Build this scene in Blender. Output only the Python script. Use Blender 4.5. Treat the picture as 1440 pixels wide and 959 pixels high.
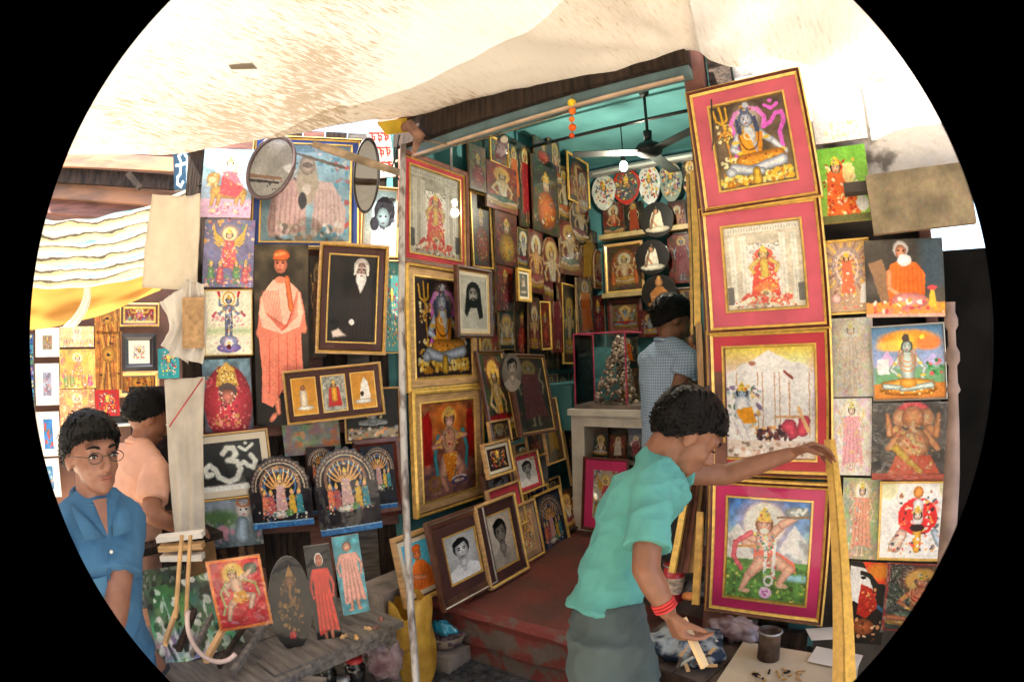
import bpy, bmesh, math, random
import numpy as np
from mathutils import Vector, Matrix, Euler, noise as mnoise

for o in list(bpy.data.objects):
    bpy.data.objects.remove(o, do_unlink=True)
SC = bpy.context.scene
COL = SC.collection
rnd = random.Random(7)
rad = math.radians

# ------------------------------------------------------------------ camera
# a circular-image wide lens: radial lens polynomial, image circle about 94 degrees across
CX, CY, FPX, K3 = 720.0, 479.5, 797.0, -0.12
YAW, PITCH, ROLL = rad(34.0), rad(1.5), rad(1.76)
CAMP = np.array([0.0, 0.0, 1.45])
def _rot(yaw, pitch, roll):
    cy, sy, cp, sp, cr, sr = math.cos(yaw), math.sin(yaw), math.cos(pitch), math.sin(pitch), math.cos(roll), math.sin(roll)
    return (np.array([[cy, -sy, 0], [sy, cy, 0], [0, 0, 1]]) @ np.array([[1, 0, 0], [0, cp, -sp], [0, sp, cp]])
            @ np.array([[cr, 0, sr], [0, 1, 0], [-sr, 0, cr]]))
RM = _rot(YAW, PITCH, ROLL)
cam = bpy.data.cameras.new('camera')
camo = bpy.data.objects.new('camera', cam)
COL.objects.link(camo)
SC.camera = camo
cam.type = 'PANO'
cam.sensor_fit = 'HORIZONTAL'
cam.sensor_width = 36.0
cam.sensor_height = 36.0 * 681 / 1024
cam.clip_start = 0.02
cam.clip_end = 2000
cam.panorama_type = 'FISHEYE_LENS_POLYNOMIAL'
_mm = 1440 / 36.0
cam.fisheye_polynomial_k0 = 0.0
cam.fisheye_polynomial_k1 = -_mm / FPX
cam.fisheye_polynomial_k2 = 0.0
cam.fisheye_polynomial_k3 = -K3 * (_mm / 1000) ** 3
cam.fisheye_polynomial_k4 = 0.0
cam.fisheye_fov = 2 * (678 / FPX + K3 * 0.678 ** 3)
_m = Matrix(((RM[0][0], RM[0][2], -RM[0][1], 0), (RM[1][0], RM[1][2], -RM[1][1], 0), (RM[2][0], RM[2][2], -RM[2][1], 0), (0, 0, 0, 1)))
camo.matrix_world = Matrix.Translation(Vector(CAMP)) @ _m

# ------------------------------------------------------------------ daylight
SUN_EL, SUN_AZ = rad(58), rad(198)       # azimuth measured from +Y towards +X... the sun is behind the photographer
world = bpy.data.worlds.new('World')
SC.world = world
world.use_nodes = True
wn = world.node_tree
sky = wn.nodes.new('ShaderNodeTexSky')
sky.sky_type = 'NISHITA'
sky.sun_disc = False
sky.sun_elevation = SUN_EL
sky.sun_rotation = SUN_AZ
sky.air_density = 1.0
sky.dust_density = 3.0
wn.links.new(sky.outputs[0], wn.nodes['Background'].inputs[0])
wn.nodes['Background'].inputs[1].default_value = 0.10
sl = bpy.data.lights.new('sun', 'SUN')
sl.energy = 3.8
sl.angle = rad(0.6)
sl.color = (1.0, 0.93, 0.82)
so = bpy.data.objects.new('sun', sl)
COL.objects.link(so)
TOSUN = Vector((math.sin(SUN_AZ) * math.cos(SUN_EL), math.cos(SUN_AZ) * math.cos(SUN_EL), math.sin(SUN_EL)))
so.rotation_euler = TOSUN.to_track_quat('Z', 'Y').to_euler()
so.location = (0, 0, 8)
SC.view_settings.view_transform = 'Standard'
SC.view_settings.look = 'None'
SC.view_settings.exposure = 3.1
SC.view_settings.gamma = 1.0
SC.render.film_transparent = False
SC.cycles.max_bounces = 9
SC.cycles.diffuse_bounces = 4
SC.cycles.transparent_max_bounces = 12
SC.cycles.use_denoising = True

# ------------------------------------------------------------------ helpers
def pray(x, y):
    x = x - CX; y = CY - y; r = math.hypot(x, y) + 1e-9
    th = r / FPX + K3 * (r / 1000) ** 3
    return Vector(RM @ np.array([math.sin(th) * x / r, math.cos(th), math.sin(th) * y / r]))
H0 = Vector(CAMP)
def P(x, y, dist):
    """a point DIST metres away in the direction in which the photograph shows (x, y)"""
    return H0 + pray(x, y) * dist
class Plane:
    def __init__(s, n, p):
        s.n = Vector(n).normalized(); s.d = s.n.dot(Vector(p))
        s.up = Vector((0, 0, 1)); s.up = (s.up - s.n * s.up.dot(s.n)).normalized()
        s.right = s.up.cross(s.n)
    def hit(s, x, y, o=0.0):
        r = pray(x, y)
        return H0 + r * ((s.d + o - s.n.dot(H0)) / s.n.dot(r))
def hz(x, y, z):
    r = pray(x, y)
    return H0 + r * ((z - H0.z) / r.z)

def tag(o, label=None, cat=None, group=None, kind=None):
    if label: o['label'] = label
    if cat: o['category'] = cat
    if group: o['group'] = group
    if kind: o['kind'] = kind
    return o
def empty(name, loc=(0, 0, 0), mat=None, **k):
    o = bpy.data.objects.new(name, None)
    COL.objects.link(o)
    o.empty_display_size = 0.05
    if mat is not None: o.matrix_world = mat
    else: o.location = loc
    return tag(o, **k)
def link(name, me, mat=None, parent=None, **k):
    o = bpy.data.objects.new(name, me)
    COL.objects.link(o)
    if mat is not None and not len(me.materials): me.materials.append(mat)
    if parent is not None: o.parent = parent
    return tag(o, **k)
class MB:
    """collects simple solids into one mesh"""
    def __init__(s): s.v = []; s.f = []; s.sm = []
    def add(s, vs, fs, smooth=False):
        b = len(s.v); s.v += [tuple(v) for v in vs]; s.f += [tuple(b + i for i in f) for f in fs]; s.sm += [smooth] * len(fs); return s
    def box(s, lo, hi, m=None):
        (a, b, c), (d, e, f) = lo, hi
        vs = [Vector(p) for p in ((a, b, c), (d, b, c), (d, e, c), (a, e, c), (a, b, f), (d, b, f), (d, e, f), (a, e, f))]
        if m is not None: vs = [m @ v for v in vs]
        return s.add(vs, [(0, 3, 2, 1), (4, 5, 6, 7), (0, 1, 5, 4), (1, 2, 6, 5), (2, 3, 7, 6), (3, 0, 4, 7)])
    def tube(s, pts, rads, seg=10, caps=True, smooth=True, flat=1.0):
        pts = [Vector(p) for p in pts]
        if not hasattr(rads, '__len__'): rads = [rads] * len(pts)
        vs = []; n = len(pts); prev = None
        for i, p in enumerate(pts):
            t = (pts[min(i + 1, n - 1)] - pts[max(i - 1, 0)])
            t = t.normalized() if t.length > 1e-9 else Vector((0, 0, 1))
            if prev is None:
                a = t.orthogonal().normalized()
                if abs(t.z) < 0.9: a = t.cross(Vector((0, 0, 1))).normalized()
            else:
                a = (prev - t * prev.dot(t)).normalized()
            prev = a; b = t.cross(a)
            for k in range(seg):
                an = 2 * math.pi * k / seg
                vs.append(p + (a * math.cos(an) + b * math.sin(an) * flat) * rads[i])
        fs = []
        for i in range(n - 1):
            for k in range(seg):
                k2 = (k + 1) % seg
                fs.append((i * seg + k, i * seg + k2, (i + 1) * seg + k2, (i + 1) * seg + k))
        s.add(vs, fs, smooth)
        if caps:
            b0 = len(s.v) - len(vs)
            s.f.append(tuple(b0 + k for k in range(seg))[::-1]); s.sm.append(False)
            s.f.append(tuple(b0 + (n - 1) * seg + k for k in range(seg))); s.sm.append(False)
        return s
    def lathe(s, prof, seg=20, m=None, smooth=True):
        """prof: (radius, height) pairs"""
        vs = []; fs = []
        for r, z in prof:
            for k in range(seg):
                a = 2 * math.pi * k / seg
                v = Vector((r * math.cos(a), r * math.sin(a), z)); vs.append(m @ v if m is not None else v)
        for i in range(len(prof) - 1):
            for k in range(seg):
                k2 = (k + 1) % seg
                fs.append((i * seg + k, i * seg + k2, (i + 1) * seg + k2, (i + 1) * seg + k))
        return s.add(vs, fs, smooth)
    def ell(s, c, r, m=None, seg=16, rings=10):
        """ellipsoid; m: 3x3 orientation"""
        vs = []; fs = []
        c = Vector(c)
        for i in range(rings + 1):
            th = math.pi * i / rings
            for k in range(seg):
                a = 2 * math.pi * k / seg
                v = Vector((r[0] * math.sin(th) * math.cos(a), r[1] * math.sin(th) * math.sin(a), r[2] * math.cos(th)))
                vs.append(c + (m @ v if m is not None else v))
        for i in range(rings):
            for k in range(seg):
                k2 = (k + 1) % seg
                fs.append(((i + 1) * seg + k, (i + 1) * seg + k2, i * seg + k2, i * seg + k))
        return s.add(vs, fs, True)
    def cone(s, p, q, r0, r1, seg=14):
        """round-ended tapered limb segment"""
        p = Vector(p); q = Vector(q); d = (q - p); L = d.length; t = d / L
        prof = [(p - t * r0 * math.cos(a), r0 * math.sin(a)) for a in (0.05, 0.45, 0.9, 1.3)] + [(p, r0), (q, r1)] + [(q + t * r1 * math.cos(a), r1 * math.sin(a)) for a in (1.3, 0.9, 0.45, 0.05)]
        return s.tube([a for a, b in prof], [b for a, b in prof], seg)
    def mesh(s, name):
        me = bpy.data.meshes.new(name)
        me.from_pydata([tuple(v) for v in s.v], [], s.f)
        me.polygons.foreach_set('use_smooth', s.sm)
        me.update()
        return me
    def build(s, name, mat, parent=None, **k):
        return link(name, s.mesh(name), mat, parent, **k)

# ------------------------------------------------------------------ materials
MATS = {}
def lin(c):
    return tuple(((x / 12.92) if x <= 0.04045 else ((x + 0.055) / 1.055) ** 2.4) for x in c)
def mat(key, col, rough=0.6, var=0.25, scale=8.0, bump=0.0, bscale=None, metal=0.0, col2=None, stretch=None, coat=0.0, spec=0.5, detail=6.0, trans=0.0, thr=None):
    """noise-varied procedural material; col is linear"""
    if key in MATS: return MATS[key]
    m = bpy.data.materials.new(key); m.use_nodes = True
    nt = m.node_tree; N = nt.nodes; L = nt.links
    b = N['Principled BSDF']
    b.inputs['Roughness'].default_value = rough
    b.inputs['Metallic'].default_value = metal
    b.inputs['Coat Weight'].default_value = coat
    b.inputs['Coat Roughness'].default_value = 0.12
    b.inputs['Specular IOR Level'].default_value = spec
    tc = N.new('ShaderNodeTexCoord'); mp = N.new('ShaderNodeMapping')
    L.new(tc.outputs['Object'], mp.inputs[0])
    if stretch: mp.inputs['Scale'].default_value = stretch
    nz = N.new('ShaderNodeTexNoise'); nz.inputs['Scale'].default_value = scale; nz.inputs['Detail'].default_value = detail
    L.new(mp.outputs[0], nz.inputs[0])
    cr = N.new('ShaderNodeValToRGB')
    c2 = col2 or tuple(x * (1 - var) for x in col)
    c1 = col if col2 else tuple(min(1, x * (1 + var)) for x in col)
    lo, hi = thr or (0.35, 0.65)
    cr.color_ramp.elements[0].position = lo; cr.color_ramp.elements[1].position = hi
    cr.color_ramp.elements[0].color = (*c2, 1); cr.color_ramp.elements[1].color = (*c1, 1)
    L.new(nz.outputs[0], cr.inputs[0]); L.new(cr.outputs[0], b.inputs['Base Color'])
    if bump:
        n2 = N.new('ShaderNodeTexNoise'); n2.inputs['Scale'].default_value = bscale or scale * 2; n2.inputs['Detail'].default_value = 5
        L.new(mp.outputs[0], n2.inputs[0])
        bp = N.new('ShaderNodeBump'); bp.inputs['Strength'].default_value = bump; bp.inputs['Distance'].default_value = 0.01
        L.new(n2.outputs[0], bp.inputs['Height']); L.new(bp.outputs[0], b.inputs['Normal'])
    if trans:
        out = N['Material Output']; tr = N.new('ShaderNodeBsdfTranslucent'); mx = N.new('ShaderNodeMixShader')
        L.new(cr.outputs[0], tr.inputs[0]); mx.inputs[0].default_value = trans
        L.new(b.outputs[0], mx.inputs[1]); L.new(tr.outputs[0], mx.inputs[2]); L.new(mx.outputs[0], out.inputs[0])
    MATS[key] = m
    return m
def glass_mat(key='picture_glass', tint=(1, 1, 1), base=0.02, mul=1.0, rough=0.03):
    if key in MATS: return MATS[key]
    m = bpy.data.materials.new(key); m.use_nodes = True
    nt = m.node_tree; N = nt.nodes; L = nt.links
    N.remove(N['Principled BSDF'])
    t = N.new('ShaderNodeBsdfTransparent'); t.inputs[0].default_value = (*tint, 1)
    g = N.new('ShaderNodeBsdfGlossy'); g.inputs['Roughness'].default_value = rough
    fr = N.new('ShaderNodeFresnel'); fr.inputs[0].default_value = 1.45
    mt = N.new('ShaderNodeMath'); mt.operation = 'MULTIPLY'; mt.inputs[1].default_value = mul
    mx = N.new('ShaderNodeMixShader')
    L.new(fr.outputs[0], mt.inputs[0]); L.new(mt.outputs[0], mx.inputs[0])
    L.new(t.outputs[0], mx.inputs[1]); L.new(g.outputs[0], mx.inputs[2]); L.new(mx.outputs[0], N['Material Output'].inputs[0])
    MATS[key] = m
    return m
# ------------------------------------------------------------------ prints: flat pictures computed shape by shape
def C(h):
    return np.array([int(h[i:i + 2], 16) / 255 for i in (0, 2, 4)], dtype=np.float32)
class Art:
    """x runs 0..1, y runs 0..a downwards"""
    def __init__(s, a=1.35, n=150, bg='808080', seed=0):
        s.w = n; s.h = int(round(n * a)); s.a = s.h / s.w
        s.X, s.Y = np.meshgrid((np.arange(s.w) + .5) / s.w, (np.arange(s.h) + .5) / s.w)
        s.X = s.X.astype(np.float32); s.Y = s.Y.astype(np.float32)
        s.img = np.ones((s.h, s.w, 3), np.float32) * C(bg)
        s.r = np.random.RandomState(seed); s.px = 1.0 / s.w
    def put(s, m, col, al=1.0):
        if isinstance(col, str): col = C(col)
        m = (m * al)[..., None]
        s.img = s.img * (1 - m) + col * m; return s
    def cov(s, d, soft=0):
        return np.clip(0.5 - d / (s.px * 1.2 + soft), 0, 1)
    def grad(s, c0, c1, y0=0, y1=None):
        t = np.clip((s.Y - y0) / ((y1 or s.a) - y0), 0, 1)[..., None]
        s.img = C(c0) * (1 - t) + C(c1) * t; return s
    def rgrad(s, cx, cy, r, c, al=1.0, p=1.0):
        d = np.hypot(s.X - cx, s.Y - cy) / r
        return s.put(np.clip(1 - d, 0, 1) ** p, c, al)
    def ell(s, cx, cy, rx, ry, col, rot=0, soft=0, al=1, shade=0, ring=None):
        c, n = math.cos(rot), math.sin(rot)
        x = (s.X - cx) * c + (s.Y - cy) * n; y = -(s.X - cx) * n + (s.Y - cy) * c
        q = np.sqrt((x / rx) ** 2 + (y / ry) ** 2)
        d = (q - 1) * min(rx, ry)
        if ring: d = np.abs(d + ring / 2) - ring / 2
        s._sh(d, col, soft, al, shade, min(rx, ry)); return s
    def _sh(s, d, col, soft, al, shade, r):
        if isinstance(col, str): col = C(col)
        if shade:
            t = np.clip(-d / (r * 0.9), 0, 1)[..., None]
            col = col * (1 - shade * (1 - t) ** 1.5) + 0.10 * shade * t
            m = (s.cov(d, soft) * al)[..., None]
            s.img = s.img * (1 - m) + np.clip(col, 0, 1) * m
        else: s.put(s.cov(d, soft), col, al)
    def cap(s, p, q, r0, r1, col, al=1, shade=0, soft=0):
        ax, ay = p; bx, by = q; dx, dy = bx - ax, by - ay
        t = np.clip(((s.X - ax) * dx + (s.Y - ay) * dy) / (dx * dx + dy * dy + 1e-9), 0, 1)
        d = np.hypot(s.X - ax - t * dx, s.Y - ay - t * dy) - (r0 + (r1 - r0) * t)
        s._sh(d, col, soft, al, shade, max(r0, r1)); return s
    def path(s, pts, r, col, al=1, shade=0):
        for i in range(len(pts) - 1): s.cap(pts[i], pts[i + 1], r, r, col, al, shade)
        return s
    def poly(s, pts, col, al=1, soft=0):
        d = np.full_like(s.X, 9.0); sg = np.ones_like(s.X)
        n = len(pts)
        for i in range(n):
            ax, ay = pts[i]; bx, by = pts[i - 1]; ex, ey = bx - ax, by - ay
            wx, wy = s.X - ax, s.Y - ay
            t = np.clip((wx * ex + wy * ey) / (ex * ex + ey * ey + 1e-9), 0, 1)
            d = np.minimum(d, np.hypot(wx - ex * t, wy - ey * t))
            c1 = s.Y >= ay; c2 = s.Y < by; c3 = ex * wy > ey * wx
            fl = (c1 & c2 & c3) | (~c1 & ~c2 & ~c3)
            sg = np.where(fl, -sg, sg)
        s.put(s.cov(d * sg, soft), col, al); return s
    def rect(s, x0, y0, x1, y1, col, al=1, soft=0):
        d = np.maximum(np.maximum(x0 - s.X, s.X - x1), np.maximum(y0 - s.Y, s.Y - y1))
        s.put(s.cov(d, soft), col, al); return s
    def dabs(s, n, box, cols, r=(.008, .02), al=.9, inside=None):
        x0, y0, x1, y1 = box
        for i in range(n):
            cx, cy = s.r.uniform(x0, x1), s.r.uniform(y0, y1)
            if inside and not inside(cx, cy): continue
            R = s.r.uniform(*r)
            k = int(R * 2.6 * s.w) + 3
            ix, iy = int(cx * s.w), int(cy * s.w)
            sl = (slice(max(0, iy - k), max(0, iy + k)), slice(max(0, ix - k), max(0, ix + k)))
            X, Y = s.X[sl], s.Y[sl]
            if X.size == 0: continue
            a = s.r.uniform(0, 3.14); e = s.r.uniform(.4, 1)
            x = (X - cx) * math.cos(a) + (Y - cy) * math.sin(a); y = (-(X - cx) * math.sin(a) + (Y - cy) * math.cos(a)) / e
            m = (np.clip(.5 - (np.hypot(x, y) - R) / (s.px * 1.5), 0, 1) * al)[..., None]
            c = C(cols[s.r.randint(len(cols))])
            s.img[sl] = s.img[sl] * (1 - m) + c * m
        return s
    def noise(s, amp=.1, k=8, mono=True, stretch=(1, 1)):
        h2, w2 = max(2, int(k * s.a * stretch[1])), max(2, int(k * stretch[0]))
        g = s.r.uniform(-1, 1, (h2 + 1, w2 + 1, 1 if mono else 3))
        yy = s.Y / s.a * h2 * .999; xx = s.X * w2 * .999
        iy, ix = yy.astype(int), xx.astype(int); fy, fx = (yy - iy)[..., None], (xx - ix)[..., None]
        fy = fy * fy * (3 - 2 * fy); fx = fx * fx * (3 - 2 * fx)
        v = (g[iy, ix] * (1 - fx) + g[iy, ix + 1] * fx) * (1 - fy) + (g[iy + 1, ix] * (1 - fx) + g[iy + 1, ix + 1] * fx) * fy
        s.img = np.clip(s.img * (1 + amp * v), 0, 1); return s
    def wash(s, col, al): return s.put(np.ones_like(s.X), col, al)
    def border(s, t, col):
        d = np.minimum(np.minimum(s.X, 1 - s.X), np.minimum(s.Y, s.a - s.Y)) - t
        return s.put(s.cov(d), col)
    def grey(s, tint=(1, 1, 1)):
        g = s.img @ np.array([.3, .59, .11], np.float32); s.img = g[..., None] * np.array(tint, np.float32); return s

# ---- figures
GOLD = ['d9a43a', 'f0cf62', '9a5b1a', 'fff0b0']
JEWEL = ['d9a43a', 'f0cf62', 'a01818', 'e8e4d8', '3a6a9a', '2f7a46']
def face(A, cx, cy, r, skin, hair='1a1210', crown=None, beard=None, tilt=0, brow=True):
    dk = C(skin) * .45
    A.ell(cx, cy - r * .15, r * 1.15, r * 1.25, hair)
    A.ell(cx, cy, r * .86, r * 1.1, skin, rot=tilt, shade=.35)
    for sx in (-1, 1):
        A.ell(cx + sx * r * .36, cy - r * .12, r * .22, r * .11, 'f4efe6'); A.ell(cx + sx * r * .36, cy - r * .12, r * .1, r * .1, '140c0a')
        A.cap((cx + sx * r * .18, cy - r * .36), (cx + sx * r * .58, cy - r * .38), r * .05, r * .04, dk)
    A.cap((cx, cy - r * .1), (cx + r * .03, cy + r * .28), r * .05, r * .1, dk, al=.35)
    A.ell(cx, cy + r * .55, r * .26, r * .09, '9c3030')
    if beard:
        A.ell(cx, cy + r * .95, r * .72, r * 1.0, beard, shade=.2); A.cap((cx - r * .4, cy + r * .4), (cx + r * .4, cy + r * .4), r * .12, r * .12, beard)
    if crown:
        A.poly([(cx - r * .95, cy - r * .6), (cx - r * .6, cy - r * 1.7), (cx, cy - r * 2.5), (cx + r * .6, cy - r * 1.7), (cx + r * .95, cy - r * .6)], crown)
        A.dabs(10, (cx - r * .7, cy - r * 1.9, cx + r * .7, cy - r * .7), JEWEL, (r * .08, r * .2))
def halo(A, cx, cy, R, c1='fff3b0', c2='f0a030', rays=0):
    A.rgrad(cx, cy, R * 1.5, c2, .8, .6); A.ell(cx, cy, R, R, c1, soft=.04, al=.85)
    if rays:
        for k in range(rays):
            a = 2 * math.pi * k / rays
            A.cap((cx + R * .9 * math.cos(a), cy + R * .9 * math.sin(a)), (cx + R * 1.35 * math.cos(a), cy + R * 1.35 * math.sin(a)), R * .07, R * .02, c2)
def arm(A, p, q, r, w, skin, bangle=True):
    A.cap(p, q, w, w * .8, skin, shade=.4); A.cap(q, r, w * .8, w * .55, skin, shade=.4); A.ell(r[0], r[1], w * .8, w * .9, skin, shade=.3)
    if bangle:
        for (a, b, t) in ((p, q, .5), (q, r, .8)):
            x, y = a[0] + (b[0] - a[0]) * t, a[1] + (b[1] - a[1]) * t
            A.ell(x, y, w * .95, w * .4, 'e8b840')
def seated(A, cx, cy, s, skin='9fb0c8', cloth='e89a20', crown='e0b040', hair='1a1210', arms=2, beard=None, scarf=None, top=None, garland='f0d890', hal=None, seat='e0a830'):
    """cy: seat line; s: figure height"""
    if hal: halo(A, cx, cy - s * .8, s * .24, *hal)
    if seat:
        A.ell(cx, cy + s * .04, s * .52, s * .12, seat, shade=.5); A.dabs(26, (cx - s * .5, cy - s * .03, cx + s * .5, cy + s * .13), GOLD, (s * .012, s * .03))
    for k in range(arms // 2):
        for sx in (-1, 1):
            u = (.30, .16)[k % 2]; sh = (cx + sx * s * .15, cy - s * .56)
            if k == 0: arm(A, sh, (cx + sx * s * .30, cy - s * .34), (cx + sx * s * (.12 if arms == 2 and sx < 0 else .26), cy - s * .20), s * .05, skin)
            else:
                el = (cx + sx * s * (.28 + .04 * k), cy - s * (.50 + .02 * k)); ha = (cx + sx * s * (.34 + .03 * (k % 3)), cy - s * (.60 + .13 * k))
                arm(A, sh, el, ha, s * .036, skin); A.ell(ha[0], ha[1] - s * .03, s * .035, s * .05, JEWEL[(k * 2 + (sx > 0)) % 6])
    A.cap((cx, cy - s * .54), (cx, cy - s * .16), s * .155, s * .12, top or skin, shade=.4)
    if scarf:
        A.cap((cx - s * .12, cy - s * .56), (cx + s * .02, cy - s * .18), s * .045, s * .05, scarf, shade=.3); A.cap((cx + s * .13, cy - s * .56), (cx + s * .08, cy - s * .2), s * .03, s * .05, scarf, shade=.3)
    for sx in (-1, 1):
        A.cap((cx + sx * s * .08, cy - s * .08), (cx + sx * s * .42, cy - s * .05), s * .10, s * .075, cloth, shade=.45)
    for sx in (-1, 1):
        A.cap((cx + sx * s * .42, cy - s * .03), (cx - sx * s * .12, cy + s * .03), s * .06, s * .045, skin if cloth != top else cloth, shade=.45)
    A.ell(cx, cy - s * .08, s * .16, s * .09, cloth, shade=.3)
    A.ell(cx, cy - s * .62, s * .06, s * .09, skin)
    for k in range(3):
        A.ell(cx, cy - s * .55, s * (.10 + .035 * k), s * (.08 + .09 * k), garland, ring=s * .016, al=.8 if cy else 1)
    A.ell(cx, cy - s * .62, s * .05, s * .06, skin)
    face(A, cx, cy - s * .76, s * .095, skin, hair, crown, beard)
def standing(A, cx, y0, y1, skin='e8b090', robe='d04028', crown=None, hair='1a1210', arms=2, hal=None, wide=1.0, beard=None, sash=None, legs=True):
    s = y1 - y0
    if hal: halo(A, cx, y0 + s * .1, s * .13, *hal)
    if legs:
        for sx in (-1, 1): A.cap((cx + sx * s * .045, y1 - s * .3), (cx + sx * s * .05, y1 - s * .02), s * .035, s * .022, skin, shade=.4); A.ell(cx + sx * s * .065, y1 - s * .01, s * .04, s * .018, skin)
    for k in range(max(1, arms // 2)):
        for sx in (-1, 1):
            sh = (cx + sx * s * .085 * wide, y0 + s * .21)
            if k == 0: arm(A, sh, (cx + sx * s * .14 * wide, y0 + s * .36), (cx + sx * s * .12 * wide, y0 + s * .48), s * .03, robe if hal is None and arms == 2 else skin, False)
            else: arm(A, sh, (cx + sx * s * (.17 + .02 * k), y0 + s * (.24 - .02 * k)), (cx + sx * s * (.2 + .03 * k), y0 + s * (.16 - .06 * k)), s * .022, skin)
    A.poly([(cx - s * .09 * wide, y0 + s * .18), (cx + s * .09 * wide, y0 + s * .18), (cx + s * .10 * wide, y0 + s * .45), (cx + s * .14 * wide, y1 - s * .12), (cx + s * .02, y1 - s * .16), (cx - s * .11 * wide, y1 - s * .09), (cx - s * .10 * wide, y0 + s * .45)], robe)
    for k in range(9):
        x = cx + s * .11 * wide * (-1 + k / 4.0); A.cap((cx + (x - cx) * .5, y0 + s * .24), (x, y1 - s * .14), s * .004, s * .012, C(robe) * (.68 if k % 2 else 1.12), al=.55)
    if sash: A.cap((cx - s * .08, y0 + s * .2), (cx + s * .06, y0 + s * .5), s * .025, s * .03, sash, shade=.3)
    face(A, cx, y0 + s * .095, s * .058, skin, hair, crown, beard)
def four_petals(A, pts, c='f6c8d8', r=.03):
    for x, y in pts:
        for k in range(6):
            a = k * 1.047; A.ell(x + r * .7 * math.cos(a), y + r * .7 * math.sin(a), r * .55, r * .45, c)
        A.ell(x, y, r * .35, r * .35, 'f0d040')
def columns_bg(A, wall='b8b2a2', col='d8d4c8', dark='5a564c'):
    a = A.a
    A.noise(.12, 14)
    A.rect(.06, .05, .94, .13, col); 
    for k in range(26): A.rect(.08 + k * .033, .065, .095 + k * .033, .115, dark, .5)
    for x in (.12, .26, .74, .88):
        A.rect(x - .035, .2, x + .035, a - .08, col); A.rect(x - .012, .2, x, a - .08, dark, .25); A.rect(x - .045, .17, x + .045, .21, col)
    A.rect(.03, a - .34, .11, a - .1, '3a3a3c'); A.rect(.89, a - .34, .97, a - .1, '3a3a3c')

# ---- the designs
def d_blue_seated(dark=True, n=190):
    A = Art(1.12, n, '2c1d20', 3); A.noise(.35, 7)
    if dark == 'brown': A.grad('564638', '6f6048'); A.noise(.25, 9)
    A.path([(.30, .45), (.26, .3), (.34, .17), (.48, .12), (.62, .16), (.70, .28), (.66, .40)], .028, 'd85fc8')
    A.path([(.66, .40), (.76, .36), (.84, .26), (.92, .25), (.93, .36), (.86, .5), (.87, .7)], .026, 'd85fc8'); A.path([(.72, .13), (.80, .19), (.88, .14)], .022, 'd85fc8'); A.ell(.80, .09, .03, .025, 'd85fc8')
    A.path([(.30, .62), (.26, .74), (.34, .84)], .026, 'c44fb6')
    A.ell(.47, .27, .17, .19, 'd8d2c6', soft=.12, al=.65)
    A.cap((.15, .1), (.22, .95), .012, .012, 'c98a20'); A.path([(.06, .08), (.08, .22), (.15, .27), (.22, .22), (.22, .06)], .014, 'e0a828'); A.cap((.14, .04), (.16, .26), .014, .012, 'e0a828')
    A.dabs(40, (.08, .28, .26, .5), GOLD, (.012, .03)); A.dabs(30, (.05, .7, .28, .95), GOLD, (.012, .035))
    for x0 in (.04, .52): A.dabs(60, (x0, .93, x0 + .42, 1.07), ['e8b030', 'f4d060', 'b87818', 'fae090'], (.018, .04))
    sk = 'c3cde0'
    arm(A, (.34, .46), (.24, .62), (.36, .70), .055, sk); arm(A, (.60, .46), (.76, .60), (.88, .74), .05, sk)
    A.cap((.46, .48), (.48, .76), .135, .11, sk, shade=.45)
    A.poly([(.33, .42), (.44, .40), (.54, .70), (.50, .80), (.36, .78)], 'e8951c'); A.poly([(.56, .42), (.64, .46), (.60, .74), (.55, .74)], 'dc8a20')
    A.cap((.36, .80), (.80, .78), .10, .09, 'd98c22', shade=.4); A.dabs(22, (.3, .72, .85, .86), ['7a3c10', 'f4c860'], (.01, .018))
    A.cap((.84, .84), (.36, .92), .07, .05, sk, shade=.5); A.cap((.22, .86), (.56, .94), .07, .05, sk, shade=.5); A.ell(.18, .90, .07, .06, sk, shade=.4)
    for k in range(3): A.ell(.47, .47, .07 + .03 * k, .06 + .07 * k, ('f2e8d0', 'c89a3a', '6a4020')[k], ring=.014)
    A.ell(.47, .40, .05, .05, sk); face(A, .46, .27, .082, sk, '4a5878')
    A.ell(.46, .14, .06, .06, '54607c'); A.ell(.48, .08, .035, .04, 'b8c0d0'); A.dabs(14, (.38, .06, .54, .2), ['d8a840', 'e8e8f0', '7a4a20'], (.01, .02))
    A.cap((.34, .26), (.36, .42), .022, .03, '3a4664'); A.cap((.57, .26), (.58, .42), .022, .03, '3a4664')
    A.cap((.5, .93), (.5, 1.05), .05, .06, 'e0b030', shade=.5)
    return A
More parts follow.
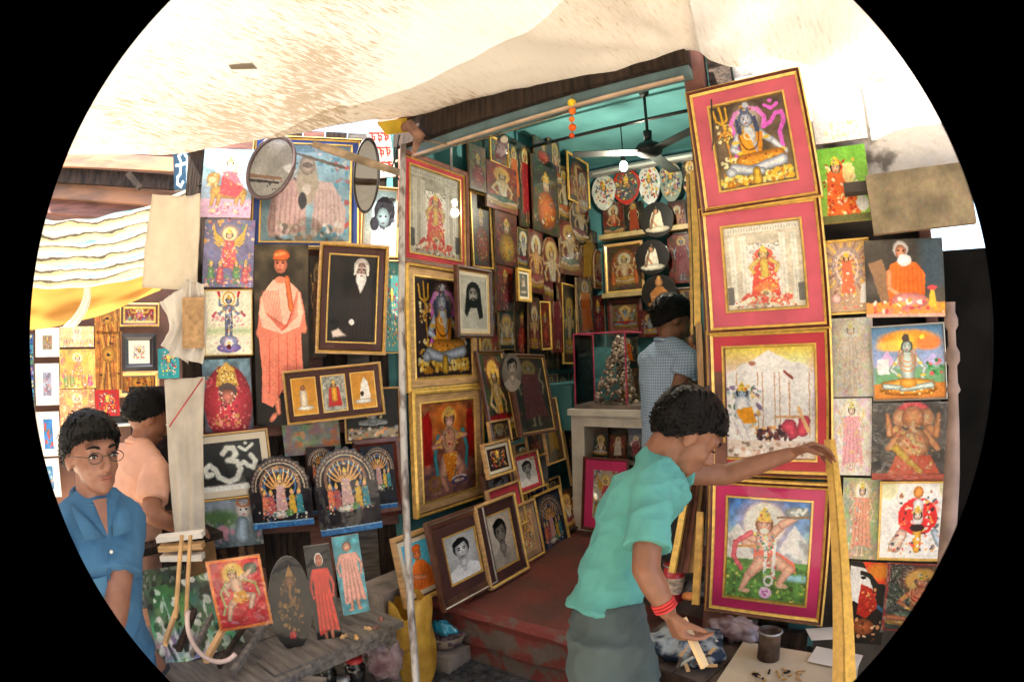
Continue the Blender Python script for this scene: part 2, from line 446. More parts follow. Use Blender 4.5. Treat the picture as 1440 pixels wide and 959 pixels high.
def d_temple(light=False, n=190):
    A = Art(1.2, n, 'b4ad9c', 5); columns_bg(A)
    A.rect(.3, .3, .7, 1.05, 'e4dfd2'); A.dabs(60, (.3, .28, .7, .42), ['2a2620', 'ffffff', '7a6a50'], (.008, .016))
    for k in range(17):
        a = math.pi * (1.05 + .9 * k / 16); A.cap((.5 + .12 * math.cos(a), .52 + .14 * math.sin(a)), (.5 + .2 * math.cos(a), .52 + .22 * math.sin(a)), .012, .006, 'f2eee4')
    A.ell(.5, .5, .13, .15, 'c83a2a')
    A.poly([(.4, .45), (.6, .45), (.68, 1.0), (.32, 1.0)], 'cc2418'); A.dabs(90, (.33, .42, .67, 1.02), ['e8b030', 'f0e0c0', 'a01818', 'd84a30', 'f8f4e8'], (.01, .022))
    arm(A, (.42, .52), (.33, .6), (.36, .68), .03, 'd8a848'); arm(A, (.58, .52), (.67, .6), (.64, .68), .03, 'd8a848')
    face(A, .5, .45, .055, 'e0b060', crown='e8b838')
    A.cap((.5, .55), (.5, .72), .05, .05, 'e0b030', shade=.3)
    A.ell(.5, .97, .07, .05, 'e8e6e0'); A.ell(.5, .97, .035, .03, '40485a')
    A.dabs(110, (.2, .98, .8, 1.1), ['c8281c', 'e05030', 'a81c18', 'f0d8b0'], (.015, .03)); A.poly([(.34, .9), (.5, .8), (.66, .9), (.5, 1.0)], 'c89028', .5)
    A.dabs(40, (.1, 1.08, .9, 1.17), ['f8f4ea', '5a4a3a', 'c83020'], (.01, .02))
    if light: A.wash('e8e0cc', .28)
    return A
def d_columns_white(n=190):
    A = Art(1.28, n, 'd8cfe0', 9); A.grad('f0c848', 'd2c6da', 0, .35); A.noise(.08, 6)
    A.poly([(.05, .32), (.5, .06), (.95, .32), (.95, 1.1), (.05, 1.1)], 'e4dcea', .9)
    for x0, x1 in ((.14, .38), (.42, .56), (.60, .92)):
        A.rect(x0, .3, x1, 1.0, 'fbfaf8'); A.ell((x0 + x1) / 2, .3, (x1 - x0) / 2, .1, 'fbfaf8')
        A.rect(x0, .3, x0 + .012, 1.0, 'a88a70'); A.rect(x1 - .012, .3, x1, 1.0, 'a88a70')
    A.rect(.70, .4, .715, .8, 'b08868'); A.rect(.55, .78, .9, .81, 'c09870')
    A.cap((.66, .3), (.74, .37), .016, .016, '7a3a30'); A.ell(.32, .2, .04, .025, '9a6a58')
    # flute player at left
    A.dabs(70, (.04, .45, .4, .9), ['4a6a4a', '8aa0a8', 'e8e8ee', '6a5a7a', 'c8a860'], (.015, .04))
    A.ell(.2, .55, .08, .09, '9ab0c8', shade=.3); face(A, .2, .54, .055, '8aa4c4', crown='d8a838'); A.cap((.2, .64), (.22, .86), .08, .09, 'dde4ee', shade=.3)
    A.poly([(.14, .72), (.3, .68), (.36, .86), (.18, .88)], 'e89024'); A.cap((.16, .86), (.3, 1.18), .05, .03, 'e8e4ee', shade=.3); A.path([(.08, .5), (.1, .8), (.2, .95), (.26, 1.2)], .014, 'f6f4f8')
    A.dabs(60, (.35, .9, .72, 1.06), ['4a2a30', '6a3a3a', 'd8a060', '2a1c24'], (.02, .035))
    A.cap((.7, .9), (.74, .98), .08, .06, 'c84860', shade=.3); A.cap((.86, .84), (.84, .95), .06, .06, 'd04860', shade=.3); A.cap((.8, .7), (.9, .95), .02, .02, 'e0b080')
    A.rect(.03, 1.06, .97, 1.25, 'c8bcae', .8); A.dabs(50, (.04, 1.08, .96, 1.24), ['f0ece4', '7a6a60', 'b09080'], (.015, .03))
    return A
def d_dancer(n=190):
    A = Art(1.24, n, '3f74b4', 4); A.grad('2f62ac', 'a8c4dc', 0, .7)
    A.poly([(0, .5), (.14, .32), (.3, .5), (.34, .8), (0, .8)], 'd8d8dc'); A.poly([(.62, .6), (.8, .3), (1, .55), (1, .9), (.62, .9)], 'c4ccd4'); A.poly([(.68, .5), (.8, .3), (.88, .46)], 'f4f4f4')
    A.rect(0, .74, 1, 1.3, '4a7a34'); A.noise(.3, 16); A.rect(.74, .88, .98, .96, '8ac0d8', soft=.04); A.dabs(120, (0, .8, 1, 1.22), ['2f5a28', '6a9a3c', '8ab850', '3a4a20', 'd8c860'], (.01, .03))
    halo(A, .45, .3, .24, 'fae8d0', 'e8a0a0')
    sk = 'e8a890'
    A.cap((.52, .44), (.66, .3), .06, .05, sk, shade=.35); A.cap((.66, .3), (.82, .2), .05, .035, sk, shade=.35); A.ell(.82, .16, .14, .07, '9aa4a8', shade=.4); A.dabs(20, (.7, .1, .94, .2), ['c8ccc8', '6a7a70'], (.015, .03)); A.cap((.6, .22), (.96, .2), .012, .012, '7a5a40')
    A.cap((.4, .46), (.24, .54), .06, .05, sk, shade=.35); A.cap((.24, .54), (.42, .6), .05, .04, sk, shade=.35); A.cap((.1, .6), (.44, .56), .015, .015, 'c08a50')
    A.path([(.3, .42), (.12, .55), (.1, .72), (.2, .86)], .03, 'e05a6a', shade=.3)
    A.cap((.46, .46), (.48, .66), .11, .10, sk, shade=.35)
    A.poly([(.34, .62), (.62, .62), (.82, .74), (.84, .86), (.6, .84), (.46, .82), (.34, .92)], 'e0604a')
    A.cap((.42, .76), (.28, .96), .08, .05, sk, shade=.35); A.cap((.28, .96), (.22, 1.1), .045, .03, sk, shade=.3); A.ell(.25, 1.13, .07, .028, sk)
    A.cap((.6, .74), (.76, .82), .085, .06, sk, shade=.35); A.cap((.76, .82), (.66, 1.0), .055, .035, sk, shade=.3); A.ell(.69, 1.03, .07, .028, sk)
    A.rect(.46, .46, .5, .9, 'd8e4d8'); A.rect(.56, .5, .6, .92, 'e4ece0'); A.dabs(30, (.45, .5, .62, .95), ['f8f8f0', 'd04a5a', '4a8a5a'], (.01, .02)); A.ell(.53, .98, .06, .07, 'e4ece8', ring=.025)
    face(A, .45, .33, .09, 'e0987c', '6a3a20', crown='e0b040'); A.ell(.45, .39, .055, .035, 'f4d8c8'); A.dabs(30, (.34, .42, .58, .64), JEWEL, (.01, .02))
    A.ell(.5, 1.13, .075, .075, 'e8a8d8'); A.ell(.5, 1.13, .04, .04, 'b04aa8'); A.dabs(12, (.45, 1.08, .55, 1.18), ['ffffff'], (.008, .014))
    A.wash('fff6f0', .08)
    return A
def d_kneeling(n=190):
    A = Art(1.42, n, '7a3028', 6); A.grad('a8552c', '7a4a50'); A.noise(.3, 10)
    A.dabs(60, (0, 0, 1, .5), ['b08850', '6a3a2a', '9a7a50'], (.03, .06), .4)
    A.rgrad(.5, .3, .42, 'e87818', .9, .6)
    for x in (.02, .84): A.poly([(x, .2), (x + .1, .1), (x + .16, .3), (x + .14, .9), (x, .9)], 'a81410')
    A.rect(0, .95, 1, 1.42, '8a5a50'); A.noise(.2, 12); A.dabs(50, (0, 1.0, 1, 1.4), ['b08a70', '6a4a50', '9a6a5a', '504060'], (.02, .05), .6)
    halo(A, .5, .22, .14, 'f6c860', 'e87818')
    sk = 'e09a80'
    A.path([(.28, .5), (.22, .8), (.26, 1.1)], .03, '3a9aa8', shade=.3); A.path([(.76, .45), (.84, .75), (.8, 1.05)], .035, '3a9aa8', shade=.3)
    arm(A, (.38, .5), (.2, .66), (.34, .66), .05, sk); arm(A, (.62, .5), (.82, .54), (.64, .56), .05, sk)
    A.cap((.5, .5), (.5, .8), .13, .10, sk, shade=.4)
    A.cap((.42, .88), (.34, 1.14), .11, .07, 'e8a890', shade=.4); A.cap((.58, .88), (.72, 1.06), .11, .09, 'e8a890', shade=.4); A.cap((.34, 1.16), (.42, 1.34), .05, .04, sk, shade=.3); A.cap((.72, 1.06), (.62, 1.22), .07, .05, sk, shade=.3)
    A.poly([(.36, .78), (.64, .78), (.62, .95), (.54, 1.22), (.46, 1.22), (.4, .95)], 'e88a20'); A.dabs(30, (.38, .8, .64, 1.2), ['f4c850', 'c03a18', 'f0e0a0'], (.012, .02))
    A.ell(.66, 1.2, .15, .05, 'e8e0d8', ring=.02); A.ell(.66, 1.24, .16, .06, '403a6a', ring=.02)
    face(A, .5, .27, .09, 'd8907a', '5a2a18', crown='d8b050'); A.ell(.5, .32, .06, .04, 'f0c0b0')
    A.dabs(50, (.36, .42, .66, .66), JEWEL + ['b08a60'], (.01, .02)); A.ell(.5, .55, .13, .2, 'c8a070', ring=.02)
    A.ell(.2, 1.2, .12, .12, '9a6a30', ring=.04)
    return A
def d_monk_standing(n=170, robe='ee8068', bg='4a4234', bg2='120e0c', a=2.9, light='f6b8a2'):
    A = Art(a, n, bg, 11); A.grad(bg, bg2); A.noise(.35, 6)
    cx = .5; sk = 'e8886a'
    for sx in (-1, 1): A.cap((cx + sx * .12, a * .86), (cx + sx * .1, a * .93), .06, .045, sk, shade=.4)
    A.ell(cx - .2, a * .955, .1, .05, sk, rot=-.8, shade=.4); A.ell(cx + .2, a * .92, .1, .045, sk, rot=.7, shade=.4)
    A.ell(cx - .42, a * .49, .06, .09, sk, shade=.4); A.ell(cx + .42, a * .47, .055, .09, sk, shade=.4)
    A.poly([(.34, a * .2), (.62, a * .2), (.86, a * .27), (.93, a * .38), (.95, a * .46), (.86, a * .5), (.88, a * .7), (.95, a * .88), (.74, a * .78), (.66, a * .88), (.5, a * .8), (.3, a * .9), (.1, a * .87), (.12, a * .7), (.06, a * .46), (.1, a * .3)], robe)
    A.poly([(.34, a * .2), (.62, a * .2), (.84, a * .27), (.9, a * .38), (.84, a * .46), (.5, a * .5), (.14, a * .46), (.08, a * .38), (.14, a * .28)], light)
    for k in range(11):
        t = k / 10.0; A.path([(.14 + .3 * t, a * .26), (.2 + .3 * t, a * (.38 + .06 * t)), (.5 + .1 * t, a * (.48 - .02 * t)), (.8, a * (.40 - .14 * t))], .007, 'c8503c', .6)
    for k in range(9): A.cap((.2 + .08 * k, a * .5), (.16 + .085 * k, a * (.84 - .02 * (k % 3))), .006, .014, 'b8402e' if k % 2 else 'ff8a70', .6)
    A.cap((.60, a * .19), (.68, a * .36), .045, .05, 'e8703e', shade=.3)
    A.ell(cx - .02, a * .2, .10, .06, sk); A.ell(cx - .02, a * .115, .125, .145, sk, shade=.35)
    A.ell(cx - .01, a * .062, .155, .10, 'ec7a3e', shade=.4); A.cap((cx - .14, a * .078), (cx + .13, a * .066), .022, .022, 'd8622e'); A.cap((cx + .06, a * .05), (cx - .12, a * .06), .012, .02, 'f49a5c')
    for sx in (-1, 1): A.ell(cx - .03 + sx * .05, a * .105, .03, .014, '40201a'); A.cap((cx - .03 + sx * .03, a * .092), (cx - .03 + sx * .08, a * .092), .008, .006, '5a2a1e')
    A.cap((cx - .03, a * .11), (cx - .03, a * .125), .01, .018, 'c06a50', .7); A.ell(cx - .03, a * .142, .04, .013, 'a04040')
    return A
def d_elder(n=170):
    A = Art(1.5, n, '120d0c', 12); A.noise(.6, 6)
    A.poly([(.5, .5), (.78, .45), (1, .7), (1, 1.5), (.2, 1.5), (.28, .9)], '1d1512'); 
    for k in range(8): A.cap((.55 + .05 * k, .6), (.4 + .08 * k, 1.4), .006, .01, '3a2a24', .6)
    A.ell(.66, .22, .16, .17, 'e4dcd6', shade=.3); A.ell(.66, .27, .10, .14, 'a88a80', shade=.4); A.cap((.56, .2), (.52, .34), .03, .02, 'e8e2dc'); A.cap((.77, .2), (.79, .34), .03, .02, 'e8e2dc')
    for sx in (-1, 1): A.ell(.66 + sx * .045, .25, .022, .012, '1a1010'); A.cap((.66 + sx * .03, .225), (.66 + sx * .075, .23), .008, .008, 'f0eae4')
    A.cap((.66, .26), (.65, .31), .01, .018, '806058')
    A.poly([(.56, .33), (.76, .33), (.76, .45), (.70, .58), (.65, .66), (.61, .56), (.55, .44)], 'f4f0ec', soft=.02); A.cap((.59, .34), (.73, .34), .016, .016, 'ffffff'); A.ell(.66, .36, .03, .01, '6a3a34')
    A.ell(.5, 1.15, .055, .05, 'f0e8e0'); A.poly([(.1, 1.32), (.24, 1.26), (.4, 1.38), (.14, 1.42)], 'd8c8c0', soft=.03)
    return A
def d_longhair(n=110):
    A = Art(1.5, n, 'd8d4c8', 13); A.noise(.06, 5)
    A.ell(.5, .5, .27, .32, '0c0a09'); A.poly([(.24, .5), (.76, .5), (.84, 1.15), (.7, 1.2), (.62, .9), (.38, .9), (.24, 1.15), (.16, 1.05)], '0c0a09', soft=.03)
    A.ell(.48, .55, .16, .22, 'c8c0b6', shade=.3); A.ell(.5, .72, .13, .1, '141010'); A.ell(.49, .68, .06, .02, '8a807a')
    for sx in (-1, 1): A.ell(.48 + sx * .07, .5, .04, .02, '141010'); A.cap((.48 + sx * .03, .45), (.48 + sx * .12, .45), .012, .01, '141010')
    A.cap((.48, .5), (.46, .62), .01, .02, '9a928a')
    return A
def d_bust(seed=0, tint=(1, 1, 1), shirt='e8e8e8', bg='9a9a9a', hair='0e0c0c', skin='cfc6c0', n=110, a=1.35, glasses=False):
    A = Art(a, n, bg, 20 + seed); A.rgrad(.5, .5, .8, 'e8e8e8', .45)
    A.poly([(.0, a), (.06, a * .76), (.34, a * .64), (.66, a * .64), (.94, a * .76), (1, a)], shirt); A.poly([(.38, a * .6), (.5, a * .8), (.62, a * .6)], skin); A.cap((.5, a * .5), (.5, a * .66), .11, .12, skin, shade=.3)
    A.cap((.36, a * .64), (.5, a * .82), .02, .02, C(shirt) * .75); A.cap((.64, a * .64), (.5, a * .82), .02, .02, C(shirt) * .75)
    A.ell(.5, a * .32, .25, .27, hair); A.ell(.5, a * .38, .19, .27, skin, shade=.35); A.ell(.44, a * .2, .2, .08, hair, rot=-.3)
    for sx in (-1, 1):
        A.ell(.5 + sx * .085, a * .37, .035, .018, '141010'); A.cap((.5 + sx * .05, a * .33), (.5 + sx * .13, a * .33), .014, .01, hair)
        if glasses: A.ell(.5 + sx * .09, a * .37, .07, .06, '141414', ring=.014)
    A.cap((.5, a * .38), (.5, a * .45), .012, .024, C(skin) * .7, .6); A.ell(.5, a * .515, .07, .022, C(skin) * .5)
    A.grey(tint); return A
def d_durga_arch(seed=0, n=170, bg='17121a', a=1.12, rim=True):
    A = Art(a, n, bg, 30 + seed); A.noise(.4, 9)
    for k in range(46):
        t = math.pi * (.98 + 1.04 * k / 45); 
        A.ell(.5 + .45 * math.cos(t), .5 + .44 * math.sin(t), .022, .022, '8a7a6a' if k % 2 else '5a4a48'); A.ell(.5 + .40 * math.cos(t), .5 + .39 * math.sin(t), .014, .014, 'c8b89a')
    A.ell(.5, .48, .34, .33, 'a87a5a', ring=.05, al=.8); A.ell(.5, .46, .27, .25, '3f6a9a', ring=.03); A.dabs(70, (.18, .15, .82, .5), ['c8905a', 'e8c080', '7a4a3a', '5a7aa0', '30202a'], (.012, .028), .8)
    for k in range(9):
        t = math.pi * (1.08 + .84 * k / 8)
        if k == 4: continue
        e = (.5 + .15 * math.cos(t), .52 + .14 * math.sin(t)); h = (.5 + .25 * math.cos(t), .46 + .22 * math.sin(t))
        A.cap((.5, .5), e, .018, .018, 'e8a860', shade=.3); A.cap(e, h, .018, .014, 'e8a860', shade=.3); A.cap(h, (h[0] + .03 * math.cos(t), h[1] - .05), .008, .008, 'f0e0b0')
    A.poly([(.44, .46), (.56, .46), (.6, .86), (.4, .86)], 'c8a0a0'); A.dabs(20, (.42, .46, .58, .86), ['e8c8b8', 'd87050', 'f0d890'], (.01, .02)); face(A, .5, .39, .042, 'f0b870', crown='f0c850')
    for cx, c in ((.24, 'd87858'), (.34, 'b85a5a'), (.68, 'd8b040'), (.8, '3a8a9a')): 
        A.poly([(cx - .045, .62), (cx + .045, .62), (cx + .06, .92), (cx - .06, .92)], c); A.ell(cx, .575, .032, .036, 'e8b080'); A.poly([(cx - .03, .555), (cx, .5), (cx + .03, .555)], 'e8c050'); A.dabs(10, (cx - .05, .6, cx + .05, .92), JEWEL, (.01, .016))
    A.ell(.46, .92, .15, .06, 'd8d4cc', shade=.4); A.ell(.62, .9, .06, .06, '5a8a4a'); A.dabs(40, (.12, .86, .9, 1.0), ['d86a4a', 'e8d8b0', '3a6a9a', '2f5a4a', 'f0f0e8'], (.012, .024))
    A.rect(0, a - .08, 1, a, '2f6fae'); A.rect(0, a - .1, 1, a - .08, '9ac4e0'); A.dabs(16, (0, a - .08, 1, a), ['5a9ad0', '1f4f86'], (.02, .04), .5)
    return A
def d_lion_goddess(n=150, pastel=.35):
    A = Art(1.36, n, '88c4e4', 41); A.grad('6ab8e8', 'c8dcf0'); A.noise(.1, 6); A.rgrad(.55, .35, .35, 'fff4c0', .9)
    A.poly([(0, .7), (.3, .5), (.6, .72), (1, .6), (1, 1.1), (0, 1.1)], '7a9ac0', .7); A.rect(0, 1.0, 1, 1.36, 'c8a8d0')
    A.cap((.3, .86), (.78, .88), .13, .12, 'e0a040', shade=.4); A.ell(.22, .62, .13, .14, 'e8b860', shade=.4); A.dabs(24, (.1, .5, .34, .76), ['f0d090', 'b87828'], (.02, .035)); A.ell(.2, .63, .06, .06, 'f4d8a0')
    for x in (.24, .36, .72, .84): A.cap((x, .92), (x - .03, 1.12), .045, .03, 'e0a040', shade=.4)
    A.poly([(.4, .45), (.64, .45), (.84, .78), (.7, .98), (.36, .9)], 'd83a4a'); A.dabs(40, (.38, .48, .8, .95), ['f0c850', 'e87080', 'a81c30'], (.012, .022))
    for k in range(4):
        for sx in (-1, 1): arm(A, (.52 + sx * .08, .44), (.52 + sx * (.16 + .02 * k), .46 - .08 * k), (.52 + sx * (.26 + .01 * k), .42 - .1 * k), .022, 'f0c8a0')
    face(A, .53, .3, .062, 'f4cca4', crown='f0c040'); A.dabs(60, (.05, 1.1, .95, 1.3), ['e878a8', 'f4a8c8', 'f8f0f8', 'b05a9a', 'f0d070'], (.02, .04))
    A.wash('f4ecf8', pastel * .6); return A
def d_crowd(seed=0, n=140, pal=('7a4a8a', 'e8a030', 'd04050', '4a8a4a', 'f0c8a0', '3a5aa0'), bg='4a4a6a', a=1.38, core='f0b830', pastel=.2):
    A = Art(a, n, bg, 50 + seed); A.noise(.3, 7)
    A.dabs(120, (0, 0, 1, a), list(pal), (.02, .05), .8)
    A.ell(.5, a * .4, .33, a * .34, bg, al=.8, soft=.05); halo(A, .5, a * .22, .14)
    for k in range(5):
        for sx in (-1, 1): arm(A, (.5 + sx * .08, a * .36), (.5 + sx * (.2 + .02 * k), a * (.4 - .05 * k)), (.5 + sx * (.29 + .01 * k), a * (.34 - .065 * k)), .022, core)
    A.poly([(.4, a * .32), (.6, a * .32), (.68, a * .72), (.32, a * .72)], pal[2]); A.dabs(60, (.33, a * .32, .67, a * .75), [core, 'f4ecd8', pal[1], pal[0]], (.012, .026))
    face(A, .5, a * .24, .065, 'f0c098', crown='f0c040')
    for cx in (.16, .34, .66, .84):
        A.cap((cx, a * .74), (cx, a * .9), .06, .075, pal[A.r.randint(len(pal))], shade=.35); face(A, cx, a * .68, .04, 'f0c098', crown='e8b838'); A.dabs(12, (cx - .06, a * .72, cx + .06, a * .92), JEWEL, (.01, .02))
    A.dabs(50, (0, a * .88, 1, a), list(pal) + ['f8f0e0'], (.015, .03)); A.wash('f4ecf0', pastel); return A
def d_white_standing(n=140):
    A = Art(1.36, n, 'efe6cf', 60); A.rect(0, .8, 1, .92, 'b8c8a0', soft=.1)
    for k in range(2):
        for sx in (-1, 1):
            arm(A, (.5 + sx * .07, .36), (.5 + sx * .2, (.30, .5)[k]), (.5 + sx * (.2, .28)[k], (.12, .46)[k]), .03, '7a86a8'); A.cap((.5 + sx * (.2, .28)[k], (.12, .46)[k]), (.5 + sx * (.22, .34)[k], (.04, .54)[k]), .02, .03, ('c03038', 'b04a5a')[k])
    A.ell(.5, .18, .14, .16, 'd8a848', ring=.03); A.cap((.5, .38), (.5, .6), .08, .07, '8490b0', shade=.4)
    for sx in (-1, 1): A.cap((.5 + sx * .04, .6), (.5 + sx * .05, .95), .045, .03, '6a7498', shade=.4)
    A.dabs(50, (.42, .34, .58, .9), ['d8b050', 'c03038', 'f0e8d0', '2a2c50'], (.012, .022)); face(A, .5, .22, .06, '8c98b8', crown='e0b040')
    A.dabs(20, (.15, .5, .4, .75), ['c87890', 'b85a78', 'd8c0c8'], (.02, .035), .6); A.dabs(20, (.62, .5, .85, .75), ['b88ab0', 'c87890'], (.02, .03), .6)
    A.ell(.5, 1.22, .26, .1, '8a7ac8', shade=.3); A.ell(.5, 1.08, .2, .13, 'a8b0e0', shade=.4); four_petals(A, [(.5, 1.12)], 'f8f4fa', .08); A.ell(.5, 1.2, .05, .05, '5a1c28')
    A.dabs(14, (.06, 1.0, .94, 1.3), ['d87890', 'f0b0c0'], (.015, .03), .8); return A
def d_red_gold(n=140):
    A = Art(1.45, n, '5a6a78', 61); A.grad('6a8898', '4a4a58'); A.noise(.25, 10)
    A.ell(.5, .9, .5, .78, 'c83848', shade=.4); A.dabs(100, (.04, .35, .96, 1.4), ['a82838', 'd85868', 'b83040', 'c88070'], (.015, .04), .6)
    A.poly([(.26, .55), (.34, .2), (.5, .06), (.66, .2), (.74, .55)], 'c8a050'); A.dabs(80, (.3, .14, .7, .6), ['e8c870', 'a87828', 'f0e0a0', '6a5030'], (.014, .03))
    A.ell(.5, .66, .2, .18, '5a4a48'); A.ell(.5, .76, .16, .15, 'c87868', shade=.4); A.dabs(60, (.3, .62, .7, 1.25), ['e8c870', 'd86070', 'f0d8c0', '4a2a30'], (.015, .03)); A.dabs(60, (.15, 1.1, .85, 1.4), ['e08878', 'f0b0a0', 'c8a050'], (.015, .04), .7)
    return A
def d_robed_pair(n=180):
    A = Art(1.05, n, '8ab4c4', 62); A.noise(.15, 8); A.dabs(60, (0, 0, 1, .6), ['c05a5a', '5a9ab0', 'e8d8d0', '7aa0a8', 'a8c8c8'], (.02, .04), .7)
    A.dabs(40, (.7, .1, 1, .95), ['c04a4a', 'd8d4c8', '4a90a8'], (.02, .04)); A.dabs(40, (.1, .15, .4, .5), ['d86a6a', 'e8c8c8', '3a3a3a', 'f0ece8'], (.012, .03))
    A.poly([(.08, .85), (.14, .45), (.34, .38), (.5, .5), (.5, .95), (.1, 1.0)], 'dcb0a8'); A.poly([(.56, .9), (.6, .4), (.78, .42), (.94, .7), (.92, .95), (.56, .98)], 'd8b8b0')
    for k in range(7): A.cap((.14 + .05 * k, .5), (.1 + .055 * k, .93), .005, .01, 'a87870', .6); A.cap((.6 + .04 * k, .5), (.58 + .05 * k, .93), .005, .01, 'b08a84', .6)
    A.poly([(.42, .18), (.58, .16), (.64, .45), (.56, .66), (.44, .66), (.38, .42)], 'b8a890', soft=.02); A.ell(.5, .24, .085, .11, 'c8b09a', shade=.4); A.ell(.5, .24, .06, .03, '6a5a50'); A.ell(.5, .5, .05, .06, 'e0d0c0'); A.ell(.46, .62, .045, .09, '28242a'); A.cap((.3, .1), (.9, .25), .012, .018, '5a4a3a')
    A.dabs(60, (.2, .85, 1, 1.05), ['e0d8c8', '5aa0b8', 'b89a80', 'f0e8e0', '6a5a50'], (.02, .05)); A.wash('e8ecec', .12); return A
def d_child(n=120):
    A = Art(1.5, n, 'c8dce4', 63); A.grad('a0c4d4', 'e8f0f4'); A.ell(.62, .52, .32, .36, '26262e'); A.dabs(30, (.4, .2, .9, .8), ['1a1a20', '4a4a58', '34343e'], (.03, .07), .7)
    A.ell(.58, .66, .2, .24, '8aa4ac', shade=.4); A.ell(.5, .62, .035, .02, '101014'); A.ell(.66, .62, .035, .02, '101014'); A.ell(.58, .78, .05, .02, '4a3a40'); A.ell(.32, .8, .13, .16, '2a2a34'); A.poly([(.1, 1.5), (.3, .98), (.8, .94), (1, 1.5)], 'f4f8fa', soft=.04); A.dabs(10, (.3, .8, .7, .95), ['3a3a44'], (.02, .04), .6); return A
def d_mono_om(n=170):
    A = Art(.78, n, '2a2c2c', 64); A.grad('343636', '1e2020'); A.noise(.3, 6)
    for c, w in (('70746e', .052), ('d8dad0', .036)):
        A.path([(.40, .20), (.47, .12), (.57, .13), (.60, .22), (.53, .30), (.46, .31)], w, c); A.path([(.48, .31), (.60, .34), (.64, .46), (.57, .60), (.44, .64), (.30, .56), (.26, .44), (.18, .36), (.10, .42), (.13, .52), (.20, .50)], w, c)
        A.path([(.61, .40), (.70, .36), (.76, .42), (.84, .46), (.88, .36), (.82, .26)], w * .9, c); A.path([(.66, .12), (.75, .18), (.86, .10)], w * .6, c); A.ell(.76, .07, w * .6, w * .6, c)
    A.rect(0, .68, 1, .8, 'e8e4dc', soft=.03); return A
def d_landscape_baby(n=150):
    A = Art(.86, n, '8a98a0', 65); A.grad('b8c4c8', '5a6870'); A.noise(.2, 10); A.ell(.3, .4, .35, .14, '5a7a4a', soft=.08); A.dabs(60, (0, .4, 1, .86), ['4a5a60', '8a9a88', 'c88898', '6a7a80', 'a8a8a0'], (.02, .05), .7)
    A.ell(.74, .28, .13, .15, 'e8dcd4', shade=.3); A.ell(.76, .16, .13, .08, 'c07850', ring=.03); A.ell(.7, .27, .015, .015, '1a1010'); A.ell(.79, .27, .015, .015, '1a1010'); A.ell(.74, .35, .03, .015, 'b04040'); A.cap((.7, .48), (.66, .7), .1, .13, '9ab0c0', shade=.4); A.ell(.35, .6, .1, .1, 'c890a0', soft=.03); return A
def d_red_hero(n=140):
    A = Art(1.3, n, 'd02c34', 66); A.noise(.15, 8); A.border(.05, 'f0883a'); halo(A, .45, .28, .2, 'f8e070', 'f0a020')
    A.ell(.78, .22, .13, .1, '5a6a4a', shade=.4)
    sk = 'f0c8a8'
    for p, q, w in (((.5, .42), (.66, .34), .055), ((.66, .34), (.76, .26), .045), ((.4, .44), (.24, .52), .055), ((.24, .52), (.3, .66), .04), ((.46, .7), (.3, .86), .075), ((.3, .86), (.22, 1.1), .05), ((.56, .7), (.74, .72), .075), ((.74, .72), (.66, .92), .05)): A.cap(p, q, w, w * .8, sk, shade=.35)
    A.cap((.46, .44), (.5, .66), .11, .1, sk, shade=.35); A.poly([(.38, .62), (.6, .6), (.66, .8), (.5, .84), (.36, .8)], 'e8a840'); face(A, .43, .3, .08, 'e8b890', '6a3a20', crown='f0d060'); A.path([(.3, .4), (.16, .6), (.2, .85), (.14, 1.0)], .022, 'a8b868', shade=.2); A.path([(.62, .4), (.82, .5), (.86, .7)], .02, 'a8b868')
    A.dabs(60, (.2, .3, .75, .9), ['f8f0e0', 'e8c050', 'd05040', 'f4d8c8'], (.01, .022), .8); return A
def d_robe_panel(robe='d04030', bg='14100f', n=90, a=2.9, skin='c87858', robe2=None):
    A = Art(a, n, bg, 67); A.noise(.25, 5); standing(A, .5, a * .06, a * .95, skin, robe, None, '6a4a40' if bg != '14100f' else 'c8c0b8', wide=1.25); return A
def d_dark_ganesh(n=130):
    A = Art(1.5, n, '17120f', 68); A.noise(.4, 8); A.dabs(170, (.25, .3, .8, 1.25), ['4a3018', '7a5428', '2a1a10', '9a7438', '1a1410'], (.02, .05), .8, inside=lambda x, y: ((x - .52) / .28) ** 2 + ((y - .8) / .5) ** 2 < 1)
    A.ell(.52, .4, .13, .12, '6a4420', shade=.5); A.path([(.52, .45), (.5, .62), (.56, .72), (.62, .66)], .035, '7a5024', shade=.4); A.poly([(.42, .32), (.52, .12), (.62, .32)], '8a6430'); A.ell(.5, 1.25, .08, .06, 'b02428'); A.dabs(10, (.42, 1.2, .58, 1.32), ['d83a3a', '7a1418'], (.015, .03)); return A
def d_elephant_orange(n=150):
    A = Art(1.02, n, '5c5a58', 69); A.noise(.2, 10); A.ell(.52, .1, .2, .1, 'e05a60', soft=.02)
    sk = 'e8a070'
    for sx in (-1, 1): A.cap((.52 + sx * .18, .3), (.52 + sx * .3, .42), .05, .045, sk, shade=.4); A.cap((.52 + sx * .3, .42), (.52 + sx * .33, .16), .045, .03, sk, shade=.4); A.cap((.52 + sx * .16, .4), (.52 + sx * .32, .6), .05, .04, sk, shade=.35); A.ell(.52 + sx * .17, .2, .1, .12, 'f0b488', shade=.4)
    A.ell(.52, .2, .15, .15, sk, shade=.4); A.ell(.52, .55, .22, .22, 'f0b080', shade=.4); A.path([(.52, .26), (.5, .42), (.54, .55), (.64, .56)], .04, 'f0b890', shade=.35)
    A.poly([(.2, .95), (.3, .7), (.75, .68), (.88, .92)], 'd86a50'); A.cap((.3, .6), (.62, .9), .05, .04, 'f0c050', shade=.3); A.dabs(70, (.24, .3, .8, .95), ['f4d080', 'd85040', 'f8e0c0', 'c87848'], (.012, .026), .8); A.rect(0, .93, 1, 1.02, 'c05a48'); return A
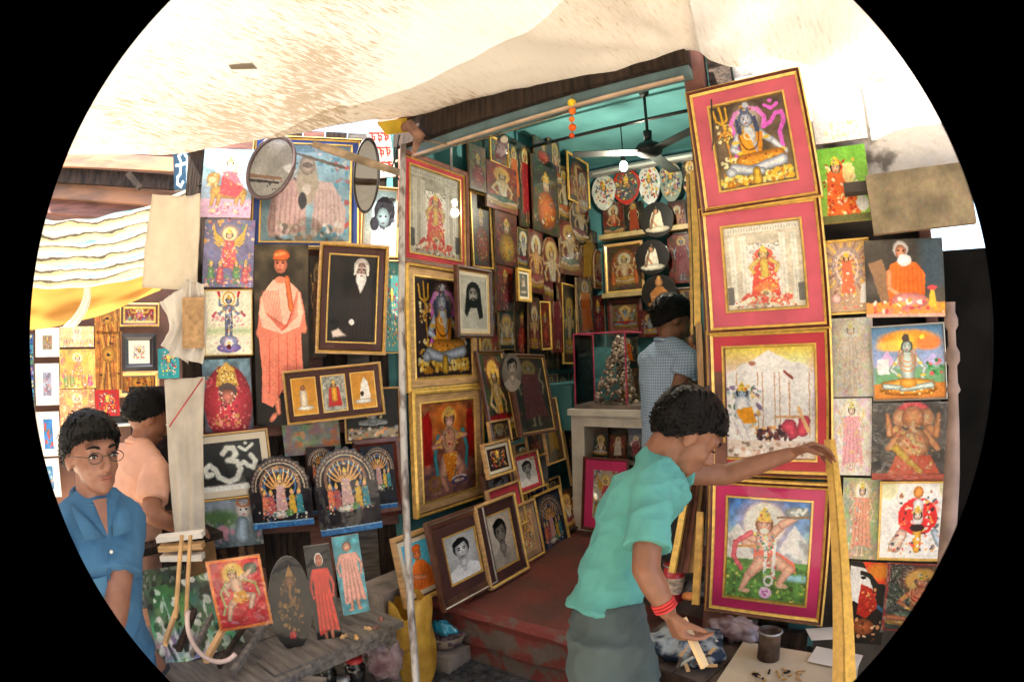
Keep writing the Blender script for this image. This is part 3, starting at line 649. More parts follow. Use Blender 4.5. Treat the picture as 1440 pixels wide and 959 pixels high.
def d_sitting_elder(n=150):
    A = Art(.98, n, '45403a', 70); A.noise(.25, 6); A.poly([(.04, .3), (.22, .25), (.36, .8), (.2, .85)], '8a6a50'); A.rect(.0, .8, 1, 1, 'd08a48'); A.rect(.7, 0, 1, .6, '3c4a54', soft=.1)
    A.poly([(.3, .82), (.26, .5), (.32, .32), (.46, .26), (.64, .3), (.76, .45), (.74, .8)], 'e86a28'); 
    for k in range(7): A.cap((.4 + .05 * k, .34), (.36 + .06 * k, .78), .006, .012, 'b8481a', .5)
    A.cap((.3, .42), (.3, .62), .04, .035, 'e89060', shade=.3); A.cap((.3, .62), (.5, .76), .035, .03, 'e89060', shade=.3)
    A.ell(.46, .13, .1, .11, 'd8d4d0', shade=.3); A.ell(.46, .16, .07, .09, 'd08a68', shade=.4); A.ell(.5, .27, .09, .08, 'f0ece8', shade=.2); A.ell(.43, .15, .015, .01, '201010'); A.ell(.5, .15, .015, .01, '201010')
    A.ell(.55, .78, .24, .1, 'e8908a', shade=.3); A.dabs(60, (.1, .76, .98, .96), ['f0a040', 'e87878', 'f0d8c8', 'c8484a', 'd8a030'], (.015, .035)); A.cap((.84, .66), (.84, .82), .03, .05, 'f0b040'); A.ell(.84, .62, .06, .03, 'd84a50'); A.rect(0, .94, 1, 1, 'c8a090'); return A
def d_mountain_seated(n=150):
    A = Art(1.06, n, '7a9ab8', 71); A.grad('4a7090', 'a0a8d0', 0, .6); A.ell(.5, .2, .4, .14, 'f08a30', soft=.05); A.ell(.26, .28, .2, .08, 'f4b050', soft=.04); A.ell(.78, .26, .18, .1, 'e87840', soft=.04); A.ell(.7, .17, .035, .035, 'f8c840'); A.poly([(0, .6), (.2, .35), (.35, .6)], 'c8a8d0'); A.poly([(.7, .55), (.85, .4), (1, .62)], 'a8a0c8'); A.rect(0, .6, 1, 1.06, '6a9a70', soft=.08); A.dabs(20, (.75, .5, 1, .75), ['3a8a4a', 'd85a5a', '2a6a3a'], (.02, .035)); A.rect(0, .84, 1, 1.06, 'c07a38'); A.rgrad(.46, .25, .2, 'f8d850', .8)
    A.rect(.05, .47, .22, .7, 'f0f0f4', .8)
    seated(A, .48, .9, .78, 'b4c4bc', 'e8a040', None, '3a4840', 2, garland='d8702a', seat='e89030'); A.ell(.47, .17, .05, .06, '4a4038'); return A
def d_red_white_goddess(n=150):
    A = Art(1.02, n, 'ece8da', 72); 
    for x, y in ((.08, .08), (.92, .08)): A.ell(x, y, .14, .14, 'a8a878', al=.6, soft=.05)
    A.dabs(60, (.25, .1, .78, .6), ['d84040', '8aa0b0', '8a5a3a', 'e8a8a0', '3a4a5a', 'f0d8c0'], (.02, .04), .85); A.ell(.5, .45, .27, .25, 'd02c2c'); A.dabs(60, (.25, .25, .75, .7), ['e85050', 'f4e8e0', '2a2030', 'e8b050'], (.014, .03)); A.ell(.5, .12, .07, .08, 'd88a40', shade=.3); A.cap((.5, .28), (.5, .5), .07, .07, 'e8e0e0', shade=.3); face(A, .5, .43, .055, 'e8d0c0', '1a1210', crown='e0b040')
    A.cap((.5, .66), (.5, .9), .06, .05, 'e0a030', shade=.3); A.ell(.5, .6, .1, .05, '2a1418'); A.cap((.28, .7), (.2, .86), .08, .09, 'e8c0b0', shade=.4); A.cap((.74, .66), (.82, .8), .05, .06, 'a8b8c8', shade=.4); A.ell(.86, .68, .08, .04, 'c8d4dc'); A.dabs(60, (.1, .7, .9, .97), ['d04a40', 'f0e0d0', '3a3a50', 'c8905a', 'f8f0ea'], (.014, .03)); return A
def d_pastel_fig(seed=0, n=120, a=1.5, bg='c8bcb8', robe='e0a0a0', crown='e8c860', al=.3):
    A = Art(a, n, bg, 80 + seed); A.noise(.15, 9, False); A.dabs(50, (0, 0, 1, a), ['d8c8b8', 'b8a8b0', 'c8b8a0', 'a8b0a0'], (.03, .06), .5); halo(A, .5, a * .18, .15, 'f8f0d0', 'e8c890')
    standing(A, .5, a * .08, a * .96, 'e8c8b0', robe, crown, arms=4, hal=('f8f0d0', 'e8c890'), wide=1.6); A.dabs(70, (.2, a * .2, .8, a * .95), ['e8c060', 'd86a70', 'f4e8d8', '8a9ab0', 'e8a070'], (.015, .035), .8); A.wash('e8e0d8', al); return A
def d_bold_face(n=120):
    A = Art(1.9, n, '18120f', 90); A.poly([(.3, 0), (1, 0), (1, .5), (.6, .45)], 'd8401a'); A.ell(.75, .2, .3, .18, 'f08020', soft=.1); A.poly([(0, .1), (.4, .15), (.62, .6), (.5, 1.1), (.15, .9), (0, 1)], 'e8e2dc'); A.path([(.3, .25), (.5, .3), (.7, .5), (.95, .62)], .05, '0c0a0a'); A.poly([(.3, .5), (.6, .6), (.8, 1.0), (.5, 1.3), (.25, 1.2)], 'a82418'); A.dabs(30, (.3, .6, .75, 1.2), ['d84028', '6a1410', 'e0a060'], (.02, .04)); A.ell(.35, .36, .07, .035, '101010'); A.cap((.8, 1), (1, 1.15), .04, .04, '3a6a9a'); A.ell(.45, 1.5, .3, .2, 'a0522a', shade=.4); A.dabs(20, (.1, 1.3, .9, 1.8), ['d8a070', '5a2a1a', 'e8c8a0'], (.03, .06)); return A
def d_ringed(n=130, a=1.35):
    A = Art(a, n, 'b0947c', 91); 
    for k in range(24):
        t = k * math.pi / 12; A.cap((.5, .45), (.5 + .6 * math.cos(t), .45 + .6 * math.sin(t)), .01, .03, 'd8b050' if k % 2 else '8a6a60', .8)
    A.ell(.5, .5, .36, .4, '9a8a88', ring=.06); A.ell(.5, .5, .27, .32, 'c8b4b0', ring=.04); A.poly([(.4, .35), (.6, .35), (.66, 1.0), (.34, 1.0)], 'd86a4a'); A.dabs(80, (.1, .3, .9, 1.3), ['e8b890', 'd85a5a', 'f0d8c8', '8a4a4a', 'e0a040'], (.014, .03)); face(A, .5, .34, .06, 'e8b080', crown='e8b838'); A.poly([(.75, 1.2), (.8, .85), (.95, .8), (1, 1.2)], 'f0e8e0'); A.ell(.2, 1.1, .12, .1, 'e8b8b0', shade=.3); return A
def d_conch(n=150):
    A = Art(1.2, n, 'e0d4d0', 92); A.ell(.9, .1, .3, .2, '5a9ac8', soft=.1); A.ell(.5, .45, .42, .38, 'c88a98', ring=.08, al=.6); A.rgrad(.5, .5, .4, 'f8f4ee', .9); A.cap((.1, .55), (.7, .75), .09, .12, 'f0f4f8', shade=.2); A.cap((.6, .4), (.7, .9), .05, .07, 'e0b080', shade=.2); A.ell(.52, .38, .09, .1, 'e8d0b8', shade=.2); A.dabs(50, (.2, .9, .95, 1.15), ['e8c070', 'e8d8c0', 'd8a890'], (.02, .04), .7); A.wash('ffffff', .25); return A  # a white wash pales the whole print
def d_green_orange(n=130):
    A = Art(1.35, n, '7ab040', 93); A.grad('6aa83a', '98c050'); A.noise(.1, 5); A.poly([(.1, 1.35), (.2, .5), (.42, .2), (.62, .45), (.8, 1.35)], 'e0642c'); A.dabs(90, (.12, .25, .78, 1.25), ['f0a040', 'c83a20', 'f4d8a0', 'e8c8b0', 'a82c18'], (.02, .04)); A.ell(.62, .5, .12, .2, 'e8d090', al=.8); face(A, .38, .38, .09, 'e8b080', crown='e8b838'); A.ell(.82, 1.05, .12, .14, 'f0e4cc'); A.rect(0, 1.22, 1, 1.35, '6a6a40'); return A
def d_orange_monk_blue(n=110):
    A = Art(1.3, n, '4aa8cc', 94); A.poly([(.1, 1.3), (.16, .75), (.4, .5), (.65, .52), (.9, .8), (.95, 1.3)], 'e8702c'); 
    for k in range(6): A.cap((.35 + .08 * k, .6), (.2 + .12 * k, 1.2), .008, .015, 'b84a18', .6)
    A.ell(.5, .34, .14, .17, 'd87a4a', shade=.35); A.ell(.5, .2, .15, .1, 'e86a24', shade=.3); A.ell(.45, .33, .018, .012, '201010'); A.ell(.55, .33, .018, .012, '201010'); A.cap((.3, .9), (.65, 1.0), .07, .06, 'e08a60', shade=.3); return A
def d_generic(seed, n=84, a=1.4, dark=.5):
    """one of the many glossy devotional prints deep in the shop"""
    R = np.random.RandomState(seed * 7 + 1)
    bgs = ['2a2622', '4a2420', '1e3434', '5a3a24', '3a3a2c', '6a2a20', '26302a', '7a5a3a', '4a4a44', '8a2a1c']
    A = Art(a, n, bgs[R.randint(len(bgs))], seed); A.noise(.35, 8, False)
    robe = ['c02a1c', 'd8661c', 'a81c24', 'd8a030', '8a2a3a', 'b84a2a', '3a6a5a', 'd8d0c0'][R.randint(8)]
    skin = ['e0a070', 'd8b890', '8a9cb4', 'c87850', 'e8c8a0'][R.randint(5)]
    k = R.randint(6)
    A.dabs(40, (0, 0, 1, a), [robe, 'c8a868', '4a4a3a', '8a7a5a', '2a3a3a'], (.02, .06), .5)
    h = (['f0d890', 'c87830'], ['e8c060', 'b03a20'], ['f4ecd0', '8a9a7a'])[R.randint(3)]
    if k in (0, 1): seated(A, .5, a * .82, a * .72, skin, robe, 'd8a838', arms=(2, 4, 6)[R.randint(3)], hal=h, scarf=['e8a030', 'c83028', 'e8e0d0'][R.randint(3)])
    elif k in (2, 3): standing(A, .5, a * .07, a * .94, skin, robe, 'd8a838', arms=(2, 4)[R.randint(2)], hal=h, wide=1.7)
    elif k == 4:
        A.img[:] = A.img * .7; A.ell(.5, a * .45, .4, a * .38, C(robe) * .7, soft=.05)
        seated(A, .5, a * .8, a * .62, skin, 'e8a838', 'e8c050', arms=4, hal=h)
        for sx in (-1, 1): A.cap((.5 + sx * .36, a * .6), (.5 + sx * .36, a * .85), .06, .07, robe, shade=.3); face(A, .5 + sx * .36, a * .53, .04, skin, crown='d8a838')
    else:
        A.ell(.5, a * .34, .2, .22, skin, shade=.4); A.ell(.5, a * .7, .36, a * .26, robe, shade=.4); face(A, .5, a * .36, .15, skin, crown='d8a838'); A.dabs(30, (.25, a * .5, .75, a * .95), JEWEL, (.02, .04))
    A.dabs(60, (.1, a * .1, .9, a * .95), JEWEL + ['e8dcc0', 'c0b090'], (.008, .022), .7)
    if R.rand() < .5: A.border(.035, ['c8a050', '8a1c18', '3a2a20'][R.randint(3)])
    return A
def d_white_seated(n=100, bg='0f0d0c', fig='e8dcc0', a=1.0, col='d0b080'):
    A = Art(a, n, bg, 95); A.poly([(.5, .14), (.62, .3), (.7, .76), (.25, .8), (.3, .5), (.4, .24)], fig); A.ell(.48, a * .26, .09, .1, '2a1c14'); A.ell(.48, a * .28, .06, .08, 'c89068', shade=.3); A.ell(.5, a * .78, .36, .09, fig, shade=.3); A.cap((.36, .5), (.48, .68), .03, .03, 'c89068'); A.cap((.42, .35), (.3, .72), .03, .05, '5a3a24', .7); return A
def d_bell_figure(n=100):
    A = Art(1.0, n, '0d0b0a', 96); A.poly([(.3, .86), (.24, .5), (.4, .34), (.6, .34), (.76, .5), (.72, .86)], 'b8783a'); A.ell(.5, .22, .11, .13, 'c88850', shade=.4); A.ell(.5, .1, .05, .05, 'd89a50'); A.cap((.3, .6), (.7, .62), .05, .05, 'c88850', shade=.3); A.cap((.25, .8), (.75, .8), .07, .07, 'a86a34', shade=.3); return A
def d_abstract(n=120, a=.6):
    A = Art(a, n, '7a7670', 97); A.noise(.2, 10, False); A.dabs(14, (.05, .1, .95, a), ['c87038', 'd88a50', 'a85a30'], (.04, .09), .6); return A
def d_silver_seated(n=130, a=.95):
    A = Art(a, n, '0c0b0b', 98); seated(A, .5, .66, .6, '8a8c8a', '7a7c7a', None, '5a5c5a', garland='c8c8c0', seat=None); A.rect(0, .74, 1, a, '9a8a70', soft=.05); A.dabs(50, (0, .72, 1, a), ['c87848', 'd8d0c0', '4a3a30', '8a8a88', 'e8a060'], (.02, .05)); return A
def d_sculpture(n=80, a=1.9):
    A = Art(a, n, '2a221c', 99); A.noise(.3, 8); standing(A, .5, .2, a * .95, '7a5a3a', '5a3a24', '8a6a3a', wide=1.5, arms=4, hal=('8a7a5a', '4a3424')); A.dabs(40, (.2, .3, .8, a), ['a88a50', '3a2c20', '6a4c30'], (.02, .04), .7); return A
def d_folk(n=110, a=1.25, seed=0):
    A = Art(a, n, 'a86a28', 110 + seed); A.noise(.2, 6); 
    for k in range(9): A.path([(.1 + .1 * k, 0), (.2 + .08 * k + .1 * math.sin(k), a * .4), (.1 + .1 * k, a)], .02, ['8a3a18', 'd8a040', '4a2c18'][k % 3], .8)
    A.ell(.5, a * .4, .25, .3, 'c8882a', shade=.4); A.ell(.5, a * .4, .08, .06, '1a1210'); A.dabs(30, (0, 0, 1, a), ['d8b050', '7a2c14', '2f1c10', 'b8401c'], (.02, .06), .7); return A
def d_flowers(n=90, a=1.2, bg='3a80c0', fl='e05a40', seed=0, white=True):
    A = Art(a, n, bg, 120 + seed); A.noise(.12, 5)
    for k in range(7): A.ell(A.r.uniform(.2, .8), A.r.uniform(.2, a - .2), .1, .1, fl, shade=.3)
    A.dabs(20, (.2, .4, .8, a - .1), ['e83a5a', 'f08050', '3a7a4a'], (.03, .06))
    if white: A.border(.1, 'f0f4f8')
    return A
def d_multi(n=100, a=1.2, seed=0, bg='e8e0c8'):
    A = Art(a, n, bg, 130 + seed); A.dabs(130, (.15, .15, .85, a - .15), ['d8882a', 'c83a28', '2a5a4a', 'e8c040', '2a3a6a', '8a2a4a', 'd8d0c0'], (.02, .05)); face(A, .5, a * .4, .1, 'e8b050', crown='e8c040'); return A
def d_triptych_side(n=80, kind=0):
    if kind == 1:
        A = Art(1.5, n, '9a9a90', 140); A.noise(.3, 10); A.dabs(60, (0, 0, 1, 1.5), ['c8c4b8', '5a5a54', 'a8a498'], (.02, .04)); A.poly([(.3, .5), (.7, .5), (.8, 1.3), (.2, 1.3)], 'c02820'); A.cap((.5, .5), (.5, 1.0), .12, .12, 'e0a020', shade=.3); face(A, .5, .42, .1, 'e0a050', crown='e0b040'); return A
    A = Art(1.5, n, 'c07a1c', 141); A.grad('c88a28', 'd89a34')
    if kind == 0: A.cap((.45, .6), (.45, 1.1), .15, .16, 'e8d8c0', shade=.3); A.ell(.45, .4, .1, .12, 'a86a40', shade=.3); A.ell(.5, 1.25, .36, .1, 'f0e8d8', shade=.3)
    else: A.poly([(.55, .18), (.7, .4), (.8, 1.1), (.3, 1.15), (.4, .5)], 'ece8e0'); A.ell(.45, 1.22, .38, .1, 'f0ece4', shade=.3); A.ell(.42, .9, .08, .1, '3a2418')
    return A
def d_oval_frame_cloth(n=110, a=1.3):
    A = Art(a, n, 'dcdcd8', 150); A.noise(.1, 4); A.cap((.1, .95), (.8, .8), .04, .03, 'b88a70'); A.cap((.1, 1.05), (.8, .9), .03, .02, '2a1c20'); A.dabs(20, (.55, .8, .95, 1.1), ['2a2030', 'e8e0d8', 'c89080'], (.015, .03)); return A
PR = {}
def print_mat(key, art, rough=.45, coat=0.0, gain=1.0):
    """material with the computed print as its colour"""
    k = 'print ' + key
    if k in MATS: return MATS[k]
    A = art() if callable(art) else art
    im = bpy.data.images.new(k, A.w, A.h)
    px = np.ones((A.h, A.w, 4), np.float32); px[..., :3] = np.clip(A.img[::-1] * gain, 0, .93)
    # worn print: small waviness of the drawing, blotches, halftone grain
    def fld(k, sd):
        r_ = np.random.RandomState(sd); h2, w2 = max(2, int(k * A.a)), k; g_ = r_.uniform(-1, 1, (h2 + 2, w2 + 2)); yy = A.Y / A.a * h2 * .999; xx = A.X * w2 * .999
        iy, ix = yy.astype(int), xx.astype(int); fy, fx = yy - iy, xx - ix; return (g_[iy, ix] * (1 - fx) + g_[iy, ix + 1] * fx) * (1 - fy) + (g_[iy + 1, ix] * (1 - fx) + g_[iy + 1, ix + 1] * fx) * fy
    s0 = sum(map(ord, key)) % 1000; I, J = np.mgrid[0:A.h, 0:A.w]; kk = max(8, A.w // 5)
    I = np.clip(I + .8 * fld(kk, s0) + .5 * fld(kk * 2, s0 + 1), 0, A.h - 1).astype(int); J = np.clip(J + .8 * fld(kk, s0 + 2) + .5 * fld(kk * 2, s0 + 3), 0, A.w - 1).astype(int)
    rgb = px[I, J, :3]; mod = 1 + .06 * fld(kk, s0 + 4) + .07 * fld(kk * 2, s0 + 5) + .07 * fld(5, s0 + 6)
    px[..., :3] = rgb * mod[..., None] + A.r.normal(0, .02, (A.h, A.w, 3)); px = np.clip(px, 0, 1)
    im.pixels.foreach_set(px.ravel()); im.update(); im.pack()
    m = bpy.data.materials.new(k); m.use_nodes = True; N = m.node_tree.nodes; L = m.node_tree.links; b = N['Principled BSDF']
    t = N.new('ShaderNodeTexImage'); t.image = im; t.interpolation = 'Cubic'; t.extension = 'EXTEND'
    uv = N.new('ShaderNodeUVMap'); uv.uv_map = 'UVMap'; L.new(uv.outputs[0], t.inputs[0]); L.new(t.outputs[0], b.inputs['Base Color'])
    b.inputs['Roughness'].default_value = rough; b.inputs['Specular IOR Level'].default_value = .28; b.inputs['Coat Weight'].default_value = coat; b.inputs['Coat Roughness'].default_value = .08
    if coat:
        nz = N.new('ShaderNodeTexNoise'); nz.inputs['Scale'].default_value = 9; nz.inputs['Detail'].default_value = 3; tc = N.new('ShaderNodeTexCoord'); L.new(tc.outputs['Object'], nz.inputs[0])
        bp = N.new('ShaderNodeBump'); bp.inputs['Strength'].default_value = .35; bp.inputs['Distance'].default_value = .012; L.new(nz.outputs[0], bp.inputs['Height']); L.new(bp.outputs[0], b.inputs['Coat Normal'])
    MATS[k] = m; m['aspect'] = A.a
    return m
# ------------------------------------------------------------------ planes of the place
RF = Plane((0, -1, 0), (0, 2.10, 0))                     # right door jamb and street front
LC = Plane((1, 0, 0), (-1.95, 0, 0))                     # left side wall of the shop, seen along its length
DP = Plane((.819, -.574, 0), (-2.0, 1.95, 0))            # hoarding left of the doorway, turned to the street
BK = Plane((0, -1, 0), (0, 4.08, 0))                     # back wall
CT = Plane((0, -1, 0), (0, 3.2, 0))                      # counter front
BN = Plane((.86, -.51, 0), (-1.66, 1.03, 0))             # things stood on the bench
FS = Plane((.93, -.37, 0), (-5.0, 1.7, 0))               # the neighbouring stall's back wall

# ------------------------------------------------------------------ materials
def g(r, gg=None, b=None): return (r, r, r) if gg is None else (r, gg, b)
M_gold = mat('gold_moulding', (.52, .30, .07), .38, .3, 30, metal=.35, coat=.3)
M_goldb = mat('bright_gold_moulding', (.72, .46, .10), .35, .2, 40, metal=.3, coat=.3)
M_dkred = mat('dark_red_groove', (.10, .02, .012), .4, .3, 30, coat=.3)
M_tanw = mat('tan_wood_moulding', (.50, .30, .13), .5, .25, 12, stretch=(1, 1, 6), bump=.15)
M_brown = mat('brown_wood_moulding', (.09, .035, .02), .4, .4, 14, bump=.15, coat=.3)
M_rosew = mat('rosewood_moulding', (.26, .10, .07), .4, .3, 16, coat=.3)
M_black = mat('black_lacquer', (.012, .010, .010), .35, .3, 20, coat=.3)
M_silver = mat('grey_silver_moulding', (.42, .40, .36), .4, .2, 20, metal=.4)
M_white = mat('white_painted_wood', (.66, .62, .55), .5, .12, 10, bump=.1)
M_pinkmat = mat('pink_mount', (.66, .12, .175), .75, .15, 6)
M_magenta = mat('magenta_mount', (.62, .03, .16), .75, .12, 6)
M_redmat = mat('red_mount', (.56, .045, .07), .75, .15, 6)
M_creammat = mat('cream_mount', (.72, .64, .50), .8, .08, 6)
M_brownmat = mat('brown_mount', (.07, .022, .018), .8, .2, 6)
M_bluemat = mat('blue_mount', (.025, .06, .25), .8, .2, 6)
M_board = mat('backing_board', (.22, .14, .075), .85, .3, 20, bump=.2)
M_glass = glass_mat(mul=.42)
M_wrap = glass_mat('plastic_wrap', (.96, .96, .96), mul=1.2, rough=.12)
if True:
    nt = M_wrap.node_tree; nz = nt.nodes.new('ShaderNodeTexNoise'); nz.inputs['Scale'].default_value = 14; nz.inputs['Distortion'].default_value = 1.5
    tc = nt.nodes.new('ShaderNodeTexCoord'); nt.links.new(tc.outputs['Object'], nz.inputs[0]); bp = nt.nodes.new('ShaderNodeBump'); bp.inputs['Strength'].default_value = .9; bp.inputs['Distance'].default_value = .02
    nt.links.new(nz.outputs[0], bp.inputs['Height'])
    for nd in nt.nodes:
        if nd.type == 'BSDF_GLOSSY': nt.links.new(bp.outputs[0], nd.inputs['Normal'])

# frame profiles: (inset along the face, height off the back), material of the strip that starts there
FR = {
 'gold': (.026, [(0, 0, M_gold), (0, .8, M_goldb), (.25, 1, M_dkred), (.5, .72, M_dkred), (.6, .8, M_goldb), (.95, .55, M_gold), (1, .2, M_gold)]),
 'goldwide': (.075, [(0, 0, M_gold), (0, .7, M_goldb), (.12, 1, M_goldb), (.26, .9, M_brown), (.32, .6, M_tanw), (.78, .5, M_goldb), (.88, .6, M_gold), (1, .15, M_gold)]),
 'rosewood': (.036, [(0, 0, M_rosew), (0, .8, M_rosew), (.3, 1, M_rosew), (.6, .8, M_brown), (.8, .7, M_goldb), (1, .3, M_gold)]),
 'brown': (.04, [(0, 0, M_brown), (0, .8, M_brown), (.35, 1, M_brown), (.8, .6, M_goldb), (.92, .5, M_gold), (1, .2, M_gold)]),
 'darkbead': (.045, [(0, 0, M_brown), (0, .9, M_brown), (.25, 1, M_silver), (.35, .8, M_brown), (.85, .5, M_brown), (1, .2, M_brown)]),
 'tan': (.03, [(0, 0, M_tanw), (0, .9, M_tanw), (.4, 1, M_goldb), (.7, .7, M_brown), (1, .3, M_brown)]),
 'black': (.022, [(0, 0, M_black), (0, .9, M_black), (.5, 1, M_black), (1, .3, M_black)]),
 'goldthin': (.014, [(0, 0, M_gold), (0, .9, M_goldb), (.6, 1, M_goldb), (1, .3, M_gold)]),
 'silver': (.02, [(0, 0, M_silver), (0, .9, M_silver), (.5, 1, M_silver), (1, .3, M_silver)]),
 'redwood': (.05, [(0, 0, M_brown), (0, .8, M_dkred), (.5, 1, M_dkred), (1, .3, M_dkred)]),
}
def ring_mesh(name, w, h, t, prof, D):
    """mitred rectangle moulding; local x right, z up, front towards -y"""
    vs, fs, mi, ms = [], [], [], []
    for (i, hh, m) in prof:
        x, z = w / 2 - i * t, h / 2 - i * t
        vs += [(-x, -hh * D, -z), (x, -hh * D, -z), (x, -hh * D, z), (-x, -hh * D, z)]
        if m not in ms: ms.append(m)
    for j in range(len(prof) - 1):
        for k in range(4):
            k2 = (k + 1) % 4
            fs.append((j * 4 + k, j * 4 + k2, j * 4 + 4 + k2, j * 4 + 4 + k)); mi.append(ms.index(prof[j][2]))
    me = bpy.data.meshes.new(name); me.from_pydata(vs, [], fs)
    for m in ms: me.materials.append(m)
    me.polygons.foreach_set('material_index', mi); me.update(); return me
def flat_ring(name, w, h, w2, h2, y, th=.003, dz=0):
    mb = MB(); vs = []
    for yy in (y, y + th):
        vs += [(-w / 2, yy, -h / 2), (w / 2, yy, -h / 2), (w / 2, yy, h / 2), (-w / 2, yy, h / 2), (-w2 / 2, yy, -h2 / 2 + dz), (w2 / 2, yy, -h2 / 2 + dz), (w2 / 2, yy, h2 / 2 + dz), (-w2 / 2, yy, h2 / 2 + dz)]
    fs = []
    for k in range(4):
        k2 = (k + 1) % 4
        fs += [(k, k2, k2 + 4, k + 4), (k + 4, k2 + 4, k2 + 12, k + 12)]
    mb.add(vs, fs); return mb.mesh(name)
def uvquad(me, w, h):
    uv = me.uv_layers.new(name='UVMap'); 
    for l in me.loops:
        c = me.vertices[l.vertex_index].co; uv.data[l.index].uv = (c.x / w + .5, c.z / h + .5)
def outline(shape, w, h, n=28):
    """front outlines: rect, oval, arch (round top), scallop"""
    if shape == 'rect': return [(-w / 2, -h / 2), (w / 2, -h / 2), (w / 2, h / 2), (-w / 2, h / 2)]
    if shape == 'oval': return [(w / 2 * math.cos(2 * math.pi * k / n), h / 2 * math.sin(2 * math.pi * k / n)) for k in range(n)]
    if shape == 'shield': return [(w / 2 * math.cos(t) * (1 if math.sin(t) > -.2 else .93), h / 2 * (math.sin(t) if math.sin(t) > 0 else math.sin(t) * (1 + .1 * (1 - abs(math.cos(t)))))) for t in [2 * math.pi * k / n for k in range(n)]]
    if shape in ('arch', 'scallop'):
        pts = [(-w / 2, -h / 2), (w / 2, -h / 2)]
        m = 44
        for k in range(m + 1):
            t = math.pi * k / m; r = 1.0 + (.035 * math.cos(t * 22) if shape == 'scallop' else 0)
            pts.append((w / 2 * math.cos(t) * r, h * .05 + h * .45 * math.sin(t) * r))
        return pts
    if shape == 'ovalcut': return [(w / 2 * math.cos(t), max(-h * .46, h / 2 * math.sin(t))) for t in [2 * math.pi * k / n for k in range(n)]]
def slab(name, pts, th, face_m, side_m, w, h, y0=0.0, back=True):
    n = len(pts); vs = [(x, y0 - th, z) for x, z in pts] + [(x, y0, z) for x, z in pts]
    fs = [tuple(range(n))] + [(k, k + n, (k + 1) % n + n, (k + 1) % n) for k in range(n)] + ([tuple(range(n, 2 * n))[::-1]] if back else [])
    me = bpy.data.meshes.new(name); me.from_pydata(vs, [], fs); me.materials.append(face_m); me.materials.append(side_m)
    me.polygons.foreach_set('material_index', [0] + [1] * (len(fs) - 1)); me.update(); uvquad(me, w, h); return me
def place(pl, box, o=0.0, rot=0, lean=0):
    x0, y0, x1, y1 = box; xm, ym = (x0 + x1) / 2, (y0 + y1) / 2
    l, r, t, b = pl.hit(x0, ym, o), pl.hit(x1, ym, o), pl.hit(xm, y0, o), pl.hit(xm, y1, o)
    w = abs((r - l).dot(pl.right)); h = abs((t - b).dot(pl.up))
    c = pl.right * ((l + r) / 2).dot(pl.right) + pl.up * ((t + b) / 2).dot(pl.up) + pl.n * (pl.d + o)
    R = Matrix((pl.right, -pl.n, pl.up)).transposed()
    Rm = R @ Matrix.Rotation(rad(rot), 3, 'Y') @ Matrix.Rotation(rad(lean), 3, 'X')
    return w, h, Matrix.Translation(c) @ Rm.to_4x4()
def picture(pl, box, key, art, label, cat='framed picture', frame=None, mount=None, inner=None, glass=None, o=.03, D=.025, rot=0, lean=0, group=None, name=None, shape='rect', side=None, coat=0.0, rough=.45, wrap=False, mdz=0, gain=.9):
    """one picture: frame, mount, print and pane as parts; without a frame a board with its print"""
    w, h, MW = place(pl, box, o, rot, lean)
    if lean: h = h / math.cos(rad(lean))
    pm = print_mat(key, art, rough, coat, gain)
    if frame is None and mount is None and not wrap:
        ob = link(name or 'picture_board', slab(name or 'picture_board', outline(shape, w, h), D, pm, side or M_board, w, h))
        ob.matrix_world = MW @ Matrix.Translation((0, D, 0)); return tag(ob, label, cat, group)
    e = empty(name or 'framed_picture', mat=MW @ Matrix.Translation((0, D, 0)), label=label, cat=cat, group=group)
    t = 0
    if frame:
        t, prof = FR[frame] if isinstance(frame, str) else (frame[1], FR[frame[0]][1])
        link('frame', ring_mesh('frame', w, h, t, prof, D), parent=e)
    iw, ih = w - 2 * t * .96, h - 2 * t * .96
    if mount:
        mt, mm = mount; mt = (mt, mt) if not hasattr(mt, '__len__') else mt
        link('mount', flat_ring('mount', iw, ih, iw - 2 * mt[0], ih - 2 * mt[1], -D * .42, dz=mdz), mm, e)
        pw, ph = iw - 2 * mt[0], ih - 2 * mt[1]
        if inner:
            it = inner if not isinstance(inner, bool) else .006
            link('slip', ring_mesh('slip', pw + it * 2, ph + it * 2, it * 1.6, [(0, .42, M_gold), (0, .6, M_goldb), (.7, .6, M_gold), (1, .35, M_gold)], D), parent=e).location = (0, 0, mdz)
        pw += .01; ph += .01; py = -D * .3
    else: pw, ph, py = iw, ih, -D * .38
    q = link('print' if frame or mount else 'board', slab('print', outline(shape, pw, ph), .004 if frame or mount else D * .8, pm, side or M_board, pw, ph, y0=py + .004 if frame or mount else 0), parent=e)
    q.location = (0, 0, mdz if mount else 0)
    if frame: link('backing', MB().box((-iw / 2, -D * .2, -ih / 2), (iw / 2, -.001, ih / 2)).mesh('backing'), M_board, e)
    if glass: link('glass', MB().add([(-iw / 2, -D * .62, -ih / 2), (iw / 2, -D * .62, -ih / 2), (iw / 2, -D * .62, ih / 2), (-iw / 2, -D * .62, ih / 2)], [(0, 1, 2, 3)]).mesh('glass'), M_glass, e)
    if wrap:
        vs, fs, n = [], [], 9
        r2 = random.Random(sum(map(ord, key)))
        for j in range(n + 1):
            for i in range(n + 1): vs.append(((i / n - .5) * w * 1.03, -D - .004 - r2.random() * .006, (j / n - .5) * h * 1.03))
        for j in range(n):
            for i in range(n): a = j * (n + 1) + i; fs.append((a, a + 1, a + n + 2, a + n + 1))
        link('plastic_wrap', MB().add(vs, fs, True).mesh('plastic_wrap'), M_wrap, e)
    return e

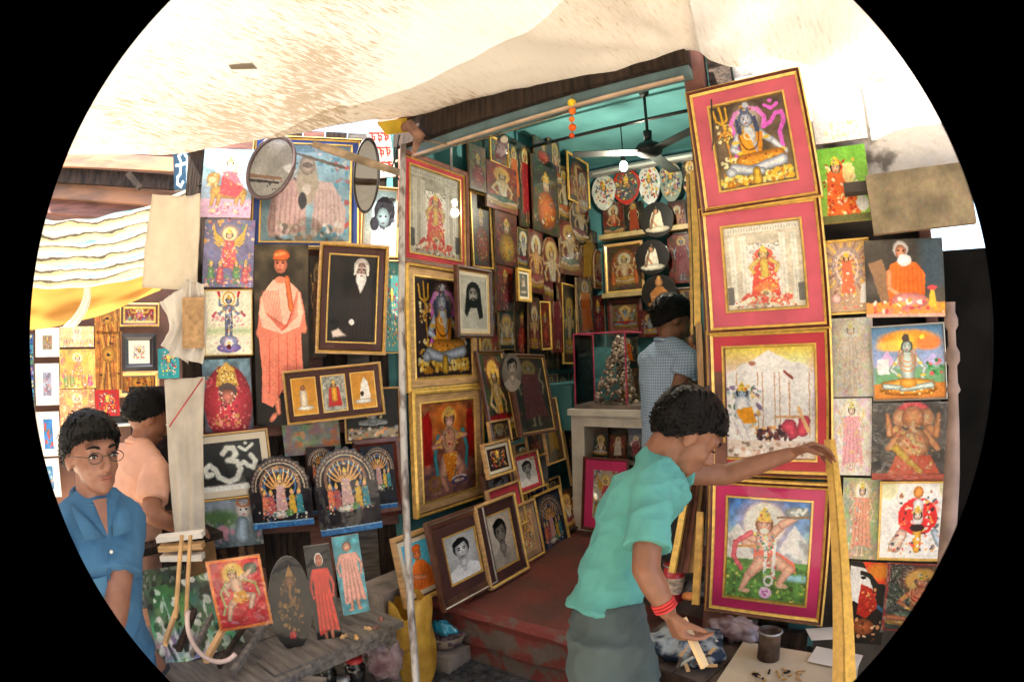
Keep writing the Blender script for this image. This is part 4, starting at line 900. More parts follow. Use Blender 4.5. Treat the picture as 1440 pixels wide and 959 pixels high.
# ------------------------------------------------------------------ the shell of the place
S = dict(kind='structure')
M_ground = mat('dusty_street', (.42, .37, .29), .95, .35, 3, bump=.4, bscale=30)
n = 60
MB().add([(-400, -400, 0), (400, -400, 0), (400, 400, 0), (-400, 400, 0)], [(0, 1, 2, 3)]).build('street_ground', M_ground, **S)
M_redfloor = mat('worn_red_oxide_floor', (.15, .026, .020), .5, .3, 4, bump=.35, bscale=30, col2=(.065, .026, .021), coat=.1, detail=10)
M_redstep = mat('chipped_red_step', (.16, .028, .022), .8, .3, 9, bump=.8, bscale=25, col2=(.11, .085, .07), thr=(.42, .52))
M_teal = mat('teal_distemper', (.07, .24, .25), .75, .25, 2.5, bump=.15, col2=(.025, .10, .11), detail=9)
M_tealc = mat('teal_ceiling', (.11, .33, .33), .8, .25, 2, col2=(.05, .18, .19), detail=9)
M_darkwall = mat('dark_plaster', (.06, .05, .042), .9, .4, 6, bump=.6)  # dark plaster, tone varied by noise
M_plaster = mat('peeling_white_plaster', (.62, .58, .52), .9, .2, 9, bump=1.0, bscale=22, col2=(.16, .14, .12), thr=(.36, .47))
M_dkwood = mat('dark_old_timber', (.05, .032, .022), .8, .4, 5, bump=.6, stretch=(8, 8, 1), col2=(.014, .010, .008), spec=.2)  # dark timber, darkened further so gaps read black: shade in the colour
M_redwd = mat('red_brown_timber', (.17, .07, .05), .7, .35, 6, bump=.3, stretch=(1, 1, 6))
M_greywd = mat('grey_weathered_plank', (.17, .15, .13), .8, .4, 5, bump=.6, stretch=(1.5, 10, 10), col2=(.075, .065, .06))
M_steel = mat('dull_grey_metal', (.30, .31, .31), .45, .25, 12, metal=.6)

def slabobj(name, lo, hi, m, **k): return MB().box(lo, hi).build(name, m, **k)
# floor platform with a rounded, chipped nosing
mb = MB(); vs, fs = [], []
prof = [(4.25, .30), (1.93, .30), (1.90, .292), (1.885, .27), (1.90, .235), (1.905, .12), (1.93, .10), (1.925, 0.0), (4.25, 0.0)]
nx = 60
for i in range(nx + 1):
    x = -2.1 + 1.95 * i / nx
    for j, (y, z) in enumerate(prof):
        wob = (mnoise.noise(Vector((x * 9, j * 3.1, 0))) * .012 if 0 < j < 8 else 0)
        vs.append((x, y + wob, z + (wob * .5 if 1 < j < 7 else 0)))
k = len(prof)
for i in range(nx):
    for j in range(k - 1): fs.append((i * k + j, (i + 1) * k + j, (i + 1) * k + j + 1, i * k + j + 1))
plat = mb.add(vs, fs).build('shop_floor', M_redfloor, **S)
plat.data.materials.append(M_redstep)
for p in plat.data.polygons:
    if p.center.y < 1.915 or p.center.z < .25: p.material_index = 1
if True:
    b = plat.data
ln = slabobj('left_wall', (-2.13, 1.97, 0), (-2.03, 4.25, 3.0), M_teal, **S)
slabobj('back_wall', (-2.03, 4.15, .30), (-.12, 4.25, 3.0), M_teal, **S)
slabobj('right_wall', (-.22, 2.16, .30), (-.12, 4.15, 3.0), M_teal, **S)
slabobj('ceiling', (-2.13, 2.02, 3.0), (-.12, 4.25, 3.1), M_tealc, **S)
slabobj('roof_slab', (-2.3, 1.98, 3.1), (3.0, 6.0, 3.3), M_darkwall, **S)
# street front right of the doorway
slabobj('front_wall', (-.12, 2.16, 0), (.29, 2.4, 1.98), M_darkwall, **S)
e = slabobj('rough_plaster_wall', (-.355, 2.135, 1.985), (.9, 2.42, 3.1), M_plaster, **S)
# heavy timbers over the doorway
lt = empty('doorway_lintel', (-1.25, 2.0, 2.6), label='massive old timber lintel over the shop doorway', cat='lintel')
def bar(name, p, q, w, h, m, parent=None, up=(0, 0, 1), **k):
    p = Vector(p); q = Vector(q); d = (q - p); L = d.length; y = d.normalized(); x = y.cross(Vector(up) if abs(y.dot(Vector(up).normalized())) < .99 else Vector((0, 1, 0))).normalized(); z = x.cross(y)
    me = MB().box((-w / 2, 0, -h / 2), (w / 2, L, h / 2)).mesh(name)
    ob = link(name, me, m, parent, **k)
    Mx = Matrix((x, y, z)).transposed().to_4x4(); Mx.translation = p
    if parent is not None: ob.matrix_parent_inverse = Matrix.Translation(parent.location).inverted() if parent.rotation_euler.to_matrix() == Matrix.Identity(3) else parent.matrix_world.inverted()
    ob.matrix_basis = Mx
    return ob
bar('beam', (-2.08, 2.02, 2.60), (-.50, 2.02, 2.60), .10, .13, M_dkwood, lt)
bar('upper_board', (-2.12, 1.96, 2.72), (-.47, 1.96, 2.70), .04, .09, M_redwd, lt)
bar('fascia', (-2.1, 2.04, 2.85), (-.12, 2.04, 2.85), .05, .30, M_dkwood, lt)
bar('lower_trim', (-2.0, 2.03, 2.50), (-.50, 2.03, 2.52), .05, .055, mat('blue_grey_trim', (.12, .19, .20), .7, .2), lt)
bar('hanging_rail', (-2.02, 1.985, 2.462), (-.52, 1.985, 2.475), .014, .012, mat('pale_conduit', (.50, .36, .25), .5, .2), lt)
jb = bar('door_post', (-.50, 2.10, 0), (-.50, 2.10, 2.95), .075, .09, M_redwd, label='reddish brown timber door post at the right of the doorway', cat='door post')
bar('door_jamb', (-.405, 2.13, .3), (-.405, 2.13, 2.95), .09, .05, M_dkwood, label='dark timber jamb board behind the big right hand frames', cat='jamb')
# hooks under the lintel
for (px, py0, py1) in ((633, 168, 240),):
    a, b = P(px, py0, 2.95), P(px + 2, py1, 2.95)
    MB().tube([a, b], .006).build('hanging_rod', M_steel, label='thin grey rod dropping from the lintel to the red matted frame', cat='rod')
MB().tube([P(560, 182, 2.9), P(575, 176, 2.85), P(590, 192, 2.85), P(582, 215, 2.85)], [.016, .03, .03, .012], 8).build('cloth_knot', mat('brown_rag', (.25, .13, .09), .9, .3, 20), label='knotted brown rag tied at the left end of the lintel', cat='rag')
# ------------------------------------------------------------------ the four big frames right of the doorway
X0, X1 = -.545, -.085
def boxz(pl, a, b, z0, z1, o): pass
def rf_frame(z0, z1, key, art, label, m, inner=True, tiltz=0, x0=X0, x1=X1, mt=(.055, .055), o=.06):
    D = .03; k_ = (2.10 - o) / 2.10; x0, x1, z0, z1 = x0 * k_, x1 * k_, 1.45 + (z0 - 1.45) * k_, 1.45 + (z1 - 1.45) * k_; w, h = x1 - x0, z1 - z0
    c = Vector(((x0 + x1) / 2, 2.10 - o, (z0 + z1) / 2))
    MW = Matrix.Translation(c) @ Matrix.Rotation(rad(tiltz), 4, 'Y') @ Matrix.Rotation(rad(1.2), 4, 'X')
    e = empty('framed_picture', mat=MW @ Matrix.Translation((0, D, 0)), label=label, cat='framed picture')
    t = .026; link('frame', ring_mesh('frame', w, h, t, FR['gold'][1], D), parent=e)
    iw, ih = w - 2 * t * .96, h - 2 * t * .96
    link('mount', flat_ring('mount', iw, ih, iw - 2 * mt[0], ih - 2 * mt[1], -D * .42), m, e)
    pw, ph = iw - 2 * mt[0], ih - 2 * mt[1]
    link('slip', ring_mesh('slip', pw + .012, ph + .012, .01, [(0, .42, M_gold), (0, .6, M_goldb), (.7, .6, M_gold), (1, .35, M_gold)], D), parent=e)
    pw += .01; ph += .01
    link('print', slab('print', outline('rect', pw, ph), .004, print_mat(key, art, gain=1.12), M_board, pw, ph, y0=-D * .3 + .004), parent=e)
    link('backing', MB().box((-iw / 2, -D * .2, -ih / 2), (iw / 2, -.001, ih / 2)).mesh('backing'), M_board, e)
    link('glass', MB().add([(-iw / 2, -D * .62, -ih / 2), (iw / 2, -D * .62, -ih / 2), (iw / 2, -D * .62, ih / 2), (-iw / 2, -D * .62, ih / 2)], [(0, 1, 2, 3)]).mesh('glass'), M_glass, e)
    return e
rf_frame(1.965, 2.475, 'om figure', lambda: d_blue_seated('brown'), 'topmost of four gold frames right of the doorway, pink mount, grey-blue seated figure with trident', M_pinkmat, tiltz=-2.0, o=.09)
rf_frame(1.505, 1.985, 'temple light', lambda: d_temple(True), 'second gold frame from the top right of the doorway, grey temple print, small red deity', M_pinkmat, tiltz=-.4, o=.075)
rf_frame(.975, 1.52, 'white arches', d_columns_white, 'third gold frame from the top right of the doorway, white arches with flute player', M_redmat, mt=(.035, .04), o=.06)
rf_frame(.415, .965, 'leaping hero', d_dancer, 'lowest gold frame right of the doorway, magenta mount, leaping figure on green ground', M_magenta, mt=(.045, .045), tiltz=.6, o=.075)
# mouldings and spare frames stacked edge-on between these frames and the doorway
for i, (px, y0, y1, m, w, d, lab) in enumerate(((975, 240, 458, M_goldb, .028, 2.42, 'bright yellow gold moulding standing beside the second big frame'),
        (983, 455, 660, M_tanw, .026, 2.40, 'tan wooden moulding leaning beside the third big frame'),
        (967, 245, 470, M_gold, .012, 2.6, 'narrow gold moulding edge at the right inside of the doorway'),
        (990, 300, 470, M_brown, .014, 2.45, 'dark brown moulding wedged beside the second big frame'),
        (992, 480, 760, M_brown, .012, 2.42, 'dark moulding edge beside the third and fourth big frames'))):
    a, b = P(px, y0, d), P(px + (y1 - y0) * .03, y1, d)
    bar('picture_moulding', a, b, .02, w, m, up=(0.8, 0, .1), label=lab, cat='moulding')
labs = ['leftmost slanting gold edged moulding behind the boy', 'second slanting moulding behind the boy, dark wood', 'third slanting moulding behind the boy, brown wood', 'fourth slanting moulding behind the boy, gold lipped', 'rightmost slanting moulding behind the boy, dark wood', 'short upright moulding beside the lowest big frame']
for i in range(6):
    a, b = P(972 + i * 5, 655, 2.30 + .03 * i), P(945 + i * 9, 805, 2.26 + .03 * i)
    if i == 5: a, b = P(985, 720, 2.2), P(978, 850, 2.18)
    bar('spare_moulding', a, b, .02, .024, (M_goldb, M_brown, M_rosew, M_tanw, M_brown, M_gold)[i], up=(0.8, 0, .1), label=labs[i], cat='moulding')

# ------------------------------------------------------------------ columns of prints further right
pp = [
 ((1139, 95, 1213, 200), 'pale conch', d_conch, 'pale print at the top right, beside the topmost big frame', dict(o=.01)),
 ((1150, 206, 1223, 313), 'green orange', d_green_orange, 'green backed print of an orange robed figure, below the pale print', dict(o=.02)),
 ((1158, 336, 1226, 442), 'ringed', d_ringed, 'gold framed print with rays round a small deity, right of the second big frame', dict(frame=('goldthin', .010), o=.03)),
 ((1166, 447, 1229, 558), 'pastel a', lambda: d_pastel_fig(1, bg='c0bcb0', robe='c8b8a8', al=.42), 'faded grey pastel print right of the third big frame', dict(o=.02, wrap=True)),
 ((1169, 560, 1226, 668), 'pastel b', lambda: d_pastel_fig(2, bg='e0d0d0', robe='e090a0', al=.2), 'pinkish print of a goddess just above the boy\'s outstretched hand', dict(o=.02)),
 ((1184, 672, 1238, 786), 'pastel c', lambda: d_pastel_fig(3, bg='9aa080', robe='d89078', al=.12), 'print of a crowned figure in salmon and yellow, right of the yellow strip', dict(o=.02)),
 ((1192, 790, 1246, 905), 'bold face', d_bold_face, 'bold red, black and white painting low down beside the yellow strip', dict(o=.02)),
 ((1217, 336, 1328, 446), 'bearded sitter', d_sitting_elder, 'print of a white bearded man in orange sitting, top of the far right column', dict(o=.045, rot=2, D=.015)),
 ((1226, 456, 1331, 563), 'mountain sitter', d_mountain_seated, 'print of a grey-green meditating figure under orange clouds, far right column', dict(frame=('silver', .006), o=.05, D=.018, rot=-1)),
 ((1227, 566, 1336, 676), 'elephant orange', d_elephant_orange, 'orange elephant headed print in crinkled plastic, far right column', dict(o=.045, wrap=True, D=.015)),
 ((1236, 677, 1345, 789), 'red white', d_red_white_goddess, 'print of a red deity on cream ground in a copper frame, far right column', dict(frame=('goldthin', .008), o=.055, rot=-1)),
 ((1244, 793, 1345, 890), 'plastic grey', lambda: d_generic(31, dark=.3), 'print wrapped in cloudy plastic at the bottom of the far right column', dict(o=.045, wrap=True, D=.015)),
]
for bx, k, a, lab, kw in pp:
    kw = dict(kw); kw.setdefault('D', .012); kw.setdefault('gain', 1.12); picture(RF, bx, k, a, lab, 'print', name='wall_print' if 'frame' not in kw else 'framed_print', **kw)
picture(RF, (1222, 236, 1368, 322), 'brown board', lambda: (lambda A: (A.noise(.15, 6), A)[1])(Art(.55, 100, '8f8065', 200)), 'plain brown board fixed below the rough white plaster', 'board', o=.10, D=.03, rot=-2, name='plain_board')

# ------------------------------------------------------------------ doorway column on the left inner wall
def glassy(**k): return k
picture(LC, (567, 225, 661, 377), 'temple red', lambda: d_temple(False), 'rosewood frame with red mount and grey temple print, top of the left doorway column', frame='rosewood', mount=((.03, .03), M_redmat), inner=True, glass=True, o=.05, D=.035)
picture(LC, (574, 375, 677, 548), 'trident figure', lambda: d_blue_seated(True), 'wide gold frame with blue-grey seated figure on black, middle of the left doorway column', frame='goldwide', glass=True, o=.05, D=.035)
picture(LC, (584, 546, 683, 716), 'kneeling hero', d_kneeling, 'wide gold frame with kneeling muscular figure between red curtains, left doorway column', frame='goldwide', glass=True, o=.06, D=.035, rot=.5)
picture(LC, (645, 376, 694, 475), 'long hair', d_longhair, 'small brown frame with black and white portrait of a long haired man', frame=('brown', .03), mount=((.012, .02), M_creammat), glass=True, o=.13, D=.03)
leans = [
 ((562, 748, 622, 842), 'orange monk', d_orange_monk_blue, 'leaning tan frame with an orange robed man on blue, behind the pole', dict(frame='tan', mount=(.02, M_creammat), o=.22)),
 ((612, 722, 692, 840), 'portrait a', lambda: d_bust(1), 'dark beaded frame with a black and white portrait of a young man in white shirt', dict(frame='darkbead', mount=((.05, .055), M_brownmat), inner=True, glass=True, o=.32)),
 ((680, 702, 736, 814), 'portrait b', lambda: d_bust(2, (1, .93, .85), 'a8a098', 'b0a898', skin='8a8078'), 'gold frame with brown mount and faded portrait, leaning right of the beaded frame', dict(frame=('tan', .022), mount=((.05, .055), M_brownmat), inner=True, glass=True, o=.33)),
 ((692, 682, 738, 745), 'red print low', lambda: d_generic(40), 'red matted frame peeping over the faded portrait', dict(frame=('tan', .02), mount=(.03, M_redmat), o=.24)),
 ((724, 708, 761, 787), 'small seated buff', lambda: d_multi(seed=3, bg='b89870'), 'buff frame with a small figure, between faded portrait and gold edged frame', dict(frame=('tan', .02), mount=(.03, mat('buff_mount', (.40, .26, .16), .8)), o=.28)),
 ((748, 686, 780, 770), 'blue group', lambda: d_crowd(3, pastel=0, bg='2a3a5a'), 'narrow gold edged frame standing behind the blue group print', dict(frame=('goldthin', .014), o=.20)),
 ((758, 690, 797, 775), 'blue group2', lambda: d_durga_arch(5, bg='20304a'), 'gold frame with dark blue group print leaning near the counter', dict(frame=('goldthin', .016), glass=True, o=.26)),
 ((789, 688, 814, 745), 'dark small', lambda: d_generic(43), 'small dark framed print leaning last before the counter', dict(frame=('black', .014), o=.24)),
 ((683, 660, 726, 705), 'papers', lambda: d_bust(5, a=.9, shirt='f0f0f0', bg='4a3a34', skin='9a8a80'), 'brown frame with a dark print, above the red matted frame', dict(frame=('brown', .03), mount=(.02, M_brownmat), o=.18)),
 ((684, 620, 722, 668), 'flowers dark', lambda: d_multi(seed=7, bg='2a1a18', a=.9), 'cream framed dark print with red flowers below the standing dark frame', dict(frame=('tan', .02), mount=(.016, M_creammat), o=.20)),
 ((728, 636, 762, 690), 'small pale', lambda: d_bust(6, a=1.3, shirt='e8e8e8', bg='d0c8c0', skin='a09890'), 'small tan frame with a pale portrait, upper row of the leaning frames', dict(frame=('tan', .016), mount=(.02, M_redmat), o=.20)),
 ((726, 622, 750, 650), 'tiny a', lambda: d_generic(46), 'tiny framed print tucked behind the pale portrait', dict(frame=('tan', .014), o=.14)),
 ((725, 497, 776, 610), 'dark tall lean', lambda: (lambda A: (A.wash('202824', .55), A)[1])(d_generic(47, a=1.9)), 'tall dark glossy frame leaning out above the small frames', dict(frame=('brown', .025), glass=True, o=.22, rot=2)),
 ((683, 492, 721, 622), 'dark upright', lambda: d_generic(48, a=1.5), 'dark mottled print in a brown frame beside the wide gold frames', dict(frame=('brown', .02), o=.12)),
]
for bx, k, a, lab, kw in leans:
    kw = dict(kw); kw.setdefault('rot', 0); kw.setdefault('gain', 1.1); picture(LC, bx, k, a, lab, lean=-11, D=.025, **kw)
picture(LC, (706, 497, 734, 551), 'oval person', lambda: d_bust(9, (1, .9, .82), 'b89a88', '6a4a40', skin='c8a890'), 'small oval portrait with dark rim hanging on the left wall', 'oval picture', o=.28, D=.02, shape='oval', name='oval_picture', side=M_black)

# the glossy prints covering the left inner wall
wallp = [
 ((664, 272, 693, 377), 2, 'tall orange and red print'), ((684, 232, 727, 296), 55, 'pair of grey glossy plaques'), ((697, 294, 727, 373), 4, 'red gowned deity print'),
 ((698, 366, 722, 441), 57, 'plastic wrapped grey print'), ((730, 206, 750, 320), 58, 'narrow grey shiny print'), ((750, 226, 785, 328), 59, 'tall grey-green glossy print'),
 ((744, 325, 764, 412), 5, 'red and white narrow print'), ((764, 334, 788, 424), 3, 'arched orange print'), ((785, 236, 803, 312), 61, 'dark print with red flower'),
 ((800, 222, 829, 287), 62, 'yellow and blue print under the ceiling'), ((803, 282, 830, 342), 63, 'oval mauve print'), ((788, 312, 814, 386), 64, 'silvery plaque with a small light figure'),
 ((814, 322, 842, 404), 65, 'grey crowded print'), ((752, 197, 776, 232), 66, 'small print touching the ceiling'), ((774, 197, 788, 262), 67, 'narrow green edged print under the ceiling'),
 ((702, 436, 723, 492), 68, 'small dark print above the oval portrait'), ((725, 424, 743, 502), 7, 'red figure print right above the leaning frames'), ((744, 418, 759, 500), 70, 'narrow brown print'),
 ((761, 424, 776, 492), 71, 'gold edged narrow print'), ((776, 398, 791, 496), 72, 'dark tall print'), ((792, 400, 812, 512), 9, 'gold edged brown print'),
 ((813, 392, 835, 480), 74, 'dull brown print near the back corner'), ((836, 352, 850, 406), 75, 'small curved green print in the back corner'), ((728, 322, 744, 377), 76, 'dull violet print'),
 ((666, 378, 696, 470), 77, 'dark print behind the long haired portrait'), ((660, 205, 684, 268), 78, 'green-black print beside the temple frame'), ((690, 196, 716, 232), 79, 'small pale print under the lintel'),
 ((668, 470, 700, 545), 80, 'dim red print beside the wide gold frames'), ((716, 205, 732, 292), 81, 'dark green narrow print'), ((813, 240, 826, 300), 82, 'thin print beside the yellow one'),
]
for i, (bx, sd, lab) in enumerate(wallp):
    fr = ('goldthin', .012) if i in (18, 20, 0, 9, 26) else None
    picture(LC, bx, 'wall %d' % sd, (lambda s: (lambda: d_generic(s, a=1.9 if (bx[3] - bx[1]) > 2.6 * (bx[2] - bx[0]) else 1.45)))(sd), lab + ' on the left inner wall', 'print', frame=fr, o=.02 + .012 * ((i * 7) % 4), D=.014, rot=((i * 37) % 7 - 3) * .8, coat=1.0, rough=.33, gain=.62, shape='oval' if i == 10 else ('arch' if i in (7, 22) else 'rect'), name='wall_print')  # low gain puts the dim interior's shade into the print colours
picture(LC, (729, 378, 748, 424), 'small oval gold', lambda: d_white_seated(bg='6a6a60', fig='c8c0b0', a=1.4), 'small gold framed print of a pale figure on the left inner wall', 'framed picture', frame=('goldthin', .02), mount=(.012, M_creammat), o=.09, D=.02)
# an under-layer fills the wall behind them
rows = ['lowest', 'second lowest', 'third', 'fourth', 'fifth', 'topmost']
cnt = 0
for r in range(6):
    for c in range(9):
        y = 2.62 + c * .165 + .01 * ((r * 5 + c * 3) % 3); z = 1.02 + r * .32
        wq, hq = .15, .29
        pm = print_mat('under %d' % ((r * 9 + c) % 22), (lambda s: (lambda: d_generic(100 + s, n=70, a=1.9)))((r * 9 + c) % 22), .35, 1.0, .42)  # under-layer darkened most: interior shade is in its colour
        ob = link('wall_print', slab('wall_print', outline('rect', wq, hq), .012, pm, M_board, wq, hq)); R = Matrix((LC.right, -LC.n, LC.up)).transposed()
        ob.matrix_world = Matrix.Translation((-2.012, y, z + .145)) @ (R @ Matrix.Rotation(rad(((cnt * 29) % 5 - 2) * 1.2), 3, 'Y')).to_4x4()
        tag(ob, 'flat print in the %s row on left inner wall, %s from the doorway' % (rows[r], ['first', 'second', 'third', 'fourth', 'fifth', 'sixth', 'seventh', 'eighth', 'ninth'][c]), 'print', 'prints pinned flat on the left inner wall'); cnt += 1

# ------------------------------------------------------------------ the back wall and counter
shields = [((832, 246, 866, 294), lambda: d_multi(seed=21, bg='c8ccc4'), 'white shield plaque with red figures'), ((860, 238, 901, 286), lambda: (lambda A: (A.ell(.5, .6, .49, .62, 'b83428', ring=.09), A)[1])(d_multi(seed=22, bg='5a5a54')), 'red rimmed shield plaque by the bulb'), ((897, 232, 929, 286), lambda: d_multi(seed=23, bg='d8dcd8'), 'shiny silver shield plaque'), ((926, 227, 960, 282), lambda: d_multi(seed=24, bg='8a9488'), 'grey and orange shield plaque'), ((957, 223, 985, 274), lambda: d_generic(25), 'brown shield plaque at the right end')]
for i, (bx, a, lab) in enumerate(shields):
    picture(BK, bx, 'shield %d' % i, a, lab + ', top row of the back wall', 'plaque', o=.06 - .006 * i, D=.016, shape='shield', coat=1, rough=.3, name='shield_plaque', side=M_silver)
bk = [((848, 285, 877, 334), 11, 'dim red deity print, left end of the upper shelf'), ((878, 284, 904, 332), 12, 'olive print beside the round black plaque'), ((940, 282, 965, 330), 13, 'pale print right of the top round plaque'), ((966, 275, 985, 322), 14, 'brown print at the right end of the upper shelf'),
 ((850, 341, 905, 412), 15, 'wide framed print of a goddess with many roses'), ((940, 330, 978, 398), 16, 'blue-green print right of the round plaques'), ((854, 420, 903, 470), 17, 'red mounted print under the second shelf'), ((898, 436, 930, 474), 18, 'pale green print behind the shopkeeper'), ((944, 404, 975, 450), 19, 'brown framed print behind the shopkeeper\'s head'),
 ((868, 474, 896, 515), 20, 'green and gold print above the counter'), ((870, 518, 898, 566), 21, 'silver grey print behind the glass case'), ((958, 452, 984, 520), 22, 'dark print right of the shopkeeper'), ((832, 415, 850, 470), 26, 'narrow dark print in the back corner')]
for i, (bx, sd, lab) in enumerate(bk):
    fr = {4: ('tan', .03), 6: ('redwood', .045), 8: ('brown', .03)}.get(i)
    picture(BK, bx, 'back %d' % sd, (lambda s: (lambda: d_generic(s, n=90)))(sd), lab, 'print', frame=fr, o=.03 + .006 * (i % 3), D=.016, coat=1, rough=.3, gain=.7, name='back_print')  # prints darkened by gain to stand for the dim back of the shop
picture(BK, (900, 284, 947, 334), 'round a', lambda: d_white_seated(), 'uppermost round black plaque with a pale seated figure', 'plaque', o=.12, D=.02, shape='oval', side=M_black, name='round_plaque', coat=1)
picture(BK, (893, 337, 941, 387), 'round b', lambda: d_white_seated(fig='ece4d0'), 'middle round black plaque with a white draped figure', 'plaque', o=.12, D=.02, shape='oval', side=M_black, name='round_plaque', coat=.3)
picture(BK, (902, 386, 952, 438), 'round c', lambda: d_bell_figure(), 'lowest round black plaque with a brown seated figure', 'plaque', o=.12, D=.02, shape='oval', side=M_black, name='round_plaque', coat=.3)
for (xa, xb, ya, yb, lab) in ((846, 985, 336, 320, 'upper gilt shelf on the back wall'), (850, 912, 417, 410, 'lower gilt shelf on the back wall')):
    a, b = BK.hit(xa, ya, .05), BK.hit(xb, yb, .05); b.z = a.z
    bar('wall_shelf', a, b, .10, .035, mat('gilt_shelf_edge', (.38, .28, .12), .5, .3, 12), label=lab, cat='shelf')
# counter
cx0 = -1.73; cz = 1.10
cn = empty('counter', (cx0, 3.2, .30), label='white painted counter cabinet with glass front across the shop', cat='counter')
def cbox(nm, lo, hi, m, parent=cn):
    ob = MB().box(lo, hi).build(nm, m, parent); ob.matrix_parent_inverse = Matrix.Translation(parent.location).inverted(); return ob
cbox('top', (cx0, 3.17, 1.06), (-.3, 3.6, 1.10), M_white); cbox('side_panel', (cx0 + .01, 3.2, .302), (cx0 + .10, 3.6, 1.058), M_white); cbox('bottom_panel', (cx0 + .10, 3.2, .302), (-.3, 3.6, .50), M_white)
cbox('rail', (cx0 + .10, 3.2, .99), (-.3, 3.23, 1.058), M_white); cbox('back_panel', (cx0 + .10, 3.56, .50), (-.3, 3.6, 1.058), M_darkwall); cbox('middle_shelf', (cx0 + .10, 3.23, .755), (-.3, 3.55, .765), M_white); cbox('glass_front', (cx0 + .102, 3.214, .502), (-.3, 3.218, .988), glass_mat('counter_glass', mul=1))
for r in range(2):
    for c in range(7):
        wq, hq = .105, .15
        pm = print_mat('small %d' % (c % 7 + r * 7), (lambda s: (lambda: d_generic(200 + s, n=50, a=1.4)))(c + r * 7), .3, .6)
        ob = link('small_print', slab('small_print', outline('rect', wq, hq), .008, pm, M_board, wq, hq)); ob.matrix_world = Matrix.Translation((cx0 + .17 + c * .12, 3.30, (.845, .60)[r] + (.0 if c % 2 else .01))) @ Matrix.Rotation(rad(-8), 4, 'X')
        tag(ob, 'small card print %s from the left on the %s shelf inside the counter' % (['first', 'second', 'third', 'fourth', 'fifth', 'sixth', 'seventh'][c], ['upper', 'lower'][r]), 'card', 'small prints inside the counter')
picture(CT, (818, 645, 882, 746), 'leaning pink', lambda: d_crowd(9, pastel=0.05, bg='c8c8b8'), 'magenta mounted print leaning against the white counter', frame=('redwood', .018), mount=((.055, .06), M_magenta), glass=True, o=.08, D=.02, lean=-6)
# glass case with ornaments
gc = empty('glass_case', (cx0 + .04, 3.2, 1.102), label='glass showcase with pink edges standing on the counter', cat='showcase')
gx0, gx1, gz1 = cx0 + .035, -1.34, 1.575
M_pink = mat('pink_tape', (.55, .06, .14), .5, .2)
for (a, b) in (((gx0, 3.22, 1.105), (gx0, 3.22, gz1)), ((gx1, 3.22, 1.105), (gx1, 3.22, gz1)), ((gx0, 3.22, gz1), (gx1, 3.22, gz1)), ((gx0, 3.50, 1.105), (gx0, 3.50, gz1)), ((gx0, 3.22, gz1), (gx0, 3.50, gz1)), ((gx1, 3.22, gz1), (gx1, 3.5, gz1))):
    bar('edge_strip', a, b, .008, .008, M_pink, gc, up=(0.3, 1, .2))
for lo, hi in (((gx0, 3.215, 1.105), (gx1, 3.218, gz1)), ((gx0 - .002, 3.22, 1.105), (gx0, 3.5, gz1)), ((gx0, 3.22, gz1), (gx1, 3.5, gz1 + .003))): cbox('pane', lo, hi, glass_mat('counter_glass'), gc)
M_orn = mat('shell_ornament', (.46, .36, .26), .4, .5, 60, coat=.4, col2=(.10, .05, .04))
r3 = random.Random(4); mb = MB()
for k in range(260):
    t = r3.random(); z = 1.12 + t * .42; ra = (1 - t) * .13 + .02; a = r3.random() * 6.28
    s = r3.uniform(.008, .02); mb.ell((gx0 + .21 + ra * math.cos(a) + t * .05, 3.36 + ra * math.sin(a) * .6, z), (s, s, s * r3.uniform(.5, 1.3)), seg=6, rings=4)
mb.build('shell_ornament', M_orn, kind='stuff', label='conical heap of shell ornaments inside the glass showcase', cat='ornament')
slabobj('case_base', (gx0, 3.2, 1.102), (-1.2, 3.5, 1.125), mat('brown_tray', (.16, .12, .10), .7, .3), label='grey-brown tray under the glass showcase', cat='tray')
slabobj('grey_board', (-1.93, 3.0, .302), (-1.80, 3.03, .98), mat('blue_grey_board', (.16, .17, .20), .7, .15), label='plain blue-grey board standing left of the white counter', cat='board')
slabobj('teal_ledge', (-2.02, 3.25, .95), (cx0 - .01, 4.1, 1.25), M_teal, **S)

# ------------------------------------------------------------------ ceiling things
FS_ = .76
fan = empty('ceiling_fan', (-1.037, 3.0, 3.0), label='dark green-black ceiling fan hanging in the shop', cat='fan')
M_fan = mat('fan_enamel', (.014, .022, .02), .6, .3, 10)
def inparent(ob, par): ob.matrix_parent_inverse = par.matrix_world.inverted() if par.matrix_world != Matrix.Identity(4) else Matrix.Translation(par.location).inverted(); return ob
T = Matrix.Translation((-1.037, 3.0, 2.585)) @ Matrix.Scale(FS_, 4)
fm = MB().lathe([(0, .10), (.03, .10), (.04, .075), (.085, .06), (.105, .03), (.10, -.005), (.06, -.03), (0, -.035)], 24, T).build('motor', M_fan, fan); inparent(fm, fan)
inparent(MB().lathe([(.012, .08), (.012, .54)], 10, T).build('rod', M_fan, fan), fan); inparent(MB().lathe([(0, .46), (.035, .47), (.045, .54)], 14, T).build('canopy', M_fan, fan), fan)
inparent(MB().lathe([(0, .10), (.028, .10), (.035, .17), (0, .18)], 14, T).build('lower_canopy', M_fan, fan), fan)
for k in range(3):
    Rk = T @ Matrix.Rotation(rad(88 + 120 * k), 4, 'Z') @ Matrix.Rotation(rad(3), 4, 'X')
    inparent(MB().box((.09, -.055, .0), (.58, .055, .004), Rk).build('blade', M_fan, fan), fan)
bp_ = P(877, 234, 3.55); bl = empty('light_bulb', tuple(bp_), label='bare glowing bulb hanging before the back wall', cat='bulb')
M_em = bpy.data.materials.new('bulb_glow'); M_em.use_nodes = True; b = M_em.node_tree.nodes['Principled BSDF']; b.inputs['Emission Color'].default_value = (1, .93, .78, 1); b.inputs['Emission Strength'].default_value = 9
